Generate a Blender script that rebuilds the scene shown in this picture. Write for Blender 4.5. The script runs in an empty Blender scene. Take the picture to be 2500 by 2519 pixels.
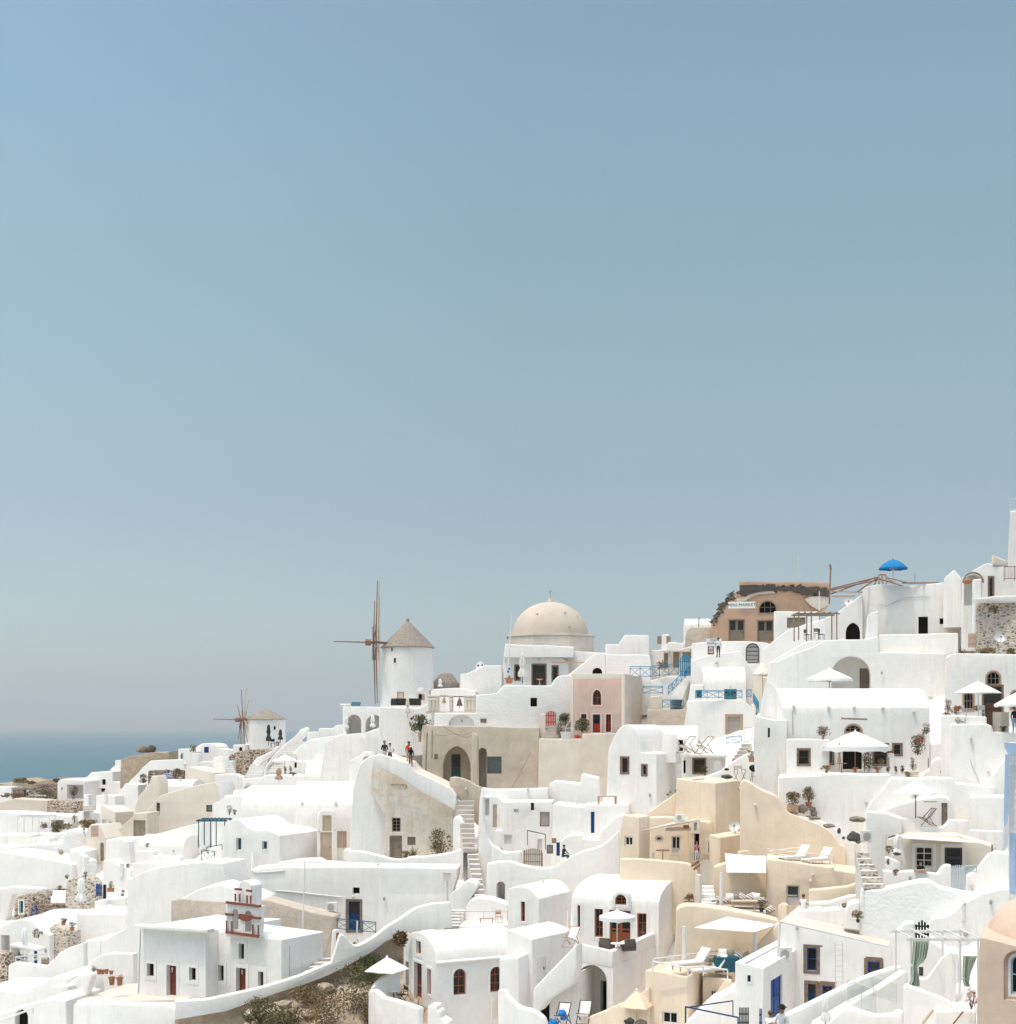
import bpy, bmesh, math, random
from mathutils import Vector, Matrix, noise
from mathutils.geometry import tessellate_polygon
from mathutils.bvhtree import BVHTree
R = random.Random(11)
scene = bpy.context.scene
C = scene.collection
# ---------------------------------------------------------------- camera model (photo is 2500 px wide, horizon at row 1785)
F, HX, HY = 3434.0, 1250.0, 1785.0
Z = Vector((0, 0, 1))
TILES = dict(a=(0, 1600, 3.834), b=(0, 2019, 3.834), c=(450, 1600, 3.834), d=(450, 2019, 3.834), e=(800, 1400, 3.834),
             f=(900, 1850, 3.834), g=(900, 2150, 4.7925), h=(1200, 1450, 3.834), i=(1250, 1900, 3.834), j=(1250, 2119, 4.7925),
             k=(1600, 1400, 3.834), l=(1600, 1850, 3.834), m=(1600, 2119, 4.7925), n=(2000, 1200, 3.834), o=(2000, 1650, 3.834),
             p=(2000, 2019, 3.834), z=(0, 0, 1))
COLS = [(0, [(1930, 18.2), (1985, 19.6), (2060, 22.6), (2190, 28), (2330, 32), (2420, 36), (2519, 42)]),
        (650, [(1840, 19.5), (1900, 22), (1990, 26), (2080, 29.5), (2150, 33), (2300, 37), (2450, 41), (2519, 45)]),
        (1000, [(1740, 27), (1870, 31), (1960, 33), (2100, 36), (2250, 39), (2400, 43), (2519, 47)]),
        (1400, [(1640, 27), (1800, 29), (1920, 32.5), (2050, 36), (2200, 40), (2340, 44), (2519, 49)]),
        (1800, [(1570, 27), (1700, 31), (1850, 35), (1980, 39), (2150, 43), (2300, 46), (2519, 54)]),
        (2250, [(1450, 31), (1580, 33), (1720, 37), (1900, 42), (2050, 45), (2150, 48), (2300, 51), (2519, 60)]),
        (2500, [(1400, 33), (1600, 37), (1760, 42), (2000, 47), (2200, 54), (2519, 64)])]
def _col(c, y):
    t = c[1]
    if y <= t[0][0]: return t[0][1]
    for (y0, s0), (y1, s1) in zip(t, t[1:]):
        if y <= y1: return s0 + (s1 - s0) * (y - y0) / (y1 - y0)
    return t[-1][1] * (1 + (y - t[-1][0]) / 900)
def S(x, y):
    if x <= 0: return _col(COLS[0], y)
    for c0, c1 in zip(COLS, COLS[1:]):
        if x <= c1[0]:
            k = (x - c0[0]) / (c1[0] - c0[0]); return _col(c0, y) * (1 - k) + _col(c1, y) * k
    return _col(COLS[-1], y)
def W(px, py, s): return Vector(((px - HX) / s, F / s, (HY - py) / s))
def ray(px, py): return Vector(((px - HX) / F, 1, (HY - py) / F))
def on_plane(px, py, p0, n):
    d = ray(px, py); return d * (p0.dot(n) / d.dot(n))
def proj(p): return (HX + F * p.x / p.y, HY - F * p.z / p.y)
def px1(t, x, y):
    a = TILES[t]; return (a[0] + x / a[2], a[1] + y / a[2])
def pts(t, txt):
    raw = []
    for w in txt.split():
        s = w.endswith('*'); x, y = w.rstrip('*').split(',')
        raw.append((px1(t, float(x), float(y)), s))
    out, n = [], len(raw)
    for i in range(n):
        p1, s1 = raw[i]; p2, s2 = raw[(i + 1) % n]
        out.append(p1)
        if s1 and s2:
            p0 = raw[i - 1][0] if raw[i - 1][1] else p1
            p3 = raw[(i + 2) % n][0] if raw[(i + 2) % n][1] else p2
            for k in range(1, 5):
                u = k / 5; q = []
                for a, b, c, d in zip(p0, p1, p2, p3):
                    q.append(.5 * (2 * b + (c - a) * u + (2 * a - 5 * b + 4 * c - d) * u * u + (3 * b - a - 3 * c + d) * u ** 3))
                out.append(tuple(q))
    return out
# ---------------------------------------------------------------- materials
M = {}
def nn(nt, typ, **kw):
    n = nt.nodes.new(typ)
    for k, v in kw.items():
        if k.startswith('i_'): n.inputs[k[2:].replace('_', ' ')].default_value = v
        else: setattr(n, k, v)
    return n
def mat(name, col, rough=.85, var=.12, scale=1.2, bump=.25, bscale=9, streak=0, col2=None, mottle=0, spec=.25, metal=0, trans=0):
    m = bpy.data.materials.new(name); m.use_nodes = True; nt = m.node_tree; L = nt.links.new
    bs = nt.nodes['Principled BSDF']
    bs.inputs['Roughness'].default_value = rough; bs.inputs['Specular IOR Level'].default_value = spec; bs.inputs['Metallic'].default_value = metal
    tc = nn(nt, 'ShaderNodeTexCoord')
    n1 = nn(nt, 'ShaderNodeTexNoise', i_Scale=scale, i_Detail=6.0, i_Roughness=.62)
    L(tc.outputs['Object'], n1.inputs['Vector'])
    mr = nn(nt, 'ShaderNodeMapRange', i_From_Min=.3, i_From_Max=.7); L(n1.outputs['Fac'], mr.inputs['Value'])
    mx = nn(nt, 'ShaderNodeMix', data_type='RGBA')
    c = Vector(col); c2 = Vector(col2) if col2 else c * (1 - var)
    mx.inputs[6].default_value = (*c2, 1); mx.inputs[7].default_value = (*c, 1)
    L(mr.outputs[0], mx.inputs[0]); last = mx.outputs[2]
    if mottle:
        n3 = nn(nt, 'ShaderNodeTexNoise', i_Scale=scale * 5, i_Detail=8.0, i_Roughness=.7); L(tc.outputs['Object'], n3.inputs['Vector'])
        r3 = nn(nt, 'ShaderNodeMapRange', i_From_Min=.5, i_From_Max=.68, i_To_Max=mottle); L(n3.outputs['Fac'], r3.inputs['Value'])
        m3 = nn(nt, 'ShaderNodeMix', data_type='RGBA'); m3.inputs[7].default_value = (*(c * .45), 1)
        L(r3.outputs[0], m3.inputs[0]); L(last, m3.inputs[6]); last = m3.outputs[2]
    if streak:
        mp = nn(nt, 'ShaderNodeMapping'); mp.inputs['Scale'].default_value = (2.2, 2.2, .22); L(tc.outputs['Object'], mp.inputs['Vector'])
        n2 = nn(nt, 'ShaderNodeTexNoise', i_Scale=1.6, i_Detail=7.0, i_Roughness=.7); L(mp.outputs[0], n2.inputs['Vector'])
        r2 = nn(nt, 'ShaderNodeMapRange', i_From_Min=.5, i_From_Max=.75, i_To_Max=streak); L(n2.outputs['Fac'], r2.inputs['Value'])
        m2 = nn(nt, 'ShaderNodeMix', data_type='RGBA'); m2.inputs[7].default_value = (*(Vector((c.x * .72, c.y * .66, c.z * .6))), 1)
        L(r2.outputs[0], m2.inputs[0]); L(last, m2.inputs[6]); last = m2.outputs[2]
    L(last, bs.inputs['Base Color'])
    if bump:
        nb = nn(nt, 'ShaderNodeTexNoise', i_Scale=bscale, i_Detail=5.0, i_Roughness=.6); L(tc.outputs['Object'], nb.inputs['Vector'])
        bp = nn(nt, 'ShaderNodeBump', i_Strength=bump, i_Distance=.06); L(nb.outputs['Fac'], bp.inputs['Height']); L(bp.outputs[0], bs.inputs['Normal'])
    M[name] = m; return m
def stone_mat(name, stone, mortar, scale=2.6, width=.1):
    m = bpy.data.materials.new(name); m.use_nodes = True; nt = m.node_tree; L = nt.links.new
    bs = nt.nodes['Principled BSDF']; bs.inputs['Roughness'].default_value = .9
    tc = nn(nt, 'ShaderNodeTexCoord')
    nz = nn(nt, 'ShaderNodeTexNoise', i_Scale=4.0, i_Detail=3.0); L(tc.outputs['Object'], nz.inputs['Vector'])
    ad = nn(nt, 'ShaderNodeMix', data_type='RGBA', blend_type='ADD'); ad.inputs[0].default_value = .12
    L(tc.outputs['Object'], ad.inputs[6]); L(nz.outputs['Color'], ad.inputs[7])
    mp = nn(nt, 'ShaderNodeMapping'); mp.inputs['Scale'].default_value = (1, 1, 1.5); L(ad.outputs[2], mp.inputs['Vector'])
    v = nn(nt, 'ShaderNodeTexVoronoi', feature='DISTANCE_TO_EDGE', i_Scale=scale); L(mp.outputs[0], v.inputs['Vector'])
    v2 = nn(nt, 'ShaderNodeTexVoronoi', feature='F1', i_Scale=scale); L(mp.outputs[0], v2.inputs['Vector'])
    rp = nn(nt, 'ShaderNodeMapRange', i_From_Min=width * .5, i_From_Max=width * 1.6); L(v.outputs['Distance'], rp.inputs['Value'])
    hs = nn(nt, 'ShaderNodeMix', data_type='RGBA'); hs.inputs[6].default_value = (*[c * .35 for c in stone], 1); hs.inputs[7].default_value = (*[min(1, c * 1.7) for c in stone], 1)
    sp = nn(nt, 'ShaderNodeSeparateColor'); L(v2.outputs['Color'], sp.inputs[0]); L(sp.outputs[0], hs.inputs[0])
    mx = nn(nt, 'ShaderNodeMix', data_type='RGBA'); mx.inputs[6].default_value = (*mortar, 1)
    L(rp.outputs[0], mx.inputs[0]); L(hs.outputs[2], mx.inputs[7]); L(mx.outputs[2], bs.inputs['Base Color'])
    bp = nn(nt, 'ShaderNodeBump', i_Strength=.8, i_Distance=.08); L(rp.outputs[0], bp.inputs['Height']); L(bp.outputs[0], bs.inputs['Normal'])
    M[name] = m
mat('white', (.84, .82, .785), var=.12, scale=.45, bump=.35, bscale=3.5, streak=.42, mottle=.1)
mat('white2', (.83, .80, .765), var=.1, scale=.7, bump=.35, bscale=4, streak=.5, mottle=.12)
mat('rough', (.82, .815, .80), var=.06, scale=1.5, bump=.9, bscale=5)
mat('cream', (.74, .67, .58), var=.12, scale=.7, bump=.25, bscale=5, streak=.2)
mat('beige', (.66, .575, .485), var=.18, scale=.9, bump=.3, bscale=6, streak=.3)
mat('tan', (.60, .515, .42), var=.25, scale=.8, bump=.4, bscale=7, streak=.4, mottle=.25)
mat('tanrough', (.62, .53, .44), var=.25, scale=2.0, bump=1.0, bscale=6)
mat('ruin', (.68, .57, .44), rough=.95, col2=(.78, .74, .68), scale=.7, bump=.5, bscale=7, streak=.5, mottle=.3)
mat('dirty', (.70, .64, .57), col2=(.60, .52, .43), scale=.8, bump=.3, bscale=6, streak=.4)
mat('yellow', (.82, .69, .54), var=.15, scale=.7, bump=.3, bscale=4, streak=.4, mottle=.08)
mat('peach', (.68, .52, .41), var=.12, scale=1.4, bump=.2, bscale=5, streak=.25)
mat('pink', (.64, .455, .40), col2=(.69, .54, .475), scale=1.0, bump=.15, bscale=6, streak=.3)
mat('orange', (.57, .38, .27), var=.15, scale=1.0, bump=.3, bscale=6, streak=.3)
mat('domeplaster', (.60, .515, .43), var=.12, scale=.7, bump=.25, bscale=5, streak=.3)
mat('floor', (.66, .60, .53), var=.12, scale=1.2, bump=.2, bscale=6)
mat('step', (.70, .67, .63), var=.1, scale=1.5, bump=.4, bscale=6)
mat('riser', (.55, .49, .43), var=.3, scale=3, bump=.6, bscale=8)
mat('ground', (.80, .78, .75), var=.12, scale=.5, bump=.5, bscale=3, streak=0)
mat('dry', (.50, .41, .30), col2=(.33, .26, .18), scale=2.2, bump=1, bscale=7, mottle=.4)
mat('rockground', (.54, .45, .35), col2=(.27, .20, .135), scale=1.1, bump=1, bscale=5, mottle=.6)
mat('rock', (.30, .25, .20), col2=(.15, .12, .095), scale=3, bump=.9, bscale=7)
mat('darkrock', (.11, .095, .08), var=.4, scale=4, bump=.7, bscale=9)
mat('thatch', (.40, .35, .30), col2=(.23, .195, .16), scale=5, bump=.9, bscale=24, rough=.95)
mat('wood', (.34, .225, .14), var=.35, scale=4, bump=.2, bscale=20)
mat('greywood', (.31, .255, .195), var=.3, scale=5, bump=.3, bscale=22)
mat('darkwood', (.10, .055, .035), var=.3, scale=5, bump=.2, bscale=20)
mat('sailwood', (.32, .19, .14), var=.3, scale=5, bump=.2, bscale=20)
mat('palewood', (.62, .50, .37), var=.2, scale=5, bump=.2, bscale=20)
mat('redwood', (.33, .085, .032), rough=.5, var=.2, scale=5, bump=.1, bscale=20)
mat('red', (.46, .045, .02), rough=.6, var=.2, scale=4, bump=.1)
mat('brick', (.25, .085, .06), var=.25, scale=6, bump=.3, bscale=20)
mat('darkstone', (.13, .085, .06), col2=(.28, .21, .16), scale=7, bump=.7, bscale=14)
mat('blue', (.006, .06, .24), rough=.5, var=.15, scale=5, bump=.05)
mat('navy', (.008, .045, .13), rough=.6, var=.15, scale=5, bump=.05)
mat('skyblue', (.44, .60, .80), rough=.6, var=.1, scale=2, bump=.1)
mat('midblue', (.04, .26, .56), rough=.6, var=.1, bump=.05)
mat('teal', (.025, .24, .40), rough=.5, var=.15, scale=5, bump=.05)
mat('tealdark', (.02, .11, .15), rough=.5, var=.2, scale=5, bump=.05)
mat('green', (.06, .14, .125), rough=.6, var=.3, scale=4, bump=.1)
mat('shutter', (.16, .19, .175), rough=.7, var=.4, scale=6, bump=.2)
mat('bluecloth', (.004, .20, .46), rough=.7, var=.1, scale=3, bump=.05)
mat('bluebag', (.01, .19, .50), rough=.4, var=.2, scale=8, bump=.5, bscale=12)
mat('cloth', (.80, .79, .765), var=.04, scale=2, bump=.15, bscale=12)
mat('creamcloth', (.73, .68, .60), var=.1, scale=3, bump=.3, bscale=12)
mat('peachcloth', (.78, .62, .46), var=.05, scale=3, bump=.1)
mat('darkcloth', (.06, .057, .05), var=.3, scale=5, bump=.4)
mat('khaki', (.15, .125, .10), var=.2, scale=6, bump=.3)
mat('taupe', (.33, .28, .23), var=.15, scale=6, bump=.2)
mat('greencloth', (.40, .47, .375), var=.15, scale=3, bump=.2)
mat('glass', (.02, .018, .017), rough=.12, var=.3, scale=2, bump=0, spec=.5)
mat('curtain', (.40, .36, .32), rough=.4, var=.2, scale=6, bump=0)
mat('dark', (.018, .014, .012), rough=.9, var=.2, bump=0, spec=.05)
mat('metal', (.30, .30, .30), rough=.45, var=.1, bump=0, metal=.6)
mat('darkmetal', (.04, .04, .04), rough=.4, var=.2, bump=0, spec=.5)
mat('whitemetal', (.74, .72, .70), rough=.5, var=.06, bump=0)
mat('grey', (.42, .40, .375), rough=.7, var=.12, bump=.1)
mat('palegrey', (.62, .60, .57), rough=.7, var=.1, bump=.1)
mat('bluegrey', (.50, .57, .60), rough=.7, var=.1, bump=.1)
mat('bronze', (.16, .135, .10), rough=.5, var=.3, bump=.1, metal=.4)
mat('terracotta', (.44, .19, .10), var=.2, scale=6, bump=.2, bscale=15)
mat('clay', (.50, .33, .24), var=.2, scale=6, bump=.2, bscale=15)
mat('leafgreen', (.045, .075, .018), col2=(.085, .11, .035), scale=6, bump=0)
mat('leafdry', (.25, .165, .075), col2=(.13, .09, .04), scale=6, bump=0)
mat('leafpale', (.27, .215, .12), col2=(.15, .12, .06), scale=6, bump=0)
mat('leafolive', (.085, .09, .032), col2=(.14, .125, .06), scale=6, bump=0)
mat('stem', (.16, .11, .07), var=.3, bump=.2)
mat('flowerred', (.50, .03, .03), var=.2, bump=0)
mat('flowerpink', (.62, .22, .25), var=.2, bump=0)
mat('flowerorange', (.60, .16, .06), var=.2, bump=0)
mat('flowerwhite', (.70, .68, .62), var=.1, bump=0)
mat('skin', (.44, .25, .17), rough=.6, var=.08, bump=0)
mat('skindark', (.10, .05, .035), rough=.6, var=.08, bump=0)
mat('hairdark', (.02, .015, .012), rough=.6, var=.3, bump=.2)
mat('hairbrown', (.16, .075, .03), rough=.6, var=.3, bump=.2)
mat('orangeshirt', (.62, .06, .015), var=.1, bump=.1)
mat('navyshirt', (.025, .05, .085), var=.1, bump=.1)
mat('denim', (.03, .055, .10), var=.2, bump=.1)
mat('whiteshirt', (.72, .71, .70), var=.06, bump=.1)
mat('lightblue', (.36, .50, .62), var=.1, bump=.1)
mat('pinkcloth', (.55, .22, .26), var=.15, bump=.1)
mat('black', (.012, .012, .012), rough=.7, var=.2, bump=0)
mat('island', (.22, .20, .22), var=.2, scale=.0006, bump=0)
stone_mat('rubble', (.23, .165, .12), (.62, .52, .42), 2.3, .075)
stone_mat('rubblepale', (.42, .345, .275), (.68, .60, .51), 3.4, .12)
stone_mat('volcanic', (.15, .10, .075), (.46, .38, .30), 2.6, .05)
# ---------------------------------------------------------------- object helpers
def link(name, data, parent=None, loc=(0, 0, 0)):
    o = bpy.data.objects.new(name, data); C.objects.link(o); o.location = loc
    if parent is not None: o.parent = parent
    return o
def tag(o, label, cat, group=None, kind=None):
    if label: o['label'] = label
    if cat: o['category'] = cat
    if group: o['group'] = group
    if kind: o['kind'] = kind
    return o
def thing(name, label, cat, loc, rz=0, group=None):
    o = link(name, None, None, loc); o.rotation_euler = (0, 0, rz); o.empty_display_size = .3
    return tag(o, label, cat, group)
def finish(bm, mats, smooth=40, name='m'):
    if smooth:
        c = math.cos(math.radians(smooth))
        for f in bm.faces: f.smooth = True
        for e in bm.edges:
            if len(e.link_faces) == 2 and e.link_faces[0].normal.dot(e.link_faces[1].normal) < c: e.smooth = False
    me = bpy.data.meshes.new(name); bm.to_mesh(me); bm.free()
    for m in (mats if isinstance(mats, (list, tuple)) else [mats]): me.materials.append(M[m])
    return me
def part(name, bm, m, parent=None, origin=None, smooth=40):
    """mesh from bm; origin = world point subtracted (for meshes drawn in world coordinates)"""
    if origin is not None: bmesh.ops.translate(bm, verts=bm.verts, vec=-origin)
    bm.normal_update()
    o = link(name, finish(bm, m, smooth, name), parent)
    if parent is None and origin is not None: o.location = origin
    return o
def NB(): return bmesh.new()
def box(bm, lo, hi, mi=0, rot=None):
    vs = [bm.verts.new((x, y, z)) for z in (lo[2], hi[2]) for x, y in ((lo[0], lo[1]), (hi[0], lo[1]), (hi[0], hi[1]), (lo[0], hi[1]))]
    for q in ((3, 2, 1, 0), (4, 5, 6, 7), (0, 1, 5, 4), (1, 2, 6, 5), (2, 3, 7, 6), (3, 0, 4, 7)):
        f = bm.faces.new([vs[k] for k in q]); f.material_index = mi
    if rot: bmesh.ops.transform(bm, matrix=rot, verts=vs)
    return vs
def tube(bm, a, b, r, n=6, r2=None, cap=True):
    a, b = Vector(a), Vector(b); d = (b - a).normalized(); r2 = r if r2 is None else r2
    u = d.orthogonal().normalized() if abs(d.z) < .99 else Vector((1, 0, 0)); v = d.cross(u)
    A = []; B = []
    for k in range(n):
        t = 2 * math.pi * k / n + math.pi / n; w = u * math.cos(t) + v * math.sin(t)
        A.append(bm.verts.new(a + w * r)); B.append(bm.verts.new(b + w * r2))
    for k in range(n): bm.faces.new((A[k], A[(k + 1) % n], B[(k + 1) % n], B[k]))
    if cap: bm.faces.new(A[::-1]); bm.faces.new(B)
def path(bm, P, r, n=5):
    for a, b in zip(P, P[1:]): tube(bm, a, b, r, n)
def lathe(bm, prof, n=20, cx=0, cy=0, cz=0, jit=0):
    rows = []
    for r, z in prof:
        rows.append([bm.verts.new((cx + r * math.cos(2 * math.pi * k / n) * (1 + R.uniform(-jit, jit)), cy + r * math.sin(2 * math.pi * k / n) * (1 + R.uniform(-jit, jit)), cz + z)) for k in range(n)])
    for p, q in zip(rows, rows[1:]):
        for k in range(n): bm.faces.new((p[k], p[(k + 1) % n], q[(k + 1) % n], q[k]))
    bm.faces.new(rows[0][::-1]); bm.faces.new(rows[-1])
def copy_tree(o, parent=None):
    c = o.copy(); C.objects.link(c)
    if parent: c.parent = parent
    for ch in list(o.children): copy_tree(ch, c)
    return c
# ---------------------------------------------------------------- solids with openings
WIN = dict(  # frame, pane, columns, rows, surround, surround width, recess
    brown=('redwood', 'glass', 2, 3, 'white', .14, .2), brownplain=('redwood', 'glass', 1, 1, 'white', .14, .2),
    dark=('darkwood', 'dark', 1, 1, None, 0, .25), darkstone=('darkwood', 'glass', 1, 2, 'darkstone', .12, .18),
    church=('darkwood', 'dark', 1, 1, 'white', .22, .28), blue=('blue', 'glass', 2, 2, 'white', .08, .16), bluestone=('blue', 'glass', 1, 2, 'darkstone', .16, .16),
    teal=('teal', 'tealdark', 1, 1, 'white', .06, .12), grey=('shutter', 'shutter', 2, 5, None, 0, .1), lace=('palegrey', 'curtain', 1, 1, None, 0, .08),
    white=('whitemetal', 'glass', 2, 1, None, 0, .15), whitebars=('whitemetal', 'glass', 4, 1, 'white', .18, .2), whitesq=('whitemetal', 'glass', 2, 3, 'white', .18, .2),
    old=('greywood', 'dark', 2, 4, None, 0, .2), wood=('greywood', 'greywood', 2, 1, None, 0, .12), mesh=('greywood', 'curtain', 1, 1, None, 0, .06),
    fan=('greywood', 'dark', 3, 2, 'clay', .1, .2), pale=('palegrey', 'palegrey', 1, 1, None, 0, .1), redwin=('red', 'glass', 2, 2, 'white', .09, .16),
    panel=('tan2', 'tan2', 1, 1, None, 0, .05), lacewin=('palewood', 'curtain', 1, 1, 'clay', .14, .14), bluepane=('whitemetal', 'tealdark', 1, 1, 'white', .1, .18),
    bars=('darkmetal', 'grey', 1, 5, None, 0, .15), skyblue=('skyblue', 'glass', 2, 2, 'white', .1, .2), plate=('greywood', 'greywood', 1, 1, None, 0, .03))
mat('tan2', (.50, .40, .30), var=.12, scale=2, bump=.2, bscale=14)
DOOR = dict(  # slab, glass part of height, surround, width, recess
    church=('brick2', 0, 'white', .22, .3), red=('red', .55, 'white', .09, .16), brown=('redwood', .6, 'white', .14, .18), blue=('blue', 0, None, 0, .12),
    bluestone=('navy', .4, 'darkstone', .16, .18), teal=('green', .45, None, 0, .12), dark=('dark', 0, None, 0, .25), darkstone=('darkwood', .4, 'darkstone', .12, .2),
    grey=('greywood', 0, None, 0, .12), white=('whitemetal', 0, None, 0, .08), tan=('tan2', 0, None, 0, .06), old=('greywood', 0, 'rock', .09, .15), palegrey=('palegrey', .6, None, 0, .15),
    bars=('darkmetal', .9, 'white', .18, .2), bluegrey=('bluegrey', 0, None, 0, .1), skyblue=('midblue', .2, 'skyblue', .25, .15), brownopen=('redwood', .7, 'white', .14, .2), market=('greywood', .5, 'clay', .1, .18))
mat('brick2', (.20, .055, .032), var=.15, scale=4, bump=.1)
def hole_outline(kind, hw, hh):
    if kind in 'wdnv': return [(-hw, -hh), (hw, -hh), (hw, hh), (-hw, hh)]
    out = [(-hw, -hh), (hw, -hh)]
    rise = min(hw, 1.7 * hh) if kind == 'a' else min(hw * 1.35, 1.8 * hh)
    for k in range(13):
        t = k / 12
        if kind == 'a': out.append((hw * math.cos(math.pi * t), hh - rise + rise * math.sin(math.pi * t)))
        else:
            x = hw * (1 - 2 * t); out.append((x, hh - rise + rise * math.sqrt(max(0, 1 - abs(x / hw) ** 1.55))))
    return out
def inpoly(p, poly):
    c = False; n = len(poly)
    for i in range(n):
        (x1, y1), (x2, y2) = poly[i], poly[i - 1]
        if (y1 > p[1]) != (y2 > p[1]) and p[0] < (x2 - x1) * (p[1] - y1) / (y2 - y1) + x1: c = not c
    return c
def ring(bm, P2, k_in, k_out, fr, z0, z1):
    """ring between scaled outlines; fr = (centre,u,n); z along outward normal"""
    c, u, n = fr
    def pt(q, z): return c + u * q[0] + Z * q[1] + n * z
    hw = max(abs(q[0]) for q in P2); hh = max(abs(q[1]) for q in P2)
    def sc(q, d): return (q[0] * (hw + d) / hw, q[1] * (hh + d) / hh)
    A = [bm.verts.new(pt(sc(q, k_in), z1)) for q in P2]; B = [bm.verts.new(pt(sc(q, k_out), z1)) for q in P2]
    A0 = [bm.verts.new(pt(sc(q, k_in), z0)) for q in P2]; B0 = [bm.verts.new(pt(sc(q, k_out), z0)) for q in P2]
    m = len(P2)
    for i in range(m):
        j = (i + 1) % m
        bm.faces.new((A[i], A[j], B[j], B[i])); bm.faces.new((B[i], B[j], B0[j], B0[i])); bm.faces.new((A0[i], A0[j], A[j], A[i]))
    bmesh.ops.recalc_face_normals(bm, faces=bm.faces)
def plate(bm, P2, fr, z, thick=.0):
    c, u, n = fr
    f = bm.faces.new([bm.verts.new(c + u * q[0] + Z * q[1] + n * z) for q in P2]); f.normal_update()
    if f.normal.dot(n) < 0: f.normal_flip()
    if thick:
        g = bmesh.ops.extrude_face_region(bm, geom=[f]); bmesh.ops.translate(bm, verts=[v for v in g['geom'] if isinstance(v, bmesh.types.BMVert)], vec=-n * thick)
        bmesh.ops.recalc_face_normals(bm, faces=bm.faces)
def obox(bm, fr, x0, x1, y0, y1, z0, z1):
    c, u, n = fr
    vs = [bm.verts.new(c + u * x + Z * y + n * z) for z in (z0, z1) for x, y in ((x0, y0), (x1, y0), (x1, y1), (x0, y1))]
    for q in ((3, 2, 1, 0), (4, 5, 6, 7), (0, 1, 5, 4), (1, 2, 6, 5), (2, 3, 7, 6), (3, 0, 4, 7)): bm.faces.new([vs[k] for k in q])
def arch_h(kind, x, hw, hh):
    if kind not in 'ap': return hh
    rise = min(hw, 1.7 * hh) if kind == 'a' else min(hw * 1.35, 1.8 * hh)
    q = max(0, 1 - abs(x / hw) ** (2 if kind == 'a' else 1.55)); return hh - rise + rise * math.sqrt(q)
def add_window(root, O, fr, kind, hw, hh, style):
    fm, pm, nc, nr, sm, sw, rc = WIN[style]; P2 = hole_outline(kind, hw, hh)
    t = min(.07, hw * .25); bm = NB(); ring(bm, P2, -t, -.004, fr, -rc, -rc + .06)
    for k in range(1, nc):
        x = -hw + 2 * hw * k / nc; obox(bm, fr, x - .022, x + .022, -hh + t * .5, arch_h(kind, x, hw, hh) - t * .6, -rc, -rc + .045)
    for k in range(1, nr):
        y = -hh + 2 * hh * k / nr; xm = hw
        if kind == 'a':
            while xm > .05 and arch_h(kind, xm, hw, hh) < y: xm -= .03
        obox(bm, fr, -xm + t * .5, xm - t * .5, y - .02, y + .02, -rc, -rc + .043)
    w = part('window', bm, fm, root, O, 0)
    bm = NB(); plate(bm, P2, fr, -rc - .005, .02); part('pane', bm, pm, w, O, 0)
    if sm:
        bm = NB(); ring(bm, P2, 0, sw, fr, -.02, .03); part('surround', bm, sm, w, O, 0)
def add_door(root, O, fr, kind, hw, hh, style):
    dm, gl, sm, sw, rc = DOOR[style]; P2 = hole_outline(kind, hw, hh); bm = NB()
    plate(bm, P2, fr, -rc, .05)
    t = min(.1, hw * .22); top = arch_h(kind, hw * .999, hw, hh) if kind != 'd' else hh
    if style != 'dark':
        double = hw > .62
        for x0, x1 in (((-hw, 0), (0, hw)) if double else ((-hw, hw),)):
            for a, b in ((x0 + .01, x0 + t), (x1 - t, x1 - .01)): obox(bm, fr, a, b, -hh, top - .01, -rc, -rc + .03)
            for y in (-hh + .05, -hh * .1, top - t): obox(bm, fr, x0 + t, x1 - t, y, y + t, -rc, -rc + .028)
    d = part('door', bm, dm, root, O, 0)
    if gl:
        bm = NB(); y0 = top - 2 * hh * gl
        for x0, x1 in (((-hw, 0), (0, hw)) if hw > .62 else ((-hw, hw),)): obox(bm, fr, x0 + t, x1 - t, y0, top - t * 1.1, -rc, -rc + .008)
        part('pane', bm, 'glass', d, O, 0)
    if style != 'dark':
        bm = NB(); obox(bm, fr, hw * .62, hw * .74, -.06, .06, -rc, -rc + .07); part('handle', bm, 'bronze', d, O, 0)
    if sm:
        bm = NB(); ring(bm, P2, 0, sw, fr, -.02, .03); part('surround', bm, sm, d, O, 0)
def parse_holes(t, txt):
    out = []
    for s in (txt or '').split(';'):
        w = s.split()
        if not w: continue
        tt = t
        if w[0].endswith(':'): tt = w[0][:-1]; w = w[1:]
        k = w[0]; kind = k[0]; dep = float(k[1:]) if len(k) > 1 and k[1].isdigit() else None
        kk = k if dep is None else k[0]
        st = w[1]; (x0, y0), (x1, y1) = [px1(tt, *map(float, q.split(','))) for q in w[2:4]]
        out.append((k, st, x0, y0, x1, y1))
    out.sort(key=lambda h: 0 if h[0][0] == 'N' else 1)
    return out
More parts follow.
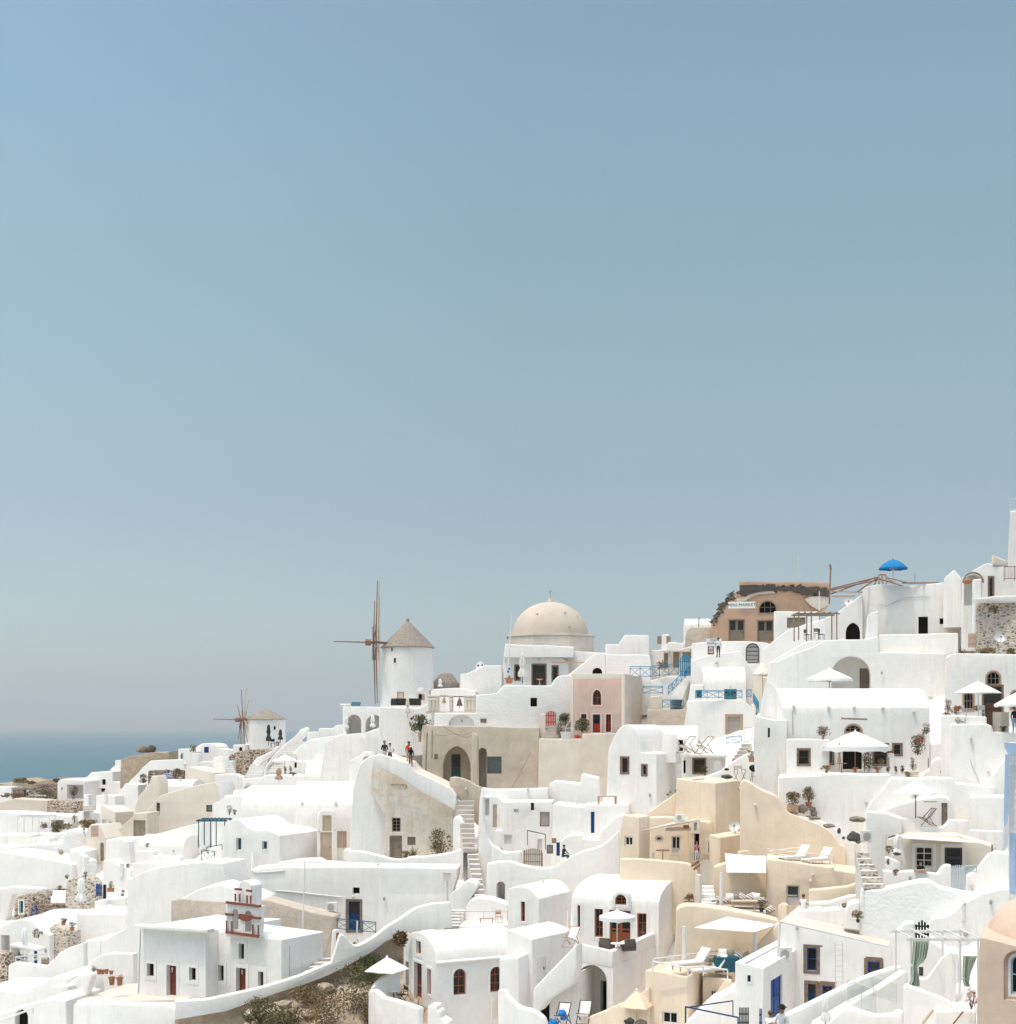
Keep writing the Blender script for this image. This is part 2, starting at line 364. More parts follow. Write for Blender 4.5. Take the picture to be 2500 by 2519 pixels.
def cut(bm, holes, root, O, wallmat, name):
    """kinds: w window, aw arched window, pw pointed window, d door, ad arched door, N<depth> niche, Na<depth>, Np<depth>, v dark opening"""
    regs = []
    for f in bm.faces:
        c = f.calc_center_median()
        if abs(f.normal.z) < .25 and f.normal.dot(c) < 0 and f.calc_area() > .12: regs.append(dict(f=f, loop=[v.co.copy() for v in f.verts], n=f.normal.copy(), holes=[], fixed=True))
    made = []
    for k, st, x0, y0, x1, y1 in holes:
        xc, yc = (x0 + x1) / 2, (y0 + y1) / 2; best = None
        for r in regs:
            n = r['n']; c = on_plane(xc, yc, r['loop'][0], n)
            if c.y <= 0: continue
            u = Z.cross(n).normalized()
            def to2(p): d = p - c; return (d.dot(u), d.z)
            if not inpoly((0, 0), [to2(p) for p in r['loop']]): continue
            if any(inpoly((0, 0), [to2(p) for p in hl]) for hl in r['holes']): continue
            if best is None or c.y < best[1].y: best = (r, c, u)
        if best is None: print('HOLE MISS', name, k, st, round(xc), round(yc)); continue
        r, c, u = best; n = r['n']; n = Vector((n.x, n.y, 0)).normalized()
        hw = abs((on_plane(x1, yc, c, n) - on_plane(x0, yc, c, n)).dot(u)) / 2
        hh = abs(on_plane(xc, y1, c, n).z - on_plane(xc, y0, c, n).z) / 2
        base = 'a' if k.startswith(('a', 'Na')) else 'p' if k.startswith(('p', 'Np')) else 'w'
        P2 = hole_outline(base, hw, hh); fr = (c, u, n)
        if k[0] == 'N':
            dep = float(k.lstrip('Nap') or 1.5)
        elif k.endswith('w'): dep = WIN[st][6] + .012
        elif k.endswith('d'): dep = DOOR[st][4] + .045
        else: dep = .5
        front = [c + u * q[0] + Z * q[1] for q in P2]
        # stay inside the face
        lim = [((p - c).dot(u), (p - c).z) for p in r['loop']]
        if not all(inpoly(q, lim) for q in P2):
            ok = False
            for sc in (.92, .82, .7, .55):
                P2 = hole_outline(base, hw * sc, hh * sc)
                if all(inpoly(q, lim) for q in P2): hw *= sc; hh *= sc; ok = True; break
            if not ok: print('HOLE OUT', name, k, st, round(xc), round(yc)); continue
            front = [c + u * q[0] + Z * q[1] for q in P2]
        if any(inpoly(((p - c).dot(u), (p - c).z), [((q - c).dot(u), (q - c).z) for q in hl]) for hl in r['holes'] for p in front): print('HOLE OVERLAP', name, k, round(xc), round(yc)); continue
        r['holes'].append(front); back = [p - n * dep for p in front]; made.append((front, back))
        regs.append(dict(f=None, loop=back, n=n, holes=[], fixed=False, niche=k[0] == 'N'))
        if k[0] == 'N': continue
        if k in ('v', 'av', 'pv'):
            b2 = NB(); plate(b2, P2, fr, -dep + .01); part('opening', b2, 'dark', root, O, 0); continue
        if k.endswith('w'): add_window(root, O, fr, base, hw, hh, st)
        else: add_door(root, O, fr, 'd' if base == 'w' else base, hw, hh, st)
    mats0 = {}
    for r in regs:
        if r['fixed'] and not r['holes']: continue
        mi = 0
        if r['f'] is not None:
            mi = r['f'].material_index; r['mi'] = mi; bmesh.ops.delete(bm, geom=[r['f']], context='FACES_ONLY')
        if not r['holes']:
            f = bm.faces.new([bm.verts.new(p) for p in r['loop']]); f.normal_update()
            if f.normal.dot(r['n']) < 0: f.normal_flip()
            continue
        loops = [r['loop']] + r['holes']; flat = [p for l in loops for p in l]
        n = r['n']; u = Z.cross(n).normalized(); c0 = flat[0]
        two = [[Vector(((p - c0).dot(u), (p - c0).z, 0)) for p in l] for l in loops]
        vs = [bm.verts.new(p) for p in flat]
        for tri in tessellate_polygon(two):
            try:
                f = bm.faces.new([vs[q] for q in tri]); f.normal_update(); f.material_index = mi
                if f.normal.dot(n) < 0: f.normal_flip()
            except ValueError: pass
    for front, back in made:
        A = [bm.verts.new(p) for p in front]; B = [bm.verts.new(p) for p in back]; m = len(A); cen = sum(front, Vector()) / m
        for q in range(m):
            f = bm.faces.new((A[q], A[(q + 1) % m], B[(q + 1) % m], B[q])); f.normal_update()
            if f.normal.dot(cen - f.calc_center_median()) < 0: f.normal_flip()
    bmesh.ops.remove_doubles(bm, verts=bm.verts, dist=.0008)
def solid(loop, ext, bev):
    bm = NB(); a = [bm.verts.new(p) for p in loop]; b = [bm.verts.new(p + ext) for p in loop]; n = len(a)
    bm.faces.new(a); bm.faces.new(b[::-1])
    for i in range(n): bm.faces.new((a[i], b[i], b[(i + 1) % n], a[(i + 1) % n]))
    bmesh.ops.recalc_face_normals(bm, faces=bm.faces); bm.normal_update()
    if bev:
        zmin = min(p.z for p in loop) + .05
        es = [e for e in bm.edges if max(v.co.z for v in e.verts) > zmin and e.calc_face_angle(0) > .6 and e.is_convex]
        if es: bmesh.ops.bevel(bm, geom=es, offset=bev, segments=3, profile=.5, affect='EDGES', clamp_overlap=True)
        bmesh.ops.recalc_face_normals(bm, faces=bm.faces); bm.normal_update()
    return bm
def emit(bm, name, label, cat, m, holes, O, roof=False, group=None, kind=None, mat2=None, of=None):
    """turn a finished solid into a thing: plain mesh, or Empty > wall, roof, windows, doors"""
    if mat2:
        for f in bm.faces:
            if f.normal.dot(f.calc_center_median().normalized()) < 0 and f.normal.x > .3 or f.normal.z > .5: f.material_index = 1
        m = [m, mat2]
    kind = kind or 'thing'
    if of is not None: return part(name, bm, m, of, of.location.copy())
    if not holes and not roof:
        o = part(name, bm, m, None, O); return tag(o, label, cat, group, kind)
    root = thing(name, label, cat, O, 0, group)
    root['kind'] = kind
    if roof:
        rm = roof if isinstance(roof, str) else (m[0] if isinstance(m, list) else m)
        fs = [f for f in bm.faces if f.normal.z > .5]
        b2 = NB(); vm = {}
        for f in fs:
            for v in f.verts:
                if v not in vm: vm[v] = b2.verts.new(v.co)
            b2.faces.new([vm[v] for v in f.verts])
        bmesh.ops.delete(bm, geom=fs, context='FACES_ONLY'); b2.normal_update()
        flat = [f for f in b2.faces if f.normal.z > .985]; fa = sum(f.calc_area() for f in flat)
        if flat and cat == 'house' and fa > .72 * sum(f.calc_area() for f in b2.faces) and max(v.co.z for f in flat for v in f.verts) - min(v.co.z for f in flat for v in f.verts) < .7:
            try: bmesh.ops.inset_region(b2, faces=flat, thickness=.2, depth=-.2, use_even_offset=True, use_boundary=True)
            except Exception: pass
            b2.normal_update()
        part('roof', b2, rm, root, O)
    if holes: cut(bm, holes, root, O, m, name)
    part('wall', bm, m, root, O)
    return root
def yawframe(yaw):
    a = math.radians(yaw); return Vector((math.cos(a), -math.sin(a), 0)), Vector((-math.sin(a), -math.cos(a), 0))
def G(name, label, cat, t, poly, yaw=0, depth=4., m='white', s=None, holes='', ext=3., bev=.09, roof=None, to=None, group=None, kind=None, mat2=None, wob=.03, ds=0, ax=None, of=None):
    """facade outline drawn in the photo, stood on a vertical plane turned by yaw, given real depth"""
    P = pts(t, poly); xs = [p[0] for p in P]; yb = max(p[1] for p in P); xa = sum(xs) / len(xs) if ax is None else px1(t, ax, 0)[0]
    s = (S(xa, yb) if s is None else s) + ds
    if depth > .9 and xa > HX and of is None: yaw = max(yaw, math.degrees(math.atan((min(xs) - HX) / F)) + 1)
    p0 = W(xa, yb, s); u, n = yawframe(yaw)
    L = [on_plane(x, y, p0, n) for x, y in P]
    zb = min(p.z for p in L); zt = max(p.z for p in L); out = []
    for i, p in enumerate(L):
        q = p.copy()
        if ext and p.z < zb + (zt - zb) * .16: q.z = zb - ext
        out.append(q)
    res = []
    for i, p in enumerate(out):
        q = out[(i + 1) % len(out)]; d = q - p; hor = math.hypot(d.x, d.y); res.append(p)
        if wob and hor > 1.3 and min(p.z, q.z) > zb - ext + .3:
            k = int(hor / 1.1)
            for j in range(1, k): res.append(p + d * (j / k) + Z * R.uniform(-wob, wob))
    if to is not None:
        x, _ = px1(t, to, 0); a = (x - HX) / F; ini = -n; ref = max(L, key=lambda p: (p - p0).dot(u)) if (ini.x - a * ini.y) * (x - xa) > 0 and x > xa else min(L, key=lambda p: (p - p0).dot(u))
        depth = (a * ref.y - ref.x) / (ini.x - a * ini.y)
        if not .2 < depth < 40: print('DEPTH?', name, depth); depth = max(.5, min(20, abs(depth)))
    bm = solid(res, -n * depth, bev)
    if roof is None: roof = cat in ('house', 'church') and depth > 1.5
    return emit(bm, name, label, cat, m, parse_holes(t, holes), Vector((p0.x, p0.y, zb)), roof, group, kind, mat2, of)
def V(name, label, cat, t, x0, x1, eave, base, ridge, yaw=0, span=5., m='white', s=None, holes='', ext=3., bev=.06, group=None, over=.0, mat2=None, ds=0, roof=True, of=None):
    """long house whose barrel vault runs along the facade: x0..x1, eave row, base row, ridge row (tile coordinates)"""
    (X0, E), (X1, B) = px1(t, x0, eave), px1(t, x1, base); Rg = px1(t, 0, ridge)[1]
    xa = (X0 + X1) / 2; s = (S(xa, B) if s is None else s) + ds; p0 = W(xa, B, s); u, n = yawframe(yaw); inn = -n
    A, Bb = on_plane(X0, B, p0, n), on_plane(X1, B, p0, n); length = (Bb - A).dot(u)
    ze = (HY - E) / s; ymid = p0.y + inn.y * span / 2; zr = (HY - Rg) * ymid / F; rise = max(.3, zr - ze)
    z0 = p0.z - ext; A = Vector((A.x, A.y, 0)); prof = [A + Z * z0, A + Z * ze]
    if over: prof += [A - inn * over + Z * (ze + .02), A - inn * over + Z * (ze + .14), A + Z * (ze + .2)]
    zz = ze + (.2 if over else 0)
    for k in range(1, 16):
        a = math.pi * k / 16; prof.append(A + inn * (span / 2 * (1 - math.cos(a))) + Z * (zz + (rise - (zz - ze)) * math.sin(a) ** .9))
    prof += [A + inn * span + Z * ze, A + inn * span + Z * z0]
    bm = solid(prof, u * length, bev)
    return emit(bm, name, label, cat, m, parse_holes(t, holes), Vector((p0.x, p0.y, p0.z)), roof, group, None, mat2, of)
def stairs(name, label, t, quad, n, s0=None, s1=None, m='step', rm='riser', group=None):
    """quad: bottom-left bottom-right top-right top-left"""
    q = pts(t, quad); ss = [s0 or S(*q[0]), s0 or S(*q[1]), s1 or S(*q[2]), s1 or S(*q[3])]
    A, B, Cc, D = [W(x, y, k) for (x, y), k in zip(q, ss)]
    z0 = (A.z + B.z) / 2; z1 = (Cc.z + D.z) / 2; bm = NB(); dz = (z1 - z0) / n
    def at(P, Q, k, z): v = P.lerp(Q, k); return Vector((v.x, v.y, z))
    for i in range(n):
        za, zb2 = z0 + i * dz, z0 + (i + 1) * dz; ka, kb = i / n, (i + 1) / n; j = R.uniform(-.02, .02)
        l0, r0, l1, r1 = at(A, D, ka, za), at(B, Cc, ka, za), at(A, D, ka, zb2 + j), at(B, Cc, ka, zb2 + j)
        l2, r2 = at(A, D, kb, zb2 + j), at(B, Cc, kb, zb2 + j)
        f = bm.faces.new([bm.verts.new(p) for p in (l0, r0, r1, l1)]); f.material_index = 1
        bm.faces.new([bm.verts.new(p) for p in (l1, r1, r2, l2)])
        for a, b in ((l1, l2), (r2, r1)):
            a0, b0 = a.copy(), b.copy(); a0.z = b0.z = z0 - 1.5; bm.faces.new([bm.verts.new(p) for p in (a, b, b0, a0)])
    bmesh.ops.remove_doubles(bm, verts=bm.verts, dist=.002)
    o = part(name, bm, [m, rm], None, A, 0); return tag(o, label, 'stairs', group)
# ---------------------------------------------------------------- camera, light, sky, haze, sea, terrain
cam = bpy.data.cameras.new('camera'); co = link('camera', cam); co.rotation_euler = (math.pi / 2, 0, 0)
cam.sensor_fit = 'HORIZONTAL'; cam.sensor_width = 36; cam.lens = 36 * F / 2500; cam.shift_y = (HY - 2519 / 2) / 2500
cam.clip_start = 1; cam.clip_end = 200000; scene.camera = co
SUN_EL, SUN_AZ = math.radians(73), math.radians(50)      # azimuth measured from behind the camera towards the left
sd = Vector((-math.sin(SUN_AZ) * math.cos(SUN_EL), -math.cos(SUN_AZ) * math.cos(SUN_EL), math.sin(SUN_EL)))
sl = bpy.data.lights.new('sun', 'SUN'); sl.energy = 2.0; sl.angle = math.radians(.55); sl.color = (1, .93, .82)
so = link('sun', sl); so.rotation_euler = sd.to_track_quat('Z', 'Y').to_euler()
w = bpy.data.worlds.new('World'); scene.world = w; w.use_nodes = True; nt = w.node_tree
bg = nt.nodes['Background']; sky = nn(nt, 'ShaderNodeTexSky', sky_type='NISHITA', sun_disc=False)
sky.sun_elevation = SUN_EL; sky.sun_rotation = math.atan2(sd.x, sd.y)
sky.altitude = 100; sky.air_density = 1.0; sky.dust_density = 1.6; sky.ozone_density = 1.0
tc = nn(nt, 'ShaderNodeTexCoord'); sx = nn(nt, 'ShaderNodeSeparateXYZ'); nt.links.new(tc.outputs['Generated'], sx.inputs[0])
cr = nn(nt, 'ShaderNodeRGBCurve')                       # hazy summer sky: milky near the horizon, unseen zenith boosted to fill shaded walls
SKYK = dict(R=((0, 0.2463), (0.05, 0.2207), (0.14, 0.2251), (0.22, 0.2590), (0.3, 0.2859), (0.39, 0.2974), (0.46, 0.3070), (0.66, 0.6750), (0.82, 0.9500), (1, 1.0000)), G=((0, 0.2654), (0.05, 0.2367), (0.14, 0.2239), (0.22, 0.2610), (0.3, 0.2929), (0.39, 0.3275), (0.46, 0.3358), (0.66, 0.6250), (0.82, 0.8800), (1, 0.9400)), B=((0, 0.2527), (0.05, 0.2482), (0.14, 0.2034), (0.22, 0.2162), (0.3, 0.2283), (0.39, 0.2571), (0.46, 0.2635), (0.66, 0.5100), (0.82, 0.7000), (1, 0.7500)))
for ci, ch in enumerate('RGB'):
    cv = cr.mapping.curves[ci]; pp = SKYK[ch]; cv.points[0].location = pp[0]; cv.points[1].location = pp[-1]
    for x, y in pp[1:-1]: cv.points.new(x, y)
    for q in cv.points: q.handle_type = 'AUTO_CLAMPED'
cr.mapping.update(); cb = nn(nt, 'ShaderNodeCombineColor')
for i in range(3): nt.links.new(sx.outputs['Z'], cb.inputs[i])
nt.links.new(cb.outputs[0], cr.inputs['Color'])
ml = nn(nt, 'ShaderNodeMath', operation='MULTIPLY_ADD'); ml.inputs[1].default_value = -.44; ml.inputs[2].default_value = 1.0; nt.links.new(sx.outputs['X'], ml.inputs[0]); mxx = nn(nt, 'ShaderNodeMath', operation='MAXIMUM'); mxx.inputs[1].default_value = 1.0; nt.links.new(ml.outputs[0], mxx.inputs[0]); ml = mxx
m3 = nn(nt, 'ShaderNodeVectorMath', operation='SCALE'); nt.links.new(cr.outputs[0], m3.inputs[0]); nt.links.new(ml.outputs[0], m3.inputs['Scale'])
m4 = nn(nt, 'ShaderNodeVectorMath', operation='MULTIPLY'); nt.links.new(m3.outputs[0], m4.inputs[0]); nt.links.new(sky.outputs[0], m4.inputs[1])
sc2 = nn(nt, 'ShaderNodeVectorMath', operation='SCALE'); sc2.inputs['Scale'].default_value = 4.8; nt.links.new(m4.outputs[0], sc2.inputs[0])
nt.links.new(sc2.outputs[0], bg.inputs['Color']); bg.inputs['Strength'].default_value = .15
vs = scene.view_settings; vs.view_transform = 'Standard'; vs.look = 'None'; vs.exposure = -.42; vs.gamma = 1
scene.cycles.diffuse_bounces = 8; scene.cycles.max_bounces = 14; SEA = -95.0
bm = NB(); f = bm.faces.new([bm.verts.new(p) for p in ((-60000, 20, SEA), (60000, 20, SEA), (60000, 90000, SEA), (-60000, 90000, SEA))])
m = bpy.data.materials.new('sea'); m.use_nodes = True; nt = m.node_tree; b = nt.nodes['Principled BSDF']
b.inputs['Base Color'].default_value = (.005, .088, .122, 1); b.inputs['Roughness'].default_value = .32; b.inputs['Specular IOR Level'].default_value = .35
tc = nn(nt, 'ShaderNodeTexCoord'); mp = nn(nt, 'ShaderNodeMapping'); mp.inputs['Scale'].default_value = (.02, .007, 1)
nz = nn(nt, 'ShaderNodeTexNoise', i_Scale=1.0, i_Detail=8.0, i_Roughness=.7); bp = nn(nt, 'ShaderNodeBump', i_Strength=.5, i_Distance=6.0)
nt.links.new(tc.outputs['Object'], mp.inputs[0]); nt.links.new(mp.outputs[0], nz.inputs['Vector']); nt.links.new(nz.outputs['Fac'], bp.inputs['Height']); nt.links.new(bp.outputs[0], b.inputs['Normal'])
M['sea'] = m
o = part('sea', bm, 'sea', None, None, 0); tag(o, 'calm blue sea stretching to the hazy horizon', 'sea', None, 'structure')
# far islands: a ridge profile with real depth
def island(name, y, xs, hz, label):
    bm = NB(); rows = []
    for j, k in enumerate((0, .35, .7, 1.0)):
        row = []
        for i, (px, py) in enumerate(xs):
            x = (px - HX) / F * y; zt = (hz - py) / F * y * 1.0
            hgt = (SEA, SEA + (zt - SEA) * .55, zt, SEA)[j]
            row.append(bm.verts.new((x, y + (0, 900, 2200, 6000)[j], hgt + (noise.noise(Vector((i * 1.7, j * 2.1, 3))) * 30 if 0 < j < 3 else 0))))
        rows.append(row)
    for p, q in zip(rows, rows[1:]):
        for i in range(len(p) - 1): bm.faces.new((p[i], p[i + 1], q[i + 1], q[i]))
    bmesh.ops.recalc_face_normals(bm, faces=bm.faces)
    o = part(name, bm, 'island', None, None, 60); tag(o, label, 'hills', None, 'structure')
isl = [(-1500, 1775), (-900, 1740), (-500, 1728), (-200, 1724), (0, 1716), (25, 1722), (50, 1730), (110, 1726), (150, 1740), (190, 1752), (250, 1747), (300, 1750), (350, 1754), (430, 1752), (520, 1756), (600, 1762), (720, 1766), (840, 1772), (980, 1778), (1150, 1782)]
island('hills', 30000, isl, HY, 'faint far mountain ridge across the sea, lost in haze')
# haze
bm = NB(); box(bm, (-40000, -400, SEA - 1), (40000, 42000, 640))
m = bpy.data.materials.new('haze'); m.use_nodes = True; nt = m.node_tree
for n in list(nt.nodes):
    if n.type != 'OUTPUT_MATERIAL': nt.nodes.remove(n)
pv = nn(nt, 'ShaderNodeVolumePrincipled'); pv.inputs['Color'].default_value = (.93, .965, .965, 1); pv.inputs['Density'].default_value = 0.8e-4; pv.inputs['Anisotropy'].default_value = .2
nt.links.new(pv.outputs[0], [n for n in nt.nodes if n.type == 'OUTPUT_MATERIAL'][0].inputs['Volume']); M['haze'] = m
o = part('haze', bm, 'haze', None, None, 0); tag(o, 'pale sea haze in front of the far islands', 'haze', None, 'stuff')
# terrain under the village
def terrain():
    cols = [-700, -350] + list(range(0, 2501, 125)) + [2800, 3200]; bm = NB(); rows = []
    cpt = [(0, 1975), (300, 1950), (450, 1915), (650, 1870), (1000, 1775), (1400, 1700), (1800, 1620), (2250, 1530), (2500, 1470)]
    def crest(x):
        if x <= 0: return 1975
        for (a, c), (b2, d) in zip(cpt, cpt[1:]):
            if x <= b2: return c + (d - c) * (x - a) / (b2 - a)
        return 1470
    for i, x in enumerate(cols):
        row = []; c = crest(x)
        top = W(x, c, S(x, c))
        for dy, dz in ((900, SEA - top.z - 3), (420, -60), (160, -22), (60, -6), (22, -.8)):
            p = top + Vector((x * .02 * dy / 60, dy, dz)); row.append(p)
        n = 15
        for j in range(n + 1):
            y = c + (2780 - c) * j / n; p = W(x, y, S(x, y)); p.z -= 2.6; p.y += 3.0; row.append(p)
        row.append(row[-1] + Vector((0, -30, -35)))
        rows.append([bm.verts.new(p) for p in row])
    for p, q in zip(rows, rows[1:]):
        for i in range(len(p) - 1): bm.faces.new((p[i], p[i + 1], q[i + 1], q[i]))
    bmesh.ops.subdivide_edges(bm, edges=bm.edges[:], cuts=2, use_grid_fill=True)
    for v in bm.verts: v.co.z += noise.noise(v.co * .25) * .35
    bmesh.ops.recalc_face_normals(bm, faces=bm.faces)
    o = part('hillside', bm, 'ground', None, None, 60); tag(o, 'whitewashed terraced hillside under the village', 'hillside', None, 'structure')
terrain()
# ---------------------------------------------------------------- far left slope, back to front
H = 'house'
G('dry_bank', 'dry stony bank crowning the white houses above the sea', 'bank', 'a', '1130,1075 1140,1030 1230,1000* 1330,985* 1400,965* 1480,958 1545,965 1600,950 1600,1075', 5, 5, 'dry', kind='structure', wob=.12)
G('dry_bank', 'dry grassy bank behind the stone terrace by the sea', 'bank', 'a', '-200,1330 -200,1270 0,1255 110,1275 125,1235* 220,1212* 330,1240* 420,1225* 520,1212* 640,1210 780,1220 780,1330', 0, 6, 'dry', kind='structure', wob=.15, s=18.2)
G('plaster_wall', 'plain white terrace wall at the far left above the tan wall', 'wall', 'a', '-200,1400 -200,1290 110,1288 112,1400', 8, 3, 'white', s=18.8)
G('stone_wall', 'dark rubble terrace wall behind the two sun loungers', 'wall', 'a', '118,1395 118,1300 330,1298 332,1262 535,1262 535,1395', 4, 2, 'volcanic', s=19, wob=.06)
G('plaster_wall', 'beige plastered retaining wall below the loungers terrace', 'wall', 'a', '-250,1560 -250,1440 -20,1440 130,1398 450,1416 440,1560', 2, 3, 'beige', s=20)
G('stone_wall', 'reddish rubble retaining wall under the whitewashed cave house', 'wall', 'a', '432,1556 445,1418 772,1424 760,1475 735,1520 690,1575', 5, 2, 'rubble', s=20.3)
G('cave_house', 'small white cave house with a potted tree in its recess', H, 'a', '540,1420 540,1250 552,1228* 580,1216* 620,1216* 785,1222 800,1240 800,1420', 14, 5, 'white2', s=19.8, holes='w dark 577,1290 590,1316; N1.5 x 632,1268 785,1400')
G('house', 'white flat house with two small dark windows on the ridge', H, 'a', '770,1380 770,1210 820,1193 860,1150 1062,1142 1062,1236 1150,1246 1150,1370', 10, 5, 'white', s=19.5, holes='w dark 962,1216 997,1268; w dark 952,1300 993,1335; w dark 895,1325 912,1362; d teal 797,1292 820,1356')
G('house', 'white block house under the dry bank and boulder', H, 'a', '1038,1240 1040,1120 1084,1085 1086,1036 1420,1046 1420,1240', 6, 4, 'white', s=19.3, ds=-.3)
G('plaster_wall', 'long white wall sweeping up behind the rubble terraces', 'wall', 'a', '1140,1290 1200,1250* 1290,1170* 1340,1110* 1420,1040 1700,1030 1740,1070 1740,1290', 4, 1.2, 'white', s=20.2)
G('vaulted_house', 'white vaulted house with navy door left of the small windmill', H, 'c', '112,1010 112,945 130,908* 170,882* 230,876* 290,884* 325,908* 345,945 345,1010', 8, 4, 'white', s=19.8, roof=True, holes='d blue 200,910 244,966')
G('house', 'low white house beside the vaulted one with the navy door', H, 'c', '-45,1000 -45,930 60,925 118,952 118,1000', 6, 3, 'white', s=20)
G('plaster_wall', 'white terrace wall between navy door house and round stone wall', 'wall', 'c', '340,1010 342,925 430,932 465,945 470,1010', 3, 2, 'white', s=20)
G('house', 'little white annex standing under the small windmill sails', H, 'c', '470,960 472,890 586,888 586,960', 5, 2.5, 'white', s=20.2, holes='w dark 530,915 560,950')
G('plaster_wall', 'white pier beside the steps in front of the ridge houses', 'wall', 'c', '70,1120 85,978 150,970 152,1120', 12, 1, 'white', s=20.8)
G('plaster_wall', 'white terrace wall below the navy door house', 'wall', 'c', '140,1170 150,1050 420,1045 425,1170', 8, 3, 'white', s=21)
G('plaster_wall', 'white stepped wall left of the short grey stairs', 'wall', 'c', '280,1175 285,1010 365,1000 385,1040* 400,1090* 410,1175', 15, 1.5, 'white', s=21.6)
G('stone_wall', 'round rubble wall holding the small windmill terrace', 'wall', 'c', '430,1050 430,1020* 450,985* 520,955* 640,938* 760,932* 880,935 870,1050', 8, 3.5, 'rubble', s=20.6)
stairs('stairs', 'short white stairs with grey risers beside the round rubble wall', 'c', '400,1165 500,1165 455,1045 388,1045', 7, 22, 21.2, 'white', 'palegrey')
G('plaster_wall', 'curved white parapet left of the lower long stairs', 'wall', 'c', '590,1175 620,1110* 690,1020* 760,985* 830,950* 885,905 912,905 880,950* 830,1000* 720,1080* 640,1150 625,1190', 10, .5, 'white', s=22)
stairs('stairs', 'long white stairs with grey risers below the small windmill', 'c', '575,1205 740,1205 800,1035 690,1035', 9, 23, 21.5, 'white', 'palegrey')
stairs('stairs', 'wide white stairs climbing to the arched cafe terrace', 'c', '790,1170 940,1170 1165,855 1020,855', 15, 23.5, 21.2, 'white', 'palegrey')
G('plaster_wall', 'winding white parapet between the two long white stairs', 'wall', 'c', '745,1200 765,1120* 830,1020* 940,900* 1050,815* 1110,745* 1165,722 1185,740 1170,780* 1100,860* 990,920* 900,985* 840,1050* 800,1110 785,1200', 12, .5, 'white', s=23)
G('plaster_wall', 'white parapet sweeping along the right of the wide stairs', 'wall', 'c', '940,1010 1050,950* 1130,880* 1210,840* 1300,825 1480,800 1480,1010', 8, 1.5, 'white', s=22.2)
G('plaster_wall', 'cream terrace parapet above the wide white stairs', 'wall', 'c', '1165,850 1168,768 1280,768 1282,735 1415,735 1445,706 1510,700 1510,850', 4, 2.5, 'white2', s=21.8)
G('house', 'cream plaster house with lit white roof edge behind the vaulted roofs', H, 'c', '15,1260 22,1100 60,1098 300,1155 305,1290 90,1300', 18, 3.5, 'cream', s=22, holes='w dark 132,1240 151,1280')
G('stone_wall', 'dark rubble wall behind the flag and beige buttress', 'wall', 'a', '1392,1290 1396,1135 1735,1135 1735,1290', 3, 2, 'volcanic', s=21.6)
V('vaulted_house', 'low white vault between beige buttress and long cream house', H, 'a', 1500, 1815, 1300, 1390, 1215, 8, 4, 'white', s=22.6)
G('plaster_wall', 'white garden wall in front of the ridge houses', 'wall', 'a', '1100,1460 1102,1380 1180,1255 1300,1270 1310,1460', 6, 3, 'white', s=21.6, wob=.05)
G('plaster_wall', 'low white wall with grey shade beside the louvred gate', 'wall', 'a', '900,1450 906,1368 1085,1372 1085,1450', 14, 3, 'white', s=21.8)
G('buttress', 'tall tapering beige buttress rising beside the cream house', 'buttress', 'a', '1260,1560 1275,1470 1310,1370* 1370,1300* 1410,1250* 1430,1182 1485,1180 1505,1240 1508,1375 1480,1560', 20, 1.6, 'cream', s=23.4)
G('long_house', 'long cream house with sloping wall and three small windows', H, 'a', '1362,1790 1372,1535 1440,1450* 1510,1375* 1600,1340* 1760,1295* 1917,1262 2035,1240 2062,1300 2090,1440 2000,1545 1860,1700 1600,1760', 8, 5, 'cream', s=24, mat2='white', holes='w old 1475,1436 1508,1555; w dark 1408,1684 1433,1735; c: w bars 213,1452 282,1530')
G('house', 'beige walled house with two pale windows facing left', H, 'a', '940,1790 945,1468 1000,1470 1085,1525 1085,1790', 42, 6, 'cream', s=24.2, mat2='beige', holes='w pale 962,1595 1003,1712; w pale 1030,1612 1056,1738', to=1262)
G('gate_house', 'sloping beige wing with a large grey wooden door', H, 'a', '1092,1795 1100,1700 1255,1560 1258,1536 1388,1532 1372,1790', 10, 3, 'beige', s=24.8, holes='d grey 1258,1602 1372,1775')
G('plaster_wall', 'white block under the louvred gate and small steps', 'wall', 'a', '730,1640 735,1520 945,1535 945,1640', 8, 3, 'white', s=22)
G('plaster_wall', 'narrow white pier left of the louvred gate', 'wall', 'a', '775,1540 786,1360 836,1356 838,1540', 16, 1, 'white', s=22.2)
stairs('stairs', 'small white steps up to the louvred gate', 'a', '780,1522 890,1522 890,1465 782,1465', 4, 22.6, 22.2)
G('pergola_house', 'white house wall behind the white pergola at far left', H, 'a', '-250,1760 -250,1530 20,1528 520,1556 690,1562 690,1600 640,1660 500,1760', 4, 4, 'white', s=22, holes='N2.2 x 480,1600 600,1690')
G('plaster_wall', 'long low white wall under the pergola', 'wall', 'a', '-250,1860 -250,1740 480,1735 600,1725 640,1690 800,1700 800,1860', 4, 2.5, 'white', s=24)
G('plaster_wall', 'leaning white wall ramp beside the running person', 'wall', 'a', '440,1880 600,1740* 650,1700 810,1705 860,1640 940,1640 940,1880', 10, 1, 'white', s=24.2)
G('curved_house', 'rounded cream house corner with a tall arched grey door', H, 'a', '800,1950 815,1700* 850,1645* 935,1640 1005,1780 1005,1950', 28, 3, 'cream', s=25, ext=4, holes='b: ad grey 945,205 980,380')
G('plaster_wall', 'white house wall under the beige houses beside the arched door', H, 'b', '985,420 1000,180 1270,170 1400,140* 1560,105* 1720,60 1900,20 1900,420', 8, 4, 'white', s=25.6)
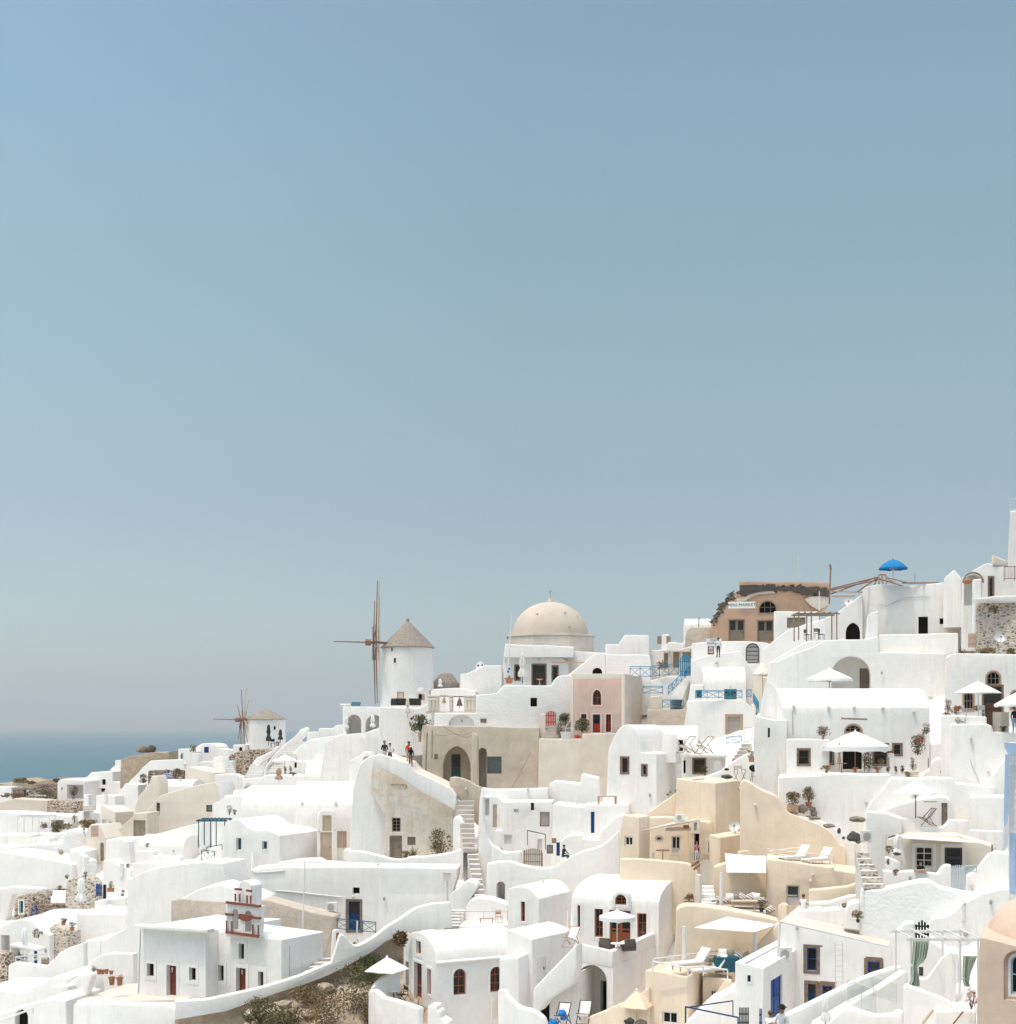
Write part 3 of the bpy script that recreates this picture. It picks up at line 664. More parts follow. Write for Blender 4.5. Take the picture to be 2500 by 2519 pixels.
V('vaulted_house', 'small white vault house with niche shapes left of the blue pergola', H, 'b', 1300, 1730, 260, 400, 130, 12, 4, 'white', s=26.2)
G('house', 'white shaded block with a flat roof under the small vault', H, 'b', '1240,560 1245,402 1640,400 1700,420 1700,560', 14, 4, 'white', s=28)
G('plaster_wall', 'white gate pier wall beside the white gate', 'wall', 'b', '960,600 970,380 1035,365 1160,450 1245,460 1245,600', 14, 2, 'white', s=27.5)
G('plaster_wall', 'broad bare white wall of the far left terraces', H, 'b', '-250,560 -250,270 0,265 280,225 580,215 600,150 660,270 800,290 820,350 820,480 640,540', 5, 6, 'white', s=25.5)
G('house', 'large smooth white house front at the left edge', H, 'b', '-300,760 -300,330 0,300 120,310 640,400 680,420 680,560 620,640 400,660 120,760', 10, 5, 'white', s=26.6, holes='w brownplain 64,680 88,737')
V('vaulted_house', 'low white vault behind the pebble walled cave house', H, 'b', 230, 660, 800, 900, 660, 6, 4.5, 'white', s=27.8)
G('cave_house', 'pebble walled cave house with pale blue shuttered door', H, 'b', '128,900 130,830* 150,740* 185,708* 225,720* 260,780* 275,810 285,900', 10, 5, 'rubble', s=28.6, holes='w bluepane 183,755 220,875')
G('stone_wall', 'dark rubble terrace wall behind the pebble cave house', 'wall', 'b', '275,900 310,800 640,788 630,900', 4, 1, 'volcanic', s=28.4)
G('stone_wall', 'ragged stone wall piers with closed parasol before them', 'wall', 'b', '610,860 615,650* 640,560* 700,540 850,545 900,600 905,740 860,860', 8, 1.5, 'rubblepale', s=28.8, wob=.1)
G('plaster_wall', 'white wall left of the stone piers with the navy gate', 'wall', 'b', '880,900 890,760 1000,750 1185,720 1190,900', 12, 2, 'white', s=30)
V('vaulted_house', 'small white vaulted house with slim window behind terracotta pots', H, 'b', 330, 715, 960, 1010, 845, 14, 5, 'white', s=31)
G('house', 'white cave house with dark openings and blue door, far left bottom', H, 'b', '-200,1400 -200,1030 0,1010 110,950* 200,930* 300,950* 350,1010 470,1080 470,1400', 12, 5, 'white', s=32.5, holes='N.9 x 8,1080 92,1240; N1.1 x 100,1195 268,1345; d darkstone 170,1225 258,1345; d blue 318,1215 352,1352; w pale 418,1210 445,1262')
G('stone_wall', 'grey pebbled planter wall with terracotta pots on top', 'wall', 'b', '465,1160 470,1010 520,975 600,1030 700,1045 695,1160', 8, 1.2, 'rubblepale', s=32.5)
G('plaster_wall', 'white house block with slim grey corner behind the planter wall', H, 'b', '712,1200 720,860 760,880 1190,880 1190,1200', 14, 5, 'white', s=32)
G('stone_wall', 'pebble wall at the very left edge below the blue door', 'wall', 'b', '-200,1480 -200,1240 0,1240 50,1260 75,1380 75,1480', 10, 1, 'rubble', s=34)
G('plaster_wall', 'white terrace wall with sloping shoulder in front of the cave house', 'wall', 'b', '70,1640 75,1370 120,1340 430,1375 520,1290* 560,1250* 640,1200* 790,1150 800,1640', 12, .6, 'white', s=35.5)
G('plaster_wall', 'tall white stepped wall joining the church and the upper terrace', H, 'b', '790,1460 800,1130 990,1130 1060,1080* 1185,1020 1200,560 1340,490* 1480,445* 1640,420* 1917,390 2100,400 2150,600 2100,760 1990,900 1300,1460', 16, 3.5, 'white', s=34.5)
G('plaster_wall', 'white parapet behind the terracotta pots of the church terrace', 'wall', 'b', '835,1480 850,1350* 900,1300* 960,1265* 1040,1250 1260,1255 1262,1480', 14, .6, 'white', s=37)
G('plaster_wall', 'sloping white stair wall left of the church terrace', 'wall', 'b', '600,1760 610,1560 770,1440 860,1440 905,1560 900,1700 880,1760', 18, 1, 'white', s=38.5, ext=2)
G('house', 'white cube shed on the lower left roof terrace', H, 'b', '480,1760 482,1560 640,1560 640,1590 625,1760', 24, 2, 'white', s=38.6)
G('house', 'broad white roof block at bottom left below the terrace wall', H, 'b', '-250,1830 -250,1610 0,1605 220,1625 490,1480 640,1490 640,1830', 12, 5, 'white', s=38)
G('arched_house', 'white house with a black arched opening at the bottom left corner', H, 'b', '-200,2000 -200,1870 20,1820 300,1720 500,1680 620,1700 640,2000', 14, 4, 'white', s=41, holes='av x 135,1772 270,1990')
G('terrace', 'paved church terrace floor edged by a thick white parapet', 'terrace', 'b', '680,2000 690,1740 700,1725 1560,1740 1600,1760* 1680,1800* 1760,1860* 1800,1960 1800,2000', 16, 1.0, 'white', s=42.5, ext=4)
G('terrace', 'church forecourt floor in front of the brown doors', 'terrace', 'b', '640,2000 700,1700 900,1700 1500,1690 1760,1680 1780,2000', 16, 6, 'floor', s=41.3, ext=2)
G('plaster_wall', 'white wall under the foot of the wide cafe stairs', 'wall', 'c', '560,1340 566,1207 748,1203 800,1172 952,1172 955,1340', 6, 1.5, 'white', s=23.8)
G('plaster_wall', 'white wall under the short stairs right of the cream house', 'wall', 'c', '285,1330 300,1170 420,1164 500,1168 575,1200 575,1330', 6, 1.5, 'white', s=23)
G('roof_slab', 'thin white porch roof over the dark openings, lower left', 'roof', 'b', '88,1195 90,1168 200,1185 352,1212 352,1232 200,1208', 12, 1.2, 'white', s=33.6, ext=0, bev=.03, roof=False)
for a in (('white rounded low block left of the running person', 'b', '70,260 72,150 110,135 300,135 300,160 465,165 465,260', 8, 2, 25), ('white arched niche wall beside the little vault', 'b', '1120,470 1135,300 1145,200* 1180,185* 1215,200 1225,300 1240,400 1240,470', 10, 1, 27.2),
          ('white bench block on the terraces under the little vault', 'b', '1270,410 1275,290 1440,285 1450,330 1700,340 1700,410', 10, 1, 27.4), ('white sloped buttress at the left of the white gate', 'b', '640,460 650,290 720,285 800,350 815,460', 10, 1, 26.6),
          ('white stepped ledge under the mound wall plants', 'c', '380,1480 390,1370 470,1362 475,1320 600,1318 640,1300 640,1480', 8, 1.2, 26.4), ('white roof ridge wall left of the arcade slope', 'e', '-60,1720 0,1640 60,1600* 150,1560* 320,1548 372,1605 372,1720', 6, 2, 26.8),
          ('white rounded wall end below the navy crossed railing', 'd', '-60,560 0,470 170,430 340,400 360,440 330,600 -60,700', 16, 2.5, 33.4), ('white step block in front of the lower left terrace wall', 'b', '470,1640 500,1500 600,1470 640,1500 650,1640', 20, 1, 37.6),
          ('white ledge wall along the big bare front, far left', 'b', '-250,640 0,640 130,620 400,640 420,690 120,700 0,800 -250,800', 8, 1, 27.6), ('white planter wall in front of the church terrace pots', 'b', '700,1760 770,1450 860,1445 870,1480 800,1700 780,1760', 20, .5, 40.2)):
    G('plaster_wall', a[0], 'wall', a[1], a[2], a[3], a[4], 'white2', s=a[5])
# ---------------------------------------------------------------- centre: windmill hill, ruin house, church, brown window houses
G('arcade_house', 'white arcade cafe with two big arched niches left of the tall windmill', H, 'e', '165,1580 165,1296 515,1300 700,1312 700,1580', 4, 5, 'white', s=25.3, holes='Na2.2 x 200,1372 340,1565; Na2.2 x 378,1375 552,1545')
G('plaster_wall', 'white slope wall with small square window below the tall windmill', 'wall', 'e', '360,1960 372,1605 372,1545 560,1478* 660,1440* 740,1412 760,1370 880,1330 930,1400 940,1960', 4, 3, 'white', s=28.2, holes='w dark 668,1532 690,1572; v x 684,1672 758,1738')
G('plaster_wall', 'broad white wall carrying the windmill terrace chairs', 'wall', 'e', '500,1420 512,1300 640,1305 880,1310 930,1290 1000,1240 1020,1420', 2, 3, 'white', s=29.3)
V('vaulted_house', 'big white vault roof below the arcade with a small arched dormer', H, 'c', 1150, 1650, 1215, 1300, 1035, 4, 6, 'white', s=26.5, holes='v x 1325,1224 1432,1243')
G('dormer_house', 'white half round dormer over a dark slit on the big vault', H, 'c', '1310,1260 1312,1205* 1330,1178* 1375,1165* 1420,1180* 1437,1210* 1440,1224 1440,1260', 4, 1.2, 'white', s=26.7, ext=.3, holes='v x 1326,1224 1430,1242')
G('plaster_wall', 'white curved roof terrace under the arcade cafe', 'wall', 'c', '1150,1060 1250,985 1340,985* 1400,900* 1480,875* 1580,870* 1660,900* 1720,960 1740,1060', 4, 5, 'white', s=25.6)
G('plaster_wall', 'low white wall beside the red flower pot and stairs', 'wall', 'c', '1560,1120 1570,1040 1640,1010 1700,960 1760,950 1790,985 1790,1120', 10, 1.5, 'white', s=28.6)
G('house', 'small white cafe wall with a dark door under the white parasol', H, 'c', '940,1200 945,1060 1060,1040 1190,1045 1190,1200', 6, 2, 'white2', s=24.4, holes='w dark 1050,1058 1074,1108')
G('plaster_wall', 'white terrace edge under the potted plants by the wide stairs', 'wall', 'c', '700,1260 760,1180 930,1170 1150,1185 1330,1200 1330,1290', 6, 4, 'white', s=25.2)
V('vaulted_house', 'long low white vault left of the tan door house', H, 'c', 540, 1120, 1560, 1660, 1275, 8, 6, 'white', s=28.6)
G('plaster_wall', 'white mound wall behind the blue pergola', 'wall', 'c', '270,1640 285,1440* 330,1425* 420,1385* 520,1375 620,1372 700,1640', 8, 2, 'white', s=26.8)
V('tan_door_house', 'white house under a broad vault with tan boarded doors', H, 'd', 1062, 1905, -5, 420, -372, -7, 8, 'white2', s=31, holes='w panel 1452,97 1545,257')
G('dormer_house', 'rounded white gable holding a tall tan double height door', H, 'd', '1262,420 1266,0 1275,-60* 1300,-92* 1360,-106* 1420,-92* 1442,-60* 1455,-5 1455,420', -7, 1.2, 'white2', s=31.6, holes='w panel 1316,-52 1402,96; d tan 1297,108 1405,392')
G('two_window_house', 'white house with wavy gable and two small blue paned windows', H, 'd', '362,560 375,75 400,35* 440,0* 490,-15* 545,5* 590,40* 620,65* 700,90* 780,88* 850,105* 915,140 912,520 700,560', 24, 6, 'white', s=32.2, to=1285, holes='w bluepane 505,162 553,280; w bluepane 748,192 796,274')
G('plaster_wall', 'white terrace ledge in front of the tan door house', 'wall', 'd', '890,520 905,388 1290,372 1340,402 1640,425 1640,520', -4, 2.5, 'white', s=32.6)
G('ruin_house', 'stained ochre ruin house with a grey door and barred window', H, 'f', '175,1060 178,600 45,370 62,30 150,25 400,105* 470,185* 620,255* 800,345* 850,410 850,480 838,570 822,640 820,1060', 2, 6, 'ruin', s=33.6, mat2='white', holes='w old 246,620 328,752; d old 236,800 330,990; w wood 393,800 470,880')
G('plaster_wall', 'white coping band sloping along the top of the ochre ruin', 'wall', 'f', '58,145 62,28 150,22 400,102* 470,182* 620,252* 800,342* 852,408 852,480 840,560 800,528 640,440* 480,350* 330,250* 190,180*', 2, .25, 'white', s=33.9, ext=0, wob=.05)
G('plaster_wall', 'white lit wall edge left of the ochre ruin under the red flowers', 'wall', 'f', '-160,640 -120,330* -60,120* 0,60 60,32 190,32 195,640', 2, 4, 'white', s=33.35)
G('tan_house', 'old tan plastered house with arched porch, teal door and grey shutter', H, 'e', '915,2090 915,1474 1400,1482 2020,1494 2010,2090', 4, 6, 'tan', s=31, holes='Np1.6 x 1108,1670 1372,2080; Na1.2 x 1445,1686 1525,2080; w grey 1527,1768 1665,1930; N.2 x 1030,1745 1065,1795; d teal 1190,1745 1278,2060')
G('tan_buttress', 'sloping tan buttress between the porch and the second arch', 'buttress', 'e', '1378,2100 1385,1545 1405,1545 1440,1575 1445,2100', 4, .8, 'tan', s=31.9, ext=1)
G('tan_parapet', 'curved tan wall curling in front of the arched porch', 'wall', 'f', '788,345 790,240 832,232 905,245* 980,275* 1030,310 1085,330 1072,545 1045,560 850,410', 12, .5, 'tan', s=33.2, ext=1)
G('church_wall', 'rough white church terrace wall with plaque and square dark window', 'wall', 'e', '1025,1490 1028,1360 1420,1358 1422,1186 1620,1172 1685,1094 2133,1098 2155,1050* 2190,1015* 2235,1002 2330,1002 2335,1420 2020,1500', 3, 6, 'rough', s=30.2, holes='Na.35 x 1165,1376 1405,1476; w plate 1464,1410 1523,1449; v x 1936,1214 1999,1296')
G('plaster_wall', 'cream lit house block left of the dome church', H, 'e', '1275,1200 1275,990 1340,985 1430,940 1500,910 1660,908 1672,975 1675,1200', 4, 4, 'white2', s=28)
G('plaster_wall', 'white terrace wall behind the stone belfry frame', 'wall', 'e', '930,1380 1005,1133 1260,1120 1420,1150 1430,1380', 3, 3, 'white2', s=28.6)
G('mini_belfry', 'tiny white bell gable on the ridge left of the dome', 'belfry', 'e', '1420,945 1422,905* 1440,885* 1468,872* 1490,888* 1500,915 1500,945', 4, .5, 'white', s=27.8, ext=0, holes='av x 1436,898 1450,918; av x 1474,896 1488,914', bev=.02)
# mill stump
def stump():
    c = W(*px1('e', 1138, 1135), 27.4); bm = NB(); r = 127 / 3.834 / 27.4
    lathe(bm, [(r, -1), (r, .45), (r * .97, .6), (r * .45, 1.42), (r * .1, 1.5)], 22, jit=.01)
    tag(part('mill_stump', bm, 'thatch', None, None, 30), 'broad brown thatched stump roof right of the tall windmill', 'mill').location = c
stump()
# dome church
def dome_church():
    s = 27.2; c = W(*px1('h', 590, 585), s); root = thing('dome_church', 'church with large sand coloured dome on an octagonal drum', 'church', c); c *= (c.y + 3.5) / c.y; root.location = c; k = c.y * s / F
    u = 1 / 3.834 / s * k
    bm = NB(); n = 8; r = 412 * u / math.cos(math.pi / 8) * .97
    for z0, z1, rr in ((-2.5, 128 * u, r), (128 * u, 150 * u, r * 1.025)):
        vs = [[bm.verts.new((rr * math.cos(2 * math.pi * (q + .5) / n), rr * math.sin(2 * math.pi * (q + .5) / n), z)) for q in range(n)] for z in (z0, z1)]
        for q in range(n): bm.faces.new((vs[0][q], vs[0][(q + 1) % n], vs[1][(q + 1) % n], vs[1][q]))
        bm.faces.new(vs[1])
    part('drum', bm, 'dirty', root, None, 30)
    bm = NB(); R0 = 358 * u; h = 318 * u
    lathe(bm, [(R0 * math.cos(a), 148 * u + h * math.sin(a)) for a in [math.pi / 2 * q / 16 for q in range(16)]] + [(R0 * .07, 148 * u + h)], 48)
    part('dome', bm, 'domeplaster', root, None, 60)
    bm = NB(); lathe(bm, [(30 * u, 458 * u), (24 * u, 475 * u), (14 * u, 498 * u), (9 * u, 508 * u)], 10); part('finial', bm, 'domeplaster', root)
    bm = NB(); tube(bm, (0, 0, 505 * u), (0, 0, 585 * u), .025); tube(bm, (-.18, 0, 560 * u), (.18, 0, 560 * u), .022); part('cross', bm, 'metal', root)
    for ax, ay in ((-2.02, .62), (-1.1, .66), (-.62, .58), (-1.08, .2)):
        bm = NB(); p = Vector((R0 * math.cos(ay) * math.cos(ax), R0 * math.cos(ay) * math.sin(ax), 148 * u + h * math.sin(ay))); d = Vector((math.cos(ax), math.sin(ax), .3))
        tube(bm, p - d * .1, p + d * .12, .12, 6, .07); part('vent', bm, 'domeplaster', root)
dome_church()
G('church_house', 'white church lodge with brown framed windows in front of the dome', H, 'h', '130,920 150,640 700,645 760,690 790,905', 3, 2.5, 'white', s=28, holes='w darkstone 262,720 298,850; d darkstone 425,712 543,900; w darkstone 615,728 658,860')
G('plaster_wall', 'white sloping roof parapet under the dome drum', 'wall', 'h', '148,640 165,514 815,541 815,640', 3, 1.6, 'white', s=28.1, ext=0)
G('plaster_wall', 'white shaded block between dome lodge and the stair arch', H, 'h', '690,900 692,640 790,640 790,582 1112,600 1112,900', 3, 3, 'white', s=27.8)
G('plaster_wall', 'white diagonal stair wall with a dark arched passage', 'wall', 'h', '745,930 755,808 920,682 1008,600 1112,600 1112,930', 5, 1.5, 'white', s=28.9, holes='av x 986,738 1080,860')
G('house', 'pale grey roof block with slanted top right of the dome', H, 'h', '1108,640 1110,514 1232,518 1290,430 1520,432 1530,530 1530,640', 6, 4, 'white2', s=27.4)
G('house', 'white house with sloping lower wall right of the dome', H, 'h', '1110,860 1112,610 1530,618 1545,700 1545,860', 6, 2, 'rough', s=28.4)
# pink house
G('pink_house', 'pink house with red arched window, red doors and a sand coloured side', H, 'h', '782,1400 785,797 1290,793 1288,1400', 14, 5, 'pink', s=30.6, to=1538, mat2='beige', bev=.03, wob=0, holes='pw redwin 990,945 1072,1092; d red 990,1178 1062,1350; w redwin 880,1175 932,1330; w redwin 1114,1178 1164,1345')
pk = bpy.data.objects['pink_house']
for poly in ('782,1400 784,796 810,796 808,1400', '810,846 810,796 1262,794 1262,838', '1262,1400 1262,794 1291,793 1289,1400'): G('cornice', '', '', 'h', poly, 14, .3, 'cream', s=30.9, ext=0, bev=.02, wob=0, of=pk, ax=1036)
G('plaster_wall', 'dirty cream terrace wall below the red picket gate', 'wall', 'h', '470,1960 482,1405 905,1412 905,1960', 5, 3, 'dirty', s=31.5)
G('plaster_wall', 'sand coloured terrace wall below the pink house doors', 'wall', 'h', '895,1960 890,1362 1200,1358 1180,1960', 8, 3, 'beige', s=31.7)
G('plaster_wall', 'small white pier left of the red picket gate', 'wall', 'h', '485,1420 490,1230 500,1172 545,1172 548,1420', 5, .5, 'dirty', s=30.9, ext=.5)
stairs('stairs', 'small white steps under the red picket gate', 'h', '530,1400 640,1400 645,1285 548,1285', 5, 31.1, 30.6)
G('plaster_wall', 'white curved wall running right from the tan house parapet', 'wall', 'f', '1050,640 1070,480 1090,335 1180,350* 1350,350* 1560,345* 1720,340 1720,640', 3, 1, 'white', s=33.6)
G('plaster_wall', 'white block house roof right of the tan house', H, 'i', '380,380 385,140 400,100* 450,88* 560,100* 680,110 690,20 850,55 870,130 920,380', 6, 3, 'white', s=33.4)
G('house', 'white terrace house with a brown niche door left of the vent block', H, 'f', '1080,760 1090,420 1240,415 1300,470 1300,760', 10, 3, 'white', s=34.4, holes='d tan 1198,495 1238,710; N.5 x 1118,420 1170,620')
G('house', 'light grey house wall with cross vents and two shuttered windows', H, 'f', '1215,960 1220,740 1285,735 1290,470 1600,468 1600,560 1545,560 1545,468 1760,465 1755,960', 5, 3, 'white2', s=34.8, roof=False, holes='w mesh 1642,565 1734,704; w pale 1303,780 1378,868; w pale 1620,820 1665,930')
G('house', 'white house right of the vents with a narrow navy door', H, 'i', '405,600 420,300 700,330 740,310 1000,302 1140,310 1150,600', 6, 4, 'white', s=35.3, holes='d blue 781,372 816,574')
G('plaster_wall', 'white stepped blocks below the narrow navy door', 'wall', 'i', '500,840 505,640 580,590 690,590 700,630 860,640 870,560 1020,420 1090,400 1090,840', 8, 2.5, 'white', s=36.2)
G('plaster_wall', 'smooth white wall curving down to the grey picket gate', 'wall', 'i', '-215,1240 -200,862 -110,846 0,838 150,880* 330,905* 430,890* 540,825* 700,745* 850,705* 950,640* 1040,555 1060,700 1052,980 1060,1240', 8, .9, 'white', s=38, holes='f: Na.9 x 1232,1222 1314,1430')
G('plaster_wall', 'white courtyard wall beside the grey picket gate', 'wall', 'i', '-190,900 -150,680 -30,760 60,745 130,745 140,900', 8, .5, 'white', s=37)
G('plaster_wall', 'winding white stair parapet right of the village steps', 'wall', 'f', '1050,1200 1062,700 1075,420 1105,412 1110,650 1130,740* 1160,830* 1230,920* 1350,950 1200,960 1195,1130 1140,1160 1130,1200', 14, .6, 'white', s=35.6, wob=.05)
G('plaster_wall', 'white pier left of the village steps beside the ruin', 'wall', 'f', '815,1100 820,640 850,600 915,665 920,920 960,930 955,1100', 14, 1.5, 'white', s=34.6)
stairs('stairs', 'upper flight of worn village steps beside the ochre ruin', 'f', '920,950 1030,950 1020,480 855,440', 11, 35.5, 33.6)
stairs('stairs', 'lower flight of worn village steps past the white pier', 'f', '1030,1390 1125,1390 1060,960 960,960', 9, 38.5, 35.6)
G('plaster_wall', 'long white parapet in front of the ruin house garden', 'wall', 'f', '-170,1120 -160,930 0,945 230,1005* 340,1016* 420,990* 560,985* 820,948* 870,918 960,920 955,1120', 2, .8, 'white', s=35)
G('blue_door_wall', 'wide white wall with a blue door framed in dark stone', 'wall', 'f', '-880,1560 -1090,1110 -860,1092 -340,1085 0,1086 190,1090 868,1098 862,1180* 840,1260* 815,1330* 900,1350 960,1480 300,1900 -420,1900', 2, 3, 'white', s=36.6, holes='d: d bluestone 1558,762 1670,1035; d: v x 1602,630 1667,690')
G('plaster_wall', 'white slope wall beside the foot of the village steps', 'wall', 'f', '800,1640 805,1330* 860,1290* 960,1220* 1050,1260* 1020,1340* 980,1400 960,1640', 6, 2, 'white', s=38.2, ext=1)
G('plaster_wall', 'rounded white stair cheek above the roof terrace chair', 'wall', 'f', '930,1680 945,1480* 980,1400* 1060,1375 1180,1385 1340,1440 1340,1680', 6, 1.5, 'white', s=39.5)
stairs('stairs', 'white steps rising from the railed roof terrace', 'f', '740,1660 880,1660 940,1480 820,1490', 6, 40.5, 39)
G('rough_wall', 'rough tan church rear wall with white shoulder roofs', 'wall', 'd', '-118,1010 -112,750 0,736 400,765 780,742 950,790* 1100,832* 1300,880* 1432,905 1300,1010', 6, 2, 'tanrough', s=38.2)
G('plaster_wall', 'white rounded roof shoulder behind the church bell gable', 'wall', 'd', '-60,780 0,735* 120,660* 250,620* 350,600 480,645* 640,690* 760,740 760,790', 6, 3, 'white', s=38)
G('chapel', 'left half of the white double church with brown cross door', 'church', 'd', '-425,1660 -425,1012 -402,1000 216,1045 216,1690', 33, 6.5, 'white', s=41, bev=.05, holes='w church -338,1347 -272,1470; d church -152,1365 -60,1655; w church 62,1387 124,1508')
G('cornice', '', '', 'd', '-460,1016 -455,980 -400,985 232,1025 230,1062', 33, .6, 'white', s=41.6, ext=0, bev=.05, of=bpy.data.objects['chapel'], ax=-100)
G('chapel', 'right half of the white double church carrying the bell gable', 'church', 'd', '270,1720 276,1032 400,1050 700,1090 930,1120 925,1720', 33, 5.5, 'white', s=42.1, to=1330, holes='w church 530,1160 580,1306; d church 505,1390 595,1660; w church 338,1364 388,1514; w church 712,1424 762,1574')
bt = G('bell_gable', 'white bell gable with dark red bands and small red columns', 'belfry', 'd', '400,1095 402,768 725,806 712,1110', 33, 1.2, 'white', s=42.3, ext=0, bev=.03, to=775, holes='Na.5 x 466,832 524,1030; Na.5 x 586,848 648,1050')
G('tier', '', '', 'd', '483,790 486,640 528,622 530,592* 570,566* 615,575* 645,612 648,645 642,800', 33, .9, 'white', s=42.2, ext=0, bev=.03, of=bt, ax=565)
for poly in ('398,1062 398,1040 712,1082 706,1106', '402,782 404,760 728,798 726,820', '398,895 398,872 470,880 470,898', '648,925 648,903 726,912 726,932', '484,654 484,636 545,642 545,660', '594,668 594,650 642,656 642,676', '520,925 525,880 650,895 645,925* 610,948* 580,948* 545,935*'): G('band', '', '', 'd', poly, 33, .12, 'brick', s=42.42, ext=0, bev=0, wob=0, of=bt, ax=565)
for x, y0, y1 in ((408, 945, 1045), (458, 950, 1052), (656, 980, 1078), (708, 988, 1092), (492, 690, 762), (532, 692, 768), (602, 706, 780), (636, 708, 782)):
    G('column', '', '', 'd', f'{x-5},{y1} {x-5},{y0+8} {x-10},{y0} {x+10},{y0} {x+5},{y0+8} {x+5},{y1}', 33, .06, 'brick', s=42.42, ext=0, bev=0, wob=0, of=bt, ax=565)
stairs('stairs', 'white church side steps climbing to the brown gate', 'd', '1090,1490 1190,1490 1430,1290 1310,1285', 5, 42.8, 41.2)
G('plaster_wall', 'white gate pier beside the brown gate and blue railing', 'wall', 'd', '1355,1340 1405,1030 1445,1030 1450,1340', 20, .5, 'white', s=39.2)
G('boundary_wall', 'long curving white wall sweeping below the double church', 'wall', 'd', '-80,1880 -75,1705 215,1692 480,1635* 780,1565* 1100,1465* 1400,1340 1440,1230* 1480,1090* 1520,1085* 1580,1150* 1650,1180* 1800,1100* 1917,1010* 2075,912* 2200,830* 2365,782* 2525,772 2545,1010 2100,1060 1917,1140* 1700,1290* 1300,1490* 850,1640* 600,1730* 400,1800', -14, .6, 'white', s=43.1, ext=0, wob=.05)
G('rock_face', 'grey stained rock face under the curving church wall', 'rock face', 'd', '-80,2000 -75,1840 400,1785 600,1715 850,1630 1300,1480 1700,1280 1917,1130 2110,1050 2130,1250 1700,1560 1300,1750 900,2000', -14, .8, 'rockground', s=43.0, ext=2, wob=.1, kind='structure')
# ---- gable house with brown arched windows
V('gable_house', 'white barrel vaulted house with brown arched windows and open door', H, 'g', 832, 1835, 1028, 1768, 655, -27, 4.6, 'white2', s=45, over=.12, holes='aw brown 1032,1117 1183,1425; aw brown 1466,1092 1608,1390; w brownplain 600,792 655,948; w brownplain 474,1034 511,1333; d brownopen 575,1048 665,1570; w brownplain 727,1120 773,1425')
G('plaster_wall', 'curved white terrace parapet behind the small parasol', 'wall', 'g', '40,1700 60,1385* 120,1300* 200,1225* 300,1178* 415,1158 415,1700', -28, .35, 'white', s=45.5)
G('plaster_wall', 'white front parapet of the terrace with the parasol', 'wall', 'g', '15,2000 25,1400 55,1368 105,1380 200,1458* 330,1490* 540,1556 622,1585 622,2000', 30, .5, 'white', s=46.6, holes='')
G('plaster_wall', 'stepped white blocks beside the open brown door', 'wall', 'g', '700,2000 725,1560 828,1560 835,1612 868,1640 872,1705 962,1768 962,2000', 14, 1.2, 'white', s=46.8)
G('plaster_wall', 'white roof terrace edge with railing above the vaulted house', 'wall', 'f', '640,1760 650,1650 880,1640 1340,1625 1340,1760', 3, 3, 'white', s=40.4)
G('white_house', 'white gabled house with one slim brown window and chimney ledge', H, 'f', '1325,1800 1340,1292 1400,1270* 1480,1268* 1540,1285* 1580,1320* 1640,1388 1632,1800', 28, 6, 'white', s=41.5, to=1945, mat2='white2', holes='w brown 1464,1412 1504,1598')
V('brown_window_house', 'broad white vaulted house with brown french doors and tall windows', H, 'i', 600, 1424, 1245, 1680, 985, 21, 8, 'white', s=43, mat2='white2', holes='w brown 817,1288 896,1555; d brown 957,1302 1156,1650; w brown 1219,1330 1307,1604; w brownplain 656,1254 682,1494')
G('dormer_house', 'small white arched dormer with a half round brown window', H, 'i', '952,1285 966,1205* 1000,1145* 1060,1122* 1112,1145* 1135,1205* 1142,1300', 21, 1.0, 'white', s=43.35, ext=0, holes='aw brown 1010,1152 1116,1250')
G('terrace_block', 'white terrace block over a big arched porch with deck chairs', 'terrace', 'j', '796,1990 808,1165 850,1150 1242,1240 1235,1990', 24, 3.4, 'white', s=47, to=1750, mat2='white2', bev=.03, holes='Na2.5 x 816,1222 1165,1960; v x 1088,1410 1160,1800')
G('parapet', 'white front parapet of the french door terrace', 'wall', 'j', '800,1180 808,985 850,972 1242,1062 1238,1260', 24, .25, 'white', s=47.02, ext=0, bev=.06)
G('parapet', 'shaded side parapet of the french door terrace', 'wall', 'j', '1180,1250 1182,1048 1243,1062 1239,1262', 24, 3.4, 'white2', s=47.2, ext=0, bev=.05, to=1750)
G('stair_wall', 'white diagonal stair wall rising to the french door terrace', 'wall', 'j', '288,1800 296,1505 805,978 808,1240 772,1450 470,1640 372,1770', 22, 1.0, 'white', s=48, ext=0)
G('house', 'white porch wall with an arched dark doorway under the stair', H, 'j', '300,2000 310,1600 480,1500 840,1300 840,2000', 22, 2, 'white2', s=47.2, holes='ad dark 372,1622 490,1990')
G('white_house', 'white corner house with a plain white door below the deck chair', H, 'i', '-25,2040 -15,1482 60,1500 228,1573 224,2040', 36, 5, 'white', s=45, to=620, mat2='white2', holes='j: d white 340,1132 448,1412')
G('plaster_wall', 'white courtyard block right of the lattice window', 'wall', 'j', '-110,1560 -105,1145 0,1140 125,1132 128,1560', 20, 2, 'white', s=46, holes='')
G('plaster_wall', 'white parapet with slanted coping right of the arched windows', 'wall', 'g', '1550,2000 1556,1366 1640,1372* 1700,1480* 1815,1580 1917,1600 2000,1680 2000,2000', 25, .4, 'white', s=47.5)
G('plaster_wall', 'rounded white wall at the bottom beside the blue bags', 'wall', 'j', '-60,2050 -50,1560 20,1620* 130,1720* 250,1752* 350,1800* 420,1860* 450,1940 450,2050', 16, .6, 'white', s=49.5)
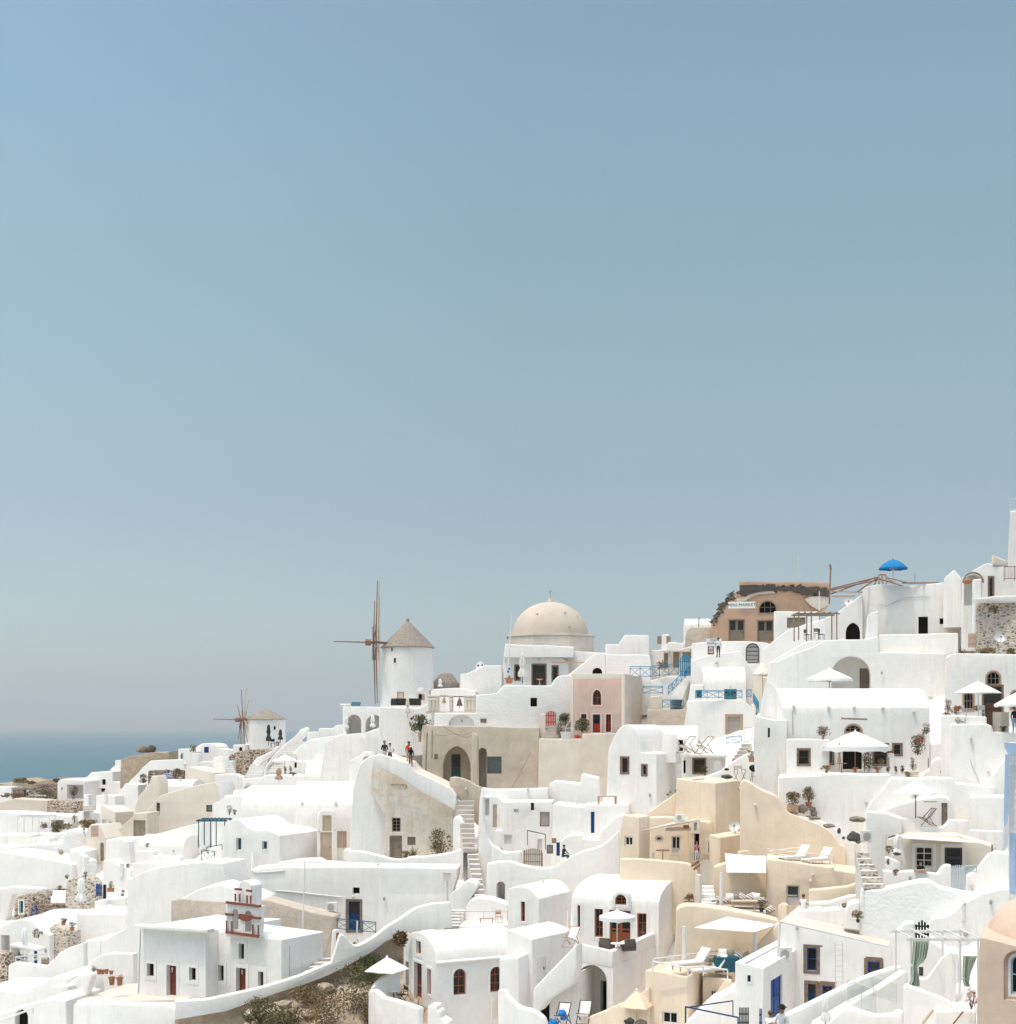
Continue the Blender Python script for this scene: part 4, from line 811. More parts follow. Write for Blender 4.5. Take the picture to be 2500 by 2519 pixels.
# ---------------------------------------------------------------- yellow house complex
G('yellow_wall', 'ochre diagonal wall left of the tall yellow tower', 'wall', 'l', '-40,640 -28,578 245,388 245,720 -20,720', 6, .5, 'yellow', s=39, bev=.06)
G('yellow_tower', 'tall flat topped yellow block behind the shade sail', H, 'l', '228,1010 232,640 245,247 620,291 622,1010', 26, 5, 'yellow', s=39.4, to=852)
G('yellow_wall', 'big curving yellow wall sweeping down right behind the loungers', 'wall', 'l', '845,1020 848,300 880,265* 950,297* 1000,332* 1100,382* 1190,422* 1240,495* 1290,562* 1400,608* 1500,650* 1600,690* 1700,755* 1770,840* 1795,880 1842,888 1842,1110 1100,1120', 8, 2.2, 'yellow', s=42)
G('yellow_house', 'yellow patio back wall with a white window and iron wall star', H, 'i', '1215,930 1230,428 1485,418 1700,440 1725,930', 10, 1, 'yellow', s=39.6, holes='w white 1543,603 1628,743')
G('yellow_house', 'yellow front wall with an open doorway where a person stands', H, 'l', '355,1060 362,640 450,650 560,660 590,780 590,1060', 16, 1.5, 'yellow', s=40, holes='v x 414,768 462,1020; w whitebars 542,820 580,968; w whitebars 412,660 443,745')
G('yellow_pier', 'yellow corner pier with a small deep white window', H, 'i', '1045,985 1055,560 1084,398 1238,421 1232,985', 30, 1.6, 'yellow', s=41.2, holes='w white 1100,606 1176,693')
G('yellow_wall', 'low rounded yellow parapet in front of the yellow patio', 'wall', 'i', '1050,1000 1055,810 1226,812 1400,825* 1660,850* 1740,880* 1790,950 1780,1040 1300,1010', 16, .4, 'yellow', s=42, bev=.12)
G('yellow_house', 'small yellow block carrying the satellite dish', H, 'l', '575,1110 548,795 565,775 662,806 660,1110', 34, 3, 'yellow', s=41, to=900, bev=.1)
G('yellow_boulder', 'pale yellow plastered boulder shoulder beside the hanging sail', 'wall', 'l', '815,1010 825,950* 870,930* 930,935* 955,975* 985,1010 985,1040', 5, 1, 'yellow', s=41.8, bev=.1)
G('yellow_house', 'yellow sofa terrace back wall under the white hanging sail', H, 'l', '590,1470 600,1088 640,1070* 720,1045 800,1000 1100,990 1100,1470', 6, 1, 'yellow', s=43.2)
G('yellow_house', 'yellow house with pale shuttered door and lounger roof terrace', H, 'l', '1088,1560 1096,1010 1130,1012 1735,1092 1738,1118 2010,1150 2030,1330 1880,1300 1500,1330 1500,1480 1210,1560', 10, 4, 'yellow', s=44.4, holes='d palegrey 1286,1258 1408,1450')
G('yellow_wall', 'darker yellow parapet beside the person in white', 'wall', 'l', '1490,1420 1500,1300 1620,1290* 1750,1275* 1870,1265 1970,1225 1975,1330 1880,1380 1600,1430', 8, .5, 'yellow', s=45.6, bev=.1)
G('yellow_pier', 'short round topped yellow pier left of the person in white', 'pier', 'l', '1205,1580 1205,1450 1230,1432* 1270,1432* 1292,1450 1292,1580', 20, .5, 'yellow', s=45.6, bev=.1)
stairs('stairs', 'white steps up to the white picket gate', 'l', '480,1460 628,1460 590,1255 482,1255', 5, 45, 43.5, 'white', 'white2')
G('pillar', 'white rounded pillar left of the picket gate steps', 'pier', 'l', '420,1450 424,1160 440,1152 470,1165 478,1300 475,1440', 20, .4, 'cream', s=44.6, ext=.5)
G('yellow_wall', 'big yellow retaining wall below the striped sofa terrace', 'wall', 'm', '130,1300 290,1010 305,700 300,580 330,542* 420,516* 600,525* 800,548* 1000,580* 1200,622* 1400,665* 1520,700 1512,1180 1000,1300 700,1330', 8, 1.2, 'yellow', s=46.2, bev=.12)
G('terrace', 'pale paved floor under the striped sofa', 'terrace', 'l', '600,1600 600,1500 1092,1520 1092,1600', 6, 3, 'floor', s=45.5, bev=0)
G('yellow_wall', 'yellow diagonal stair wall beside the white house gutter', 'wall', 'm', '1095,1180 1240,1010 1500,740 1518,745 1518,1130 1490,1150', 12, .8, 'yellow', s=47.5, bev=.05)
G('yellow_house', 'yellow lower block with railing terrace and white window', H, 'm', '-70,2000 -62,1288 0,1282 440,1362 440,2000', 24, 4, 'yellow', s=50, to=626, bev=.08, holes='w white 140,1775 322,1917')
G('yellow_house', 'yellow lower house wing under the two lounge chairs', H, 'm', '612,2000 618,1360 880,1388 960,1412 985,1500 760,1660 700,2000', 10, 1.5, 'yellow', s=49.3, bev=.06, holes='w white 715,1515 778,1640')
G('yellow_wall', 'yellow sloping stair cheek beside the blue door cube', 'wall', 'm', '720,1660 790,1540* 850,1450* 910,1400* 950,1410 975,1500 990,1510 760,1680', 14, .5, 'yellow', s=50, ext=.5, bev=.08)
G('plaster_wall', 'white sloping stair wall behind the navy railing', 'wall', 'm', '200,2000 420,1900 560,1790 720,1650 990,1500 1040,1620 1050,2000', 12, 2, 'white', s=51)
G('blue_door_house', 'white cube house with a deep blue door and tiny window', H, 'm', '985,2000 1000,1182 1338,1262 1322,2000', 26, 4, 'white', s=53, to=1800, mat2='white2', bev=.05, holes='w blue 1146,1342 1186,1422; d blue 1422,1368 1558,1830')
G('gutter_house', 'white house with flat tan roof and blue stone framed windows', H, 'p', '-312,1800 -309,945 0,1022 350,1102 712,1180 790,1360 780,1800', 20, 6.5, 'white', s=49.8, roof='floor', bev=.03, holes='w bluestone -58,1200 36,1415; w bluestone 515,1330 633,1480; d bluestone -50,1540 28,1770; w bluestone 86,1558 186,1680')
G('plaster_wall', 'white terrace blocks where the person in white sits', 'wall', 'l', '1340,1620 1345,1560 1395,1540 1400,1495 1610,1480 1620,1500 1810,1470 1917,1500 1917,1640', 12, 1.2, 'white2', s=47.6)
G('plaster_wall', 'low grey white parapet behind the sitting person', 'wall', 'l', '1480,1500 1500,1420 1700,1410 1880,1355 2010,1345 2030,1500', 8, .6, 'white2', s=46.6, wob=.05)
# ---------------------------------------------------------------- mini market and the upper middle
mm = G('market_house', 'crumbling orange market house with arched window and worn doors', H, 'k', '575,690 575,500 600,440 645,385 660,350 720,290 735,262 800,225 850,190 838,120 1100,122 1680,128 1697,160 1692,335 1600,390 1600,690', 9.5, 6, 'orange', s=27.2, mat2='orange', roof=False, bev=.02, wob=.05, holes='d market 742,476 888,674; aw fan 1026,300 1190,416; d market 1012,484 1160,676')
G('market_annex', 'white annex with boarded wooden window beside the orange market', H, 'k', '1165,690 1166,398 1592,400 1592,690', 5, 1.2, 'white', s=27.9, holes='w wood 1290,456 1464,553')
V('vaulted_house', 'white vaulted roof behind the ruined tan wall left of market', H, 'k', 330, 580, 560, 640, 470, 4, 3, 'white', s=26.4)
G('ruined_wall', 'ragged tan ruined wall left of the orange market', 'wall', 'k', '310,700 330,640 345,580 385,548 570,545 600,690', 4, 1, 'tanrough', s=26.9, wob=.1)
G('chimney', 'white round shouldered chimney with grey plates near the market', 'chimney', 'k', '108,800 110,625 125,615 170,615 182,625 182,800', 4, .8, 'white', s=26.5)
G('plaster_wall', 'white lumpy garden wall behind the blue gate stalls', 'wall', 'k', '-60,860 -50,780 0,765 100,760 150,760 165,690 240,690 300,700 390,640 390,860', 4, 1.5, 'white', s=26.8, wob=.12)
G('stall_house', 'tan shop stall with dark goods left of the blue gate', H, 'k', '105,940 110,772 260,765 400,722 400,940', 8, 2, 'cream', s=27.8, holes='N1 x 130,790 200,930; N1 x 215,780 280,930; N.8 x 305,765 390,870')
G('plaza_wall', 'white plaza wall under the orange market with grey shuttered arch', H, 'k', '380,940 390,700 560,682 900,680 1060,690 1120,700 1130,940', 4, 2.5, 'white', s=28.6, holes='aw bars 900,698 1030,888')
G('stair_ramp', 'long white stair ramp rising right of the grey shutter arch', 'wall', 'k', '1040,940 1050,760 1160,680 1280,585 1460,520 1645,468 1660,700 1460,790 1200,870 1150,940', 6, 1.5, 'white', s=28.9)
G('upper_house', 'white house hump left of the grey shutter arch', H, 'k', '380,1160 385,870 470,835* 560,812* 700,790* 845,772 900,860 985,985 990,1300 380,1300', 6, 5, 'white', s=29.5)
V('blue_window_house', 'white vaulted house with blue window and blue door behind teal railing', H, 'k', 500, 905, 1100, 1230, 930, 5, 5, 'white', s=30.3, holes='d teal 698,1132 816,1228')
G('blue_window_wing', 'white wall wing holding the small blue window and lamp', H, 'k', '300,1250 380,1090 500,1090 510,1250', 5, 1.5, 'white', s=30.2, holes='w teal 428,1132 494,1222')
G('lower_house', 'white house front with a lace curtained stone framed window', H, 'k', '342,1500 345,1240 870,1232 930,1280 985,1330 985,1660 880,1680', 6, 4, 'white', s=31, holes='w lacewin 722,1385 858,1545; w teal 712,1592 856,1660')
G('tan_wall', 'cream lower wall under the teal railings right of the pink house', 'wall', 'k', '-10,1340 -5,1200 105,1195 110,1340', 5, 1, 'cream', s=29.5)
G('rough_wall', 'rough tan terrace wall right of the pink house', 'wall', 'k', '-30,1490 -30,1325 310,1322 350,1250 350,1490', 6, 1.5, 'tanrough', s=30)
G('plaster_wall', 'white stair landing wall behind the teal gate', 'wall', 'k', '0,1240 5,1050 170,1010 390,1000 390,1240', 5, 2, 'white', s=29)
stairs('stairs', 'narrow white steps below the teal gate', 'k', '185,1230 300,1230 390,1030 310,1030', 8, 30, 28.8, 'white', 'white2')
G('narrow_house', 'pinkish shaded passage wall under the small cream parasol', H, 'k', '970,1260 980,985 1150,1040 1150,1260', 14, 2, 'cream', s=30.4)
V('deckchair_house', 'white vaulted house behind the two roof deck chairs', H, 'h', 1420, 1985, 1545, 1620, 1285, 8, 6, 'white', s=33)
G('gable_house', 'white arched gable house with two dark stone framed openings', H, 'h', '1105,1960 1135,1520 1160,1450* 1195,1375* 1240,1310* 1290,1280* 1330,1278* 1380,1310* 1420,1380* 1440,1450* 1450,1535 1592,1548 1590,1960', 28, 6, 'white', s=34.2, to=1840, holes='w darkstone 1262,1590 1322,1728; w darkstone 1462,1662 1494,1748')
G('dormer_house', 'tall white dormer with a tiny round hood beside deck chairs', H, 'k', '105,1760 110,1600 125,1560* 170,1545* 205,1560* 235,1640 240,1760', 20, 1.5, 'white', s=34, ext=.5)
G('dormer_house', 'small white wall with a dark opening behind the left deck chair', H, 'k', '238,1770 240,1585 332,1580 334,1770', 14, .6, 'white', s=33.7, holes='w dark 246,1600 316,1728', ext=.5)
G('porch_house', 'white porch house with dark doors under the deck chair roof', H, 'k', '295,1990 300,1745 705,1752 705,1990', 10, 3, 'white', s=34.6, holes='d darkstone 412,1795 512,1920; v x 310,1790 336,1940')
G('porch_slab', 'white porch roof slab carrying two deck chairs', 'roof slab', 'k', '285,1772 285,1738 715,1748 715,1782', 10, 3.2, 'white', s=35.6, ext=0)
G('bbq_wall', 'white sloping stair wall behind the kettle barbecue', 'wall', 'l', '480,300 500,240 660,180 740,120 830,60* 930,10* 1000,0 1075,-20 1080,300', 8, 1.2, 'white', s=36.6)
stairs('stairs', 'stone steps with worn treads above the flower basket', 'k', '770,1815 870,1815 960,1650 880,1650', 5, 35.4, 34)
# ---------------------------------------------------------------- right: terraces and vaults
G('main_house', 'large white block house with dark doorway on the upper right', H, 'n', '470,1460 470,942 618,910 760,922 950,924 1100,905 1402,886 1385,1460', 14, 5, 'white', s=33, mat2='white2', holes='v x 996,1214 1087,1376; v x 1197,1230 1246,1286')
G('plaster_wall', 'white parapet terrace in front of the dark upper doorway', 'wall', 'n', '620,1600 625,1385 985,1382 1372,1368 1378,1600', 14, 1.2, 'white', s=33.8, mat2='white2')
G('plaster_wall', 'shaded right hand wall of the large white block house', 'wall', 'n', '1383,1440 1402,888 1530,922 1512,1440', 52, 1, 'white2', s=33.4)
G('stair_house', 'white stair wing with a black triangular opening below the pergola', H, 'n', '108,1480 112,1228 215,1188 470,1000 475,1480', 8, 2, 'white', s=32.8, holes='pv x 310,1270 446,1432')
G('plaster_wall', 'white wall piece right of the black triangular opening', 'wall', 'n', '470,1460 520,1215 540,1180 620,1160 622,1460', 8, .8, 'white', s=33.3)
G('great_wall', 'great white wall with a deep arched alcove behind the parasol', H, 'n', '-345,2020 -340,1640 -180,1565 0,1500 110,1438 480,1430 620,1400 625,1548 1255,1560 1245,2020', 8, 4, 'white', s=34, holes='Na2.2 x 175,1588 545,1990; d old 452,1716 516,1960')
G('stair_ramp', 'white sloping wall under the roof pergola with grey chairs', 'wall', 'k', '1030,1060 1130,880 1260,800 1460,690 1640,668 1660,760 1300,1060', 8, 1.5, 'white', s=32.6)
G('parasol_house', 'cream white house with fan window and tall dark door, far right', H, 'n', '1235,2060 1250,1605 1300,1570 1370,1560 1700,1566 2150,1575 2150,2060', 6, 5, 'white2', s=38.2, holes='aw fan 1642,1735 1764,1858; o: d darkstone 1612,150 1782,530; o: aw fan 1424,198 1514,372; o: aw fan 1872,192 1965,360')
G('rubble_wall', 'pale rubble stone wall with satellite dish under the skyline house', 'wall', 'n', '1515,1600 1530,1360 1545,1045 1600,1062 2150,1060 2150,1600', 4, 2, 'rubblepale', s=35.5, wob=.08)
G('plaster_wall', 'white coping wall above the pale rubble wall', 'wall', 'n', '1530,1075 1535,1030 1560,1040 1720,1020 2150,1010 2150,1085', 4, .8, 'white', s=35.7, ext=0)
sk = G('skyline_house', 'white skyline house with a brown rimmed arch, top right', H, 'n', '1400,1120 1405,850 1520,775* 1600,730* 1650,708 1705,722 1705,740 2150,740 2150,1120', 4, 4, 'white', s=34.6, holes='Na1.2 x 1420,802 1606,1120; w darkstone 1667,848 1696,1024')
G('plaster_wall', 'white pier in front of the brown rimmed arch', 'wall', 'n', '1518,1060 1520,862 1595,858 1600,1060', 6, .6, 'white', s=35.3)
G('house', 'small white pyramid roofed kiosk on the skyline', H, 'n', '1230,920 1236,858 1330,770 1400,850 1410,920', 10, 2, 'white', s=34)
G('tower', 'tall white bell tower cut by the right edge of view', 'tower', 'n', '1830,800 1838,690 1862,240 1855,215 2100,215 2100,800', 6, 3, 'white2', s=34.8)
G('plaster_wall', 'slanted cream parapet beside the bell tower', 'wall', 'n', '1700,730 1702,632 1840,690 1845,740', 5, .5, 'cream', s=34.7, ext=0)
V('long_vault_house', 'long white vaulted house with brown stone framed door and window', H, 'o', -295, 1105, 408, 985, 168, 3, 7, 'white', s=38.5, mat2='white2', holes='aw fan 308,512 458,578; d dark 282,692 468,930; w darkstone 578,700 702,884; w darkstone 765,698 830,788; w darkstone 164,690 184,872; v x 1083,808 1098,935')
G('annex_house', 'white annex with one brown framed window and a dry bouquet on top', H, 'k', '1275,2110 1283,1602 1690,1610 1690,2110', 6, 2, 'white', s=39.6, holes='w darkstone 1400,1707 1496,1842')
G('annex_house', 'white narrow block with a slit window left of the long vault', H, 'k', '1020,2100 970,1640 985,1380 1165,1422 1292,1420 1285,1640 1280,2100', 12, 3, 'white', s=38.8, holes='w dark 1109,1497 1129,1588')
G('gable_end', 'white rounded gable end left of the long vaulted house', H, 'k', '985,1500 1052,1230 1090,1062 1110,1058* 1150,1085* 1200,1160* 1230,1240* 1240,1360 1240,1500', 16, 2, 'white', s=37.4)
G('plaster_wall', 'white garden wall with lamp behind the cactus corner', 'wall', 'o', '1095,1040 1100,690 1205,680 1215,1040', 8, 1, 'white', s=38.6)
G('oven_dome', 'white egg shaped oven bulge beside the cactus', 'oven', 'o', '1090,1010 1100,920* 1120,860* 1160,825* 1200,825* 1225,860* 1230,1010', 10, 1.2, 'white', s=39.6, ext=.3, bev=.15)
G('umbrella_terrace', 'white terrace wall topped with orange flowers below the fan windows', 'wall', 'o', '1205,1040 1208,418 1330,420 1640,432 1645,1040', 8, 4, 'white', s=41.3)
G('plaster_wall', 'white flower ledge block right of the orange flowers', 'wall', 'o', '1290,1060 1296,502 1640,500 1690,520 1695,575 2150,590 2150,1060', 8, 3, 'white', s=41.9)
G('retaining_wall', 'broad white retaining wall below the long vaulted house terrace', 'wall', 'o', '-330,1430 -330,1000 60,990 85,972 736,978 742,1000 730,1440 60,1440', 6, 5, 'white', s=41.6)
G('slope_wall', 'white wall slanting down beside the single parasol', 'wall', 'o', '430,1450 500,1310* 600,1180* 680,1090* 735,1010 1330,1015 1350,1060 1720,1100 1720,1450', 8, 2, 'white', s=42.3)
G('plaster_wall', 'smooth white sloping roof wall at the right behind the white block', 'wall', 'o', '1300,1240 1600,1060* 1700,980* 1830,800 2150,800 2150,1240', 6, 2, 'white', s=42.4)
G('cave_house', 'white curved cave house with a grey door beside the deck chair', H, 'o', '590,1480 600,1345 800,1268* 1000,1215* 1230,1190* 1300,1230* 1340,1330 1340,1480', 8, 2.5, 'white', s=43.5, holes='d grey 1214,1248 1270,1460')
G('plaster_wall', 'pale grey low parapet with notch in front of the deck chair', 'wall', 'o', '835,1560 840,1388 1030,1398 1025,1470 1230,1474 1260,1450* 1295,1406 1480,1410 1482,1505 1800,1512 1800,1560', 6, .6, 'white2', s=45)
G('house', 'plain white block right of the deck chair terrace', H, 'o', '1478,1540 1480,1192 1810,1190 1810,1540', 6, 3, 'white', s=44.6)
G('plaster_wall', 'white pier wall with the air conditioner beside stone steps', 'wall', 'o', '540,1930 500,1440 505,1328 690,1340 842,1392 842,1545 700,1560 680,1930', 12, 1.2, 'white', s=45.4)
G('awning_house', 'cream house with white framed window and door under a long awning', H, 'o', '690,1960 700,1590 840,1545 1350,1550 1725,1660 1730,1960', 8, 3, 'cream', s=46, holes='w whitesq 968,1662 1132,1852; d bars 1243,1668 1410,1860')
G('plaster_wall', 'white terrace wall in front of the window with the seated person', 'wall', 'p', '660,720 665,470 810,480 940,470 1180,500 1220,440* 1260,415* 1310,415 1315,720', 8, .6, 'white', s=48)
G('plaster_wall', 'white pot shelf wall left of the cream house window', 'wall', 'p', '690,520 690,340 745,360 830,395 835,520', 10, .8, 'white', s=47.4)
G('plaster_wall', 'white wall wing right of the pale blue gate', 'wall', 'p', '1430,760 1440,530* 1500,500* 1540,470 1640,340 1720,300 1880,320 1880,760', 8, 1.5, 'white', s=48.4)
G('blue_trim_house', 'rough white house with sky blue corner trim at the right edge', H, 'o', '1850,2060 1842,760 1812,700 1810,684 2250,690 2250,2060', 22, 4, 'rough', s=58, holes='d skyblue 1915,1590 2080,2040')
for poly in ('1806,720 1804,680 2250,684 2250,800 1850,800', '1800,1400 1815,790 1852,790 1850,1300* 1835,1440* 1808,1475'): G('trim', '', '', 'o', poly, 22, .12, 'skyblue', s=58.4, ext=0, bev=0, wob=0, of=bpy.data.objects['blue_trim_house'], ax=2000)
stairs('stairs', 'rough stone steps beside the yellow wall corner', 'p', '480,650 680,640 500,290 402,300', 6, 49, 46.5, 'step', 'rubblepale')
G('round_wall', 'tall rounded rough white wall below the stone steps', 'wall', 'p', '440,1100 436,960 450,650 640,652 800,620* 950,585* 1050,570* 1110,578* 1200,630* 1400,680* 1570,714 1590,1100', 8, 1.5, 'rough', s=49.5)
G('house', 'white sloping roofs behind the green curtains', H, 'p', '1100,1200 1112,930* 1200,915* 1290,890* 1400,800* 1600,690* 1760,650 2100,640 2100,1200', 10, 4, 'white', s=50.5)
G('plaster_wall', 'white pier wall holding the black pointed gate', 'wall', 'p', '740,1420 750,1085 870,965 960,962 960,1420', 14, 1, 'white', s=51.5)
G('plaster_wall', 'white curved ramp wall behind the green curtain pergola', 'wall', 'p', '950,1640 960,1130 1090,1115 1200,1190 1260,1240 1370,1250 1370,1660', 10, 2, 'white', s=52.5, holes='N.8 x 1000,1380 1042,1470')
G('plaster_wall', 'white curling low wall under the green curtains', 'wall', 'p', '990,1700 1010,1500* 1080,1490* 1150,1400* 1230,1290* 1290,1240 1350,1260 1350,1700', 12, .6, 'white', s=54)
G('stair_wall', 'long white stair wall rising right in front of the gutter house', 'wall', 'p', '-400,2000 -380,1900 0,1720* 330,1560* 600,1440* 840,1372 860,1430 600,1560 330,1700 0,1890 -80,2000', -12, .5, 'white', s=54, ext=1)
G('stair_wall', 'second white stair wall behind the glass balustrade', 'wall', 'p', '0,2000 180,1840* 330,1745* 600,1600* 880,1415 900,1440 900,2000', -8, .6, 'white', s=55.5)
G('plaster_wall', 'white foreground parapet with a closed parasol against it', 'wall', 'p', '-120,2050 150,1900 320,1762 590,1842 760,1830 790,1800 855,1810 860,2050', 14, .6, 'white', s=59)
G('plaster_wall', 'white sloping balustrade wall below the green curtains', 'wall', 'p', '850,2050 858,1570 890,1550 1310,1712 1320,1800 1120,2050', 12, .5, 'white', s=57.5)
G('house', 'white terrace block with a rust edged hatch, bottom right', H, 'p', '1020,2050 1150,1830 1160,1795 1430,1790 1540,1800 1540,2050', 10, 2, 'white', s=59)
ph = G('peach_chapel', 'peach plaster chapel with a blue arched window at the right edge', 'church', 'p', '1520,2050 1560,1400 1577,1112 1600,1100* 1640,1110 1917,1180 2300,1270 2300,2050', 21, 5, 'peach', s=66, bev=.12, holes='Na.25 x 1800,1225 2045,1700; aw skyblue 1868,1275 2010,1640')
bm = NB(); c = W(*px1('p', 2085, 1150), 66); c *= (c.y + 2.6) / c.y; u = 1 / 3.834 / 66 * (c.y / (F / 66))
lathe(bm, [(430 * u, -9)] + [(430 * u * math.cos(a), 440 * u * math.sin(a)) for a in [math.pi / 2 * k / 14 for k in range(14)]] + [(.05, 440 * u)], 44)
o = part('dome', bm, 'peach', ph, None, 60); o.location = c - ph.location
# ---------------------------------------------------------------- props: placed where the sight line meets the built village
def make_bvh():
    bpy.context.view_layer.update(); vs, ps = [], []
    for o in scene.objects:
        if o.type != 'MESH' or o.name.startswith(('haze', 'sea', 'hills')): continue
        b = len(vs); mw = o.matrix_world; vs += [mw @ v.co for v in o.data.vertices]; ps += [[i + b for i in p.vertices] for p in o.data.polygons]
    return BVHTree.FromPolygons(vs, ps)
BV = make_bvh()
def at(t, x, y, s=None):
    px, py = px1(t, x, y)
    if s: return W(px, py, s)
    h = BV.ray_cast(Vector((0, 0, 0)), ray(px, py).normalized())
    if h[0] is None: return W(px, py, S(px, py))
    return h[0]
def mpp(t, p): return p.y / F / TILES[t][2]         # metres per tile pixel at p
def place(fn, t, x, y, label, cat, name, rz=0, s=None, group=None, sc=1.0, back=0.0, **kw):
    p = at(t, x, y, s); p.y += back
    root = thing(name, label, cat, p, math.radians(rz), group); root['kind'] = 'thing'; fn(root, mpp(t, p), **kw)
    if sc != 1: root.scale = (sc, sc, sc)
    return root
def pt(name, m, root, build, smooth=40):
    bm = NB(); build(bm); return part(name, bm, m, root, None, smooth)
def parasol(t, x, ytop, ybase, w, label, s=None, cm='cloth', pm='palewood', drop=.3, n=8, rz=22, val=.13, back=0, group='open parasols on the terraces', dome=1.1):
    p = at(t, x, ybase, s); p.y += back; k = mpp(t, p); Hh = (ybase - ytop) * k; r = w * k / 2
    root = thing('parasol', label, 'parasol', p, 0, group); root['kind'] = 'thing'
    pt('pole', pm, root, lambda b: tube(b, (0, 0, 0), (0, 0, Hh), .035, 7))
    d = min(drop if drop > 1 else Hh * drop, Hh * .6)
    def can(b):
        a0 = math.radians(rz); rim = []; m = n * 4
        rr = lambda q: r * (1 if n > 5 else 1 / max(abs(math.cos(2 * math.pi * q / m + math.pi / 4 - .0)), abs(math.sin(2 * math.pi * q / m + math.pi / 4))) * .72)
        rows = []
        for f in (.06, .35, .7, 1.0):
            rows.append([b.verts.new((rr(q) * f * math.cos(2 * math.pi * q / m + a0) * (1 - .02 * (q % 4 in (1, 2, 3)) * f), rr(q) * f * math.sin(2 * math.pi * q / m + a0) * (1 - .02 * (q % 4 in (1, 2, 3)) * f), Hh - d * f ** dome - .015 * (q % 4 == 2) * f)) for q in range(m)])
        if val: rows.append([b.verts.new((v.co.x * 1.005, v.co.y * 1.005, v.co.z - val * (1 + .25 * (q % 4 == 2)))) for q, v in enumerate(rows[-1])])
        for A, B in zip(rows, rows[1:]):
            for q in range(m): b.faces.new((A[q], A[(q + 1) % m], B[(q + 1) % m], B[q]))
        b.faces.new(rows[0][::-1])
    pt('canopy', cm, root, can, 25)
    pt('finial', cm, root, lambda b: lathe(b, [(.09, Hh - .02), (.05, Hh + .05), (.02, Hh + .1)], 8))
    def ribs(b):
        for q in range(n):
            a = 2 * math.pi * q / n + math.radians(rz); tube(b, (0, 0, Hh - d - .25), (r * .55 * math.cos(a), r * .55 * math.sin(a), Hh - d * .62), .012, 4)
    pt('ribs', pm, root, ribs, 0)
    return root
def closed_parasol(t, x, ytop, ybase, w, label, s=None, cm='creamcloth', pm='palewood', cloth=.78, back=0, group='closed parasols on the terraces'):
    p = at(t, x, ybase, s); p.y += back; k = mpp(t, p); Hh = (ybase - ytop) * k; r = w * k / 2
    root = thing('closed_parasol', label, 'parasol', p, 0, group); root['kind'] = 'thing'
    pt('pole', pm, root, lambda b: tube(b, (0, 0, 0), (0, 0, Hh), .035, 7))
    def can(b):
        rows = []
        for f, q in ((0, .12), (.05, .42), (.14, .62), (.3, .66), (.45, .8), (.55, .62), (.62, .45), (.68, .6), (.82, .95), (.94, 1.0), (1, .85)):
            rows.append([b.verts.new((r * q * (1 + .28 * math.sin(i * 2.1 + f * 2)) * math.cos(2 * math.pi * i / 18), r * q * (1 + .28 * math.sin(i * 2.1 + f * 2)) * math.sin(2 * math.pi * i / 18), Hh * (1 - cloth * f) + R.uniform(-.02, .02))) for i in range(18)])
        for A, B in zip(rows, rows[1:]):
            for i in range(18): b.faces.new((A[i], A[(i + 1) % 18], B[(i + 1) % 18], B[i]))
        b.faces.new(rows[0][::-1]); b.faces.new(rows[-1])
    pt('folded_cloth', cm, root, can, 50)
    return root
def clump(b, n, rx, ry, rz, cz, size, mi=0, shell=.45, up=0):
    cl = [Vector((R.gauss(0, .42), R.gauss(0, .42), R.uniform(-.75, .85))) for _ in range(max(4, n // 28))]
    for i in range(n):
        c = R.choice(cl); v = c + Vector((R.gauss(0, .22), R.gauss(0, .22), R.gauss(0, .2)))
        if v.length > 1.08: v *= 1.0 / v.length
        q = Vector((v.x * rx, v.y * ry, cz + v.z * rz)); a = R.uniform(0, 6.28); e = R.uniform(-.6, 1.2) + up
        d = Vector((math.cos(a) * math.cos(e), math.sin(a) * math.cos(e), math.sin(e))); sd2 = d.orthogonal().normalized(); sd2.rotate(Matrix.Rotation(R.uniform(0, 6.28), 3, d))
        l = size * R.uniform(.6, 1.4); w2 = l * R.uniform(.22, .4)
        f = b.faces.new([b.verts.new(x) for x in (q, q + d * l * .5 + sd2 * w2, q + d * l, q + d * l * .5 - sd2 * w2)]); f.material_index = R.choice((0, 0, 0, 1)) if mi is None else mi
def twigs(b, n, rx, ry, h, r=.012):
    for i in range(n):
        a = R.uniform(0, 6.28); k = R.uniform(.2, .95); e = Vector((rx * k * math.cos(a), ry * k * math.sin(a), h * R.uniform(.55, 1)))
        m2 = e * .5 + Vector((0, 0, h * .12)); tube(b, (e.x * .06, e.y * .06, 0), m2, r, 4, r * .7, False); tube(b, m2, e, r * .7, 4, r * .3, False)
def pot_build(b, r, h):
    lathe(b, [(r * .68, 0), (r * .86, h * .62), (r * .97, h * .8), (r * 1.08, h * .8), (r * 1.1, h), (r * .95, h), (r * .9, h * .88)], 14)
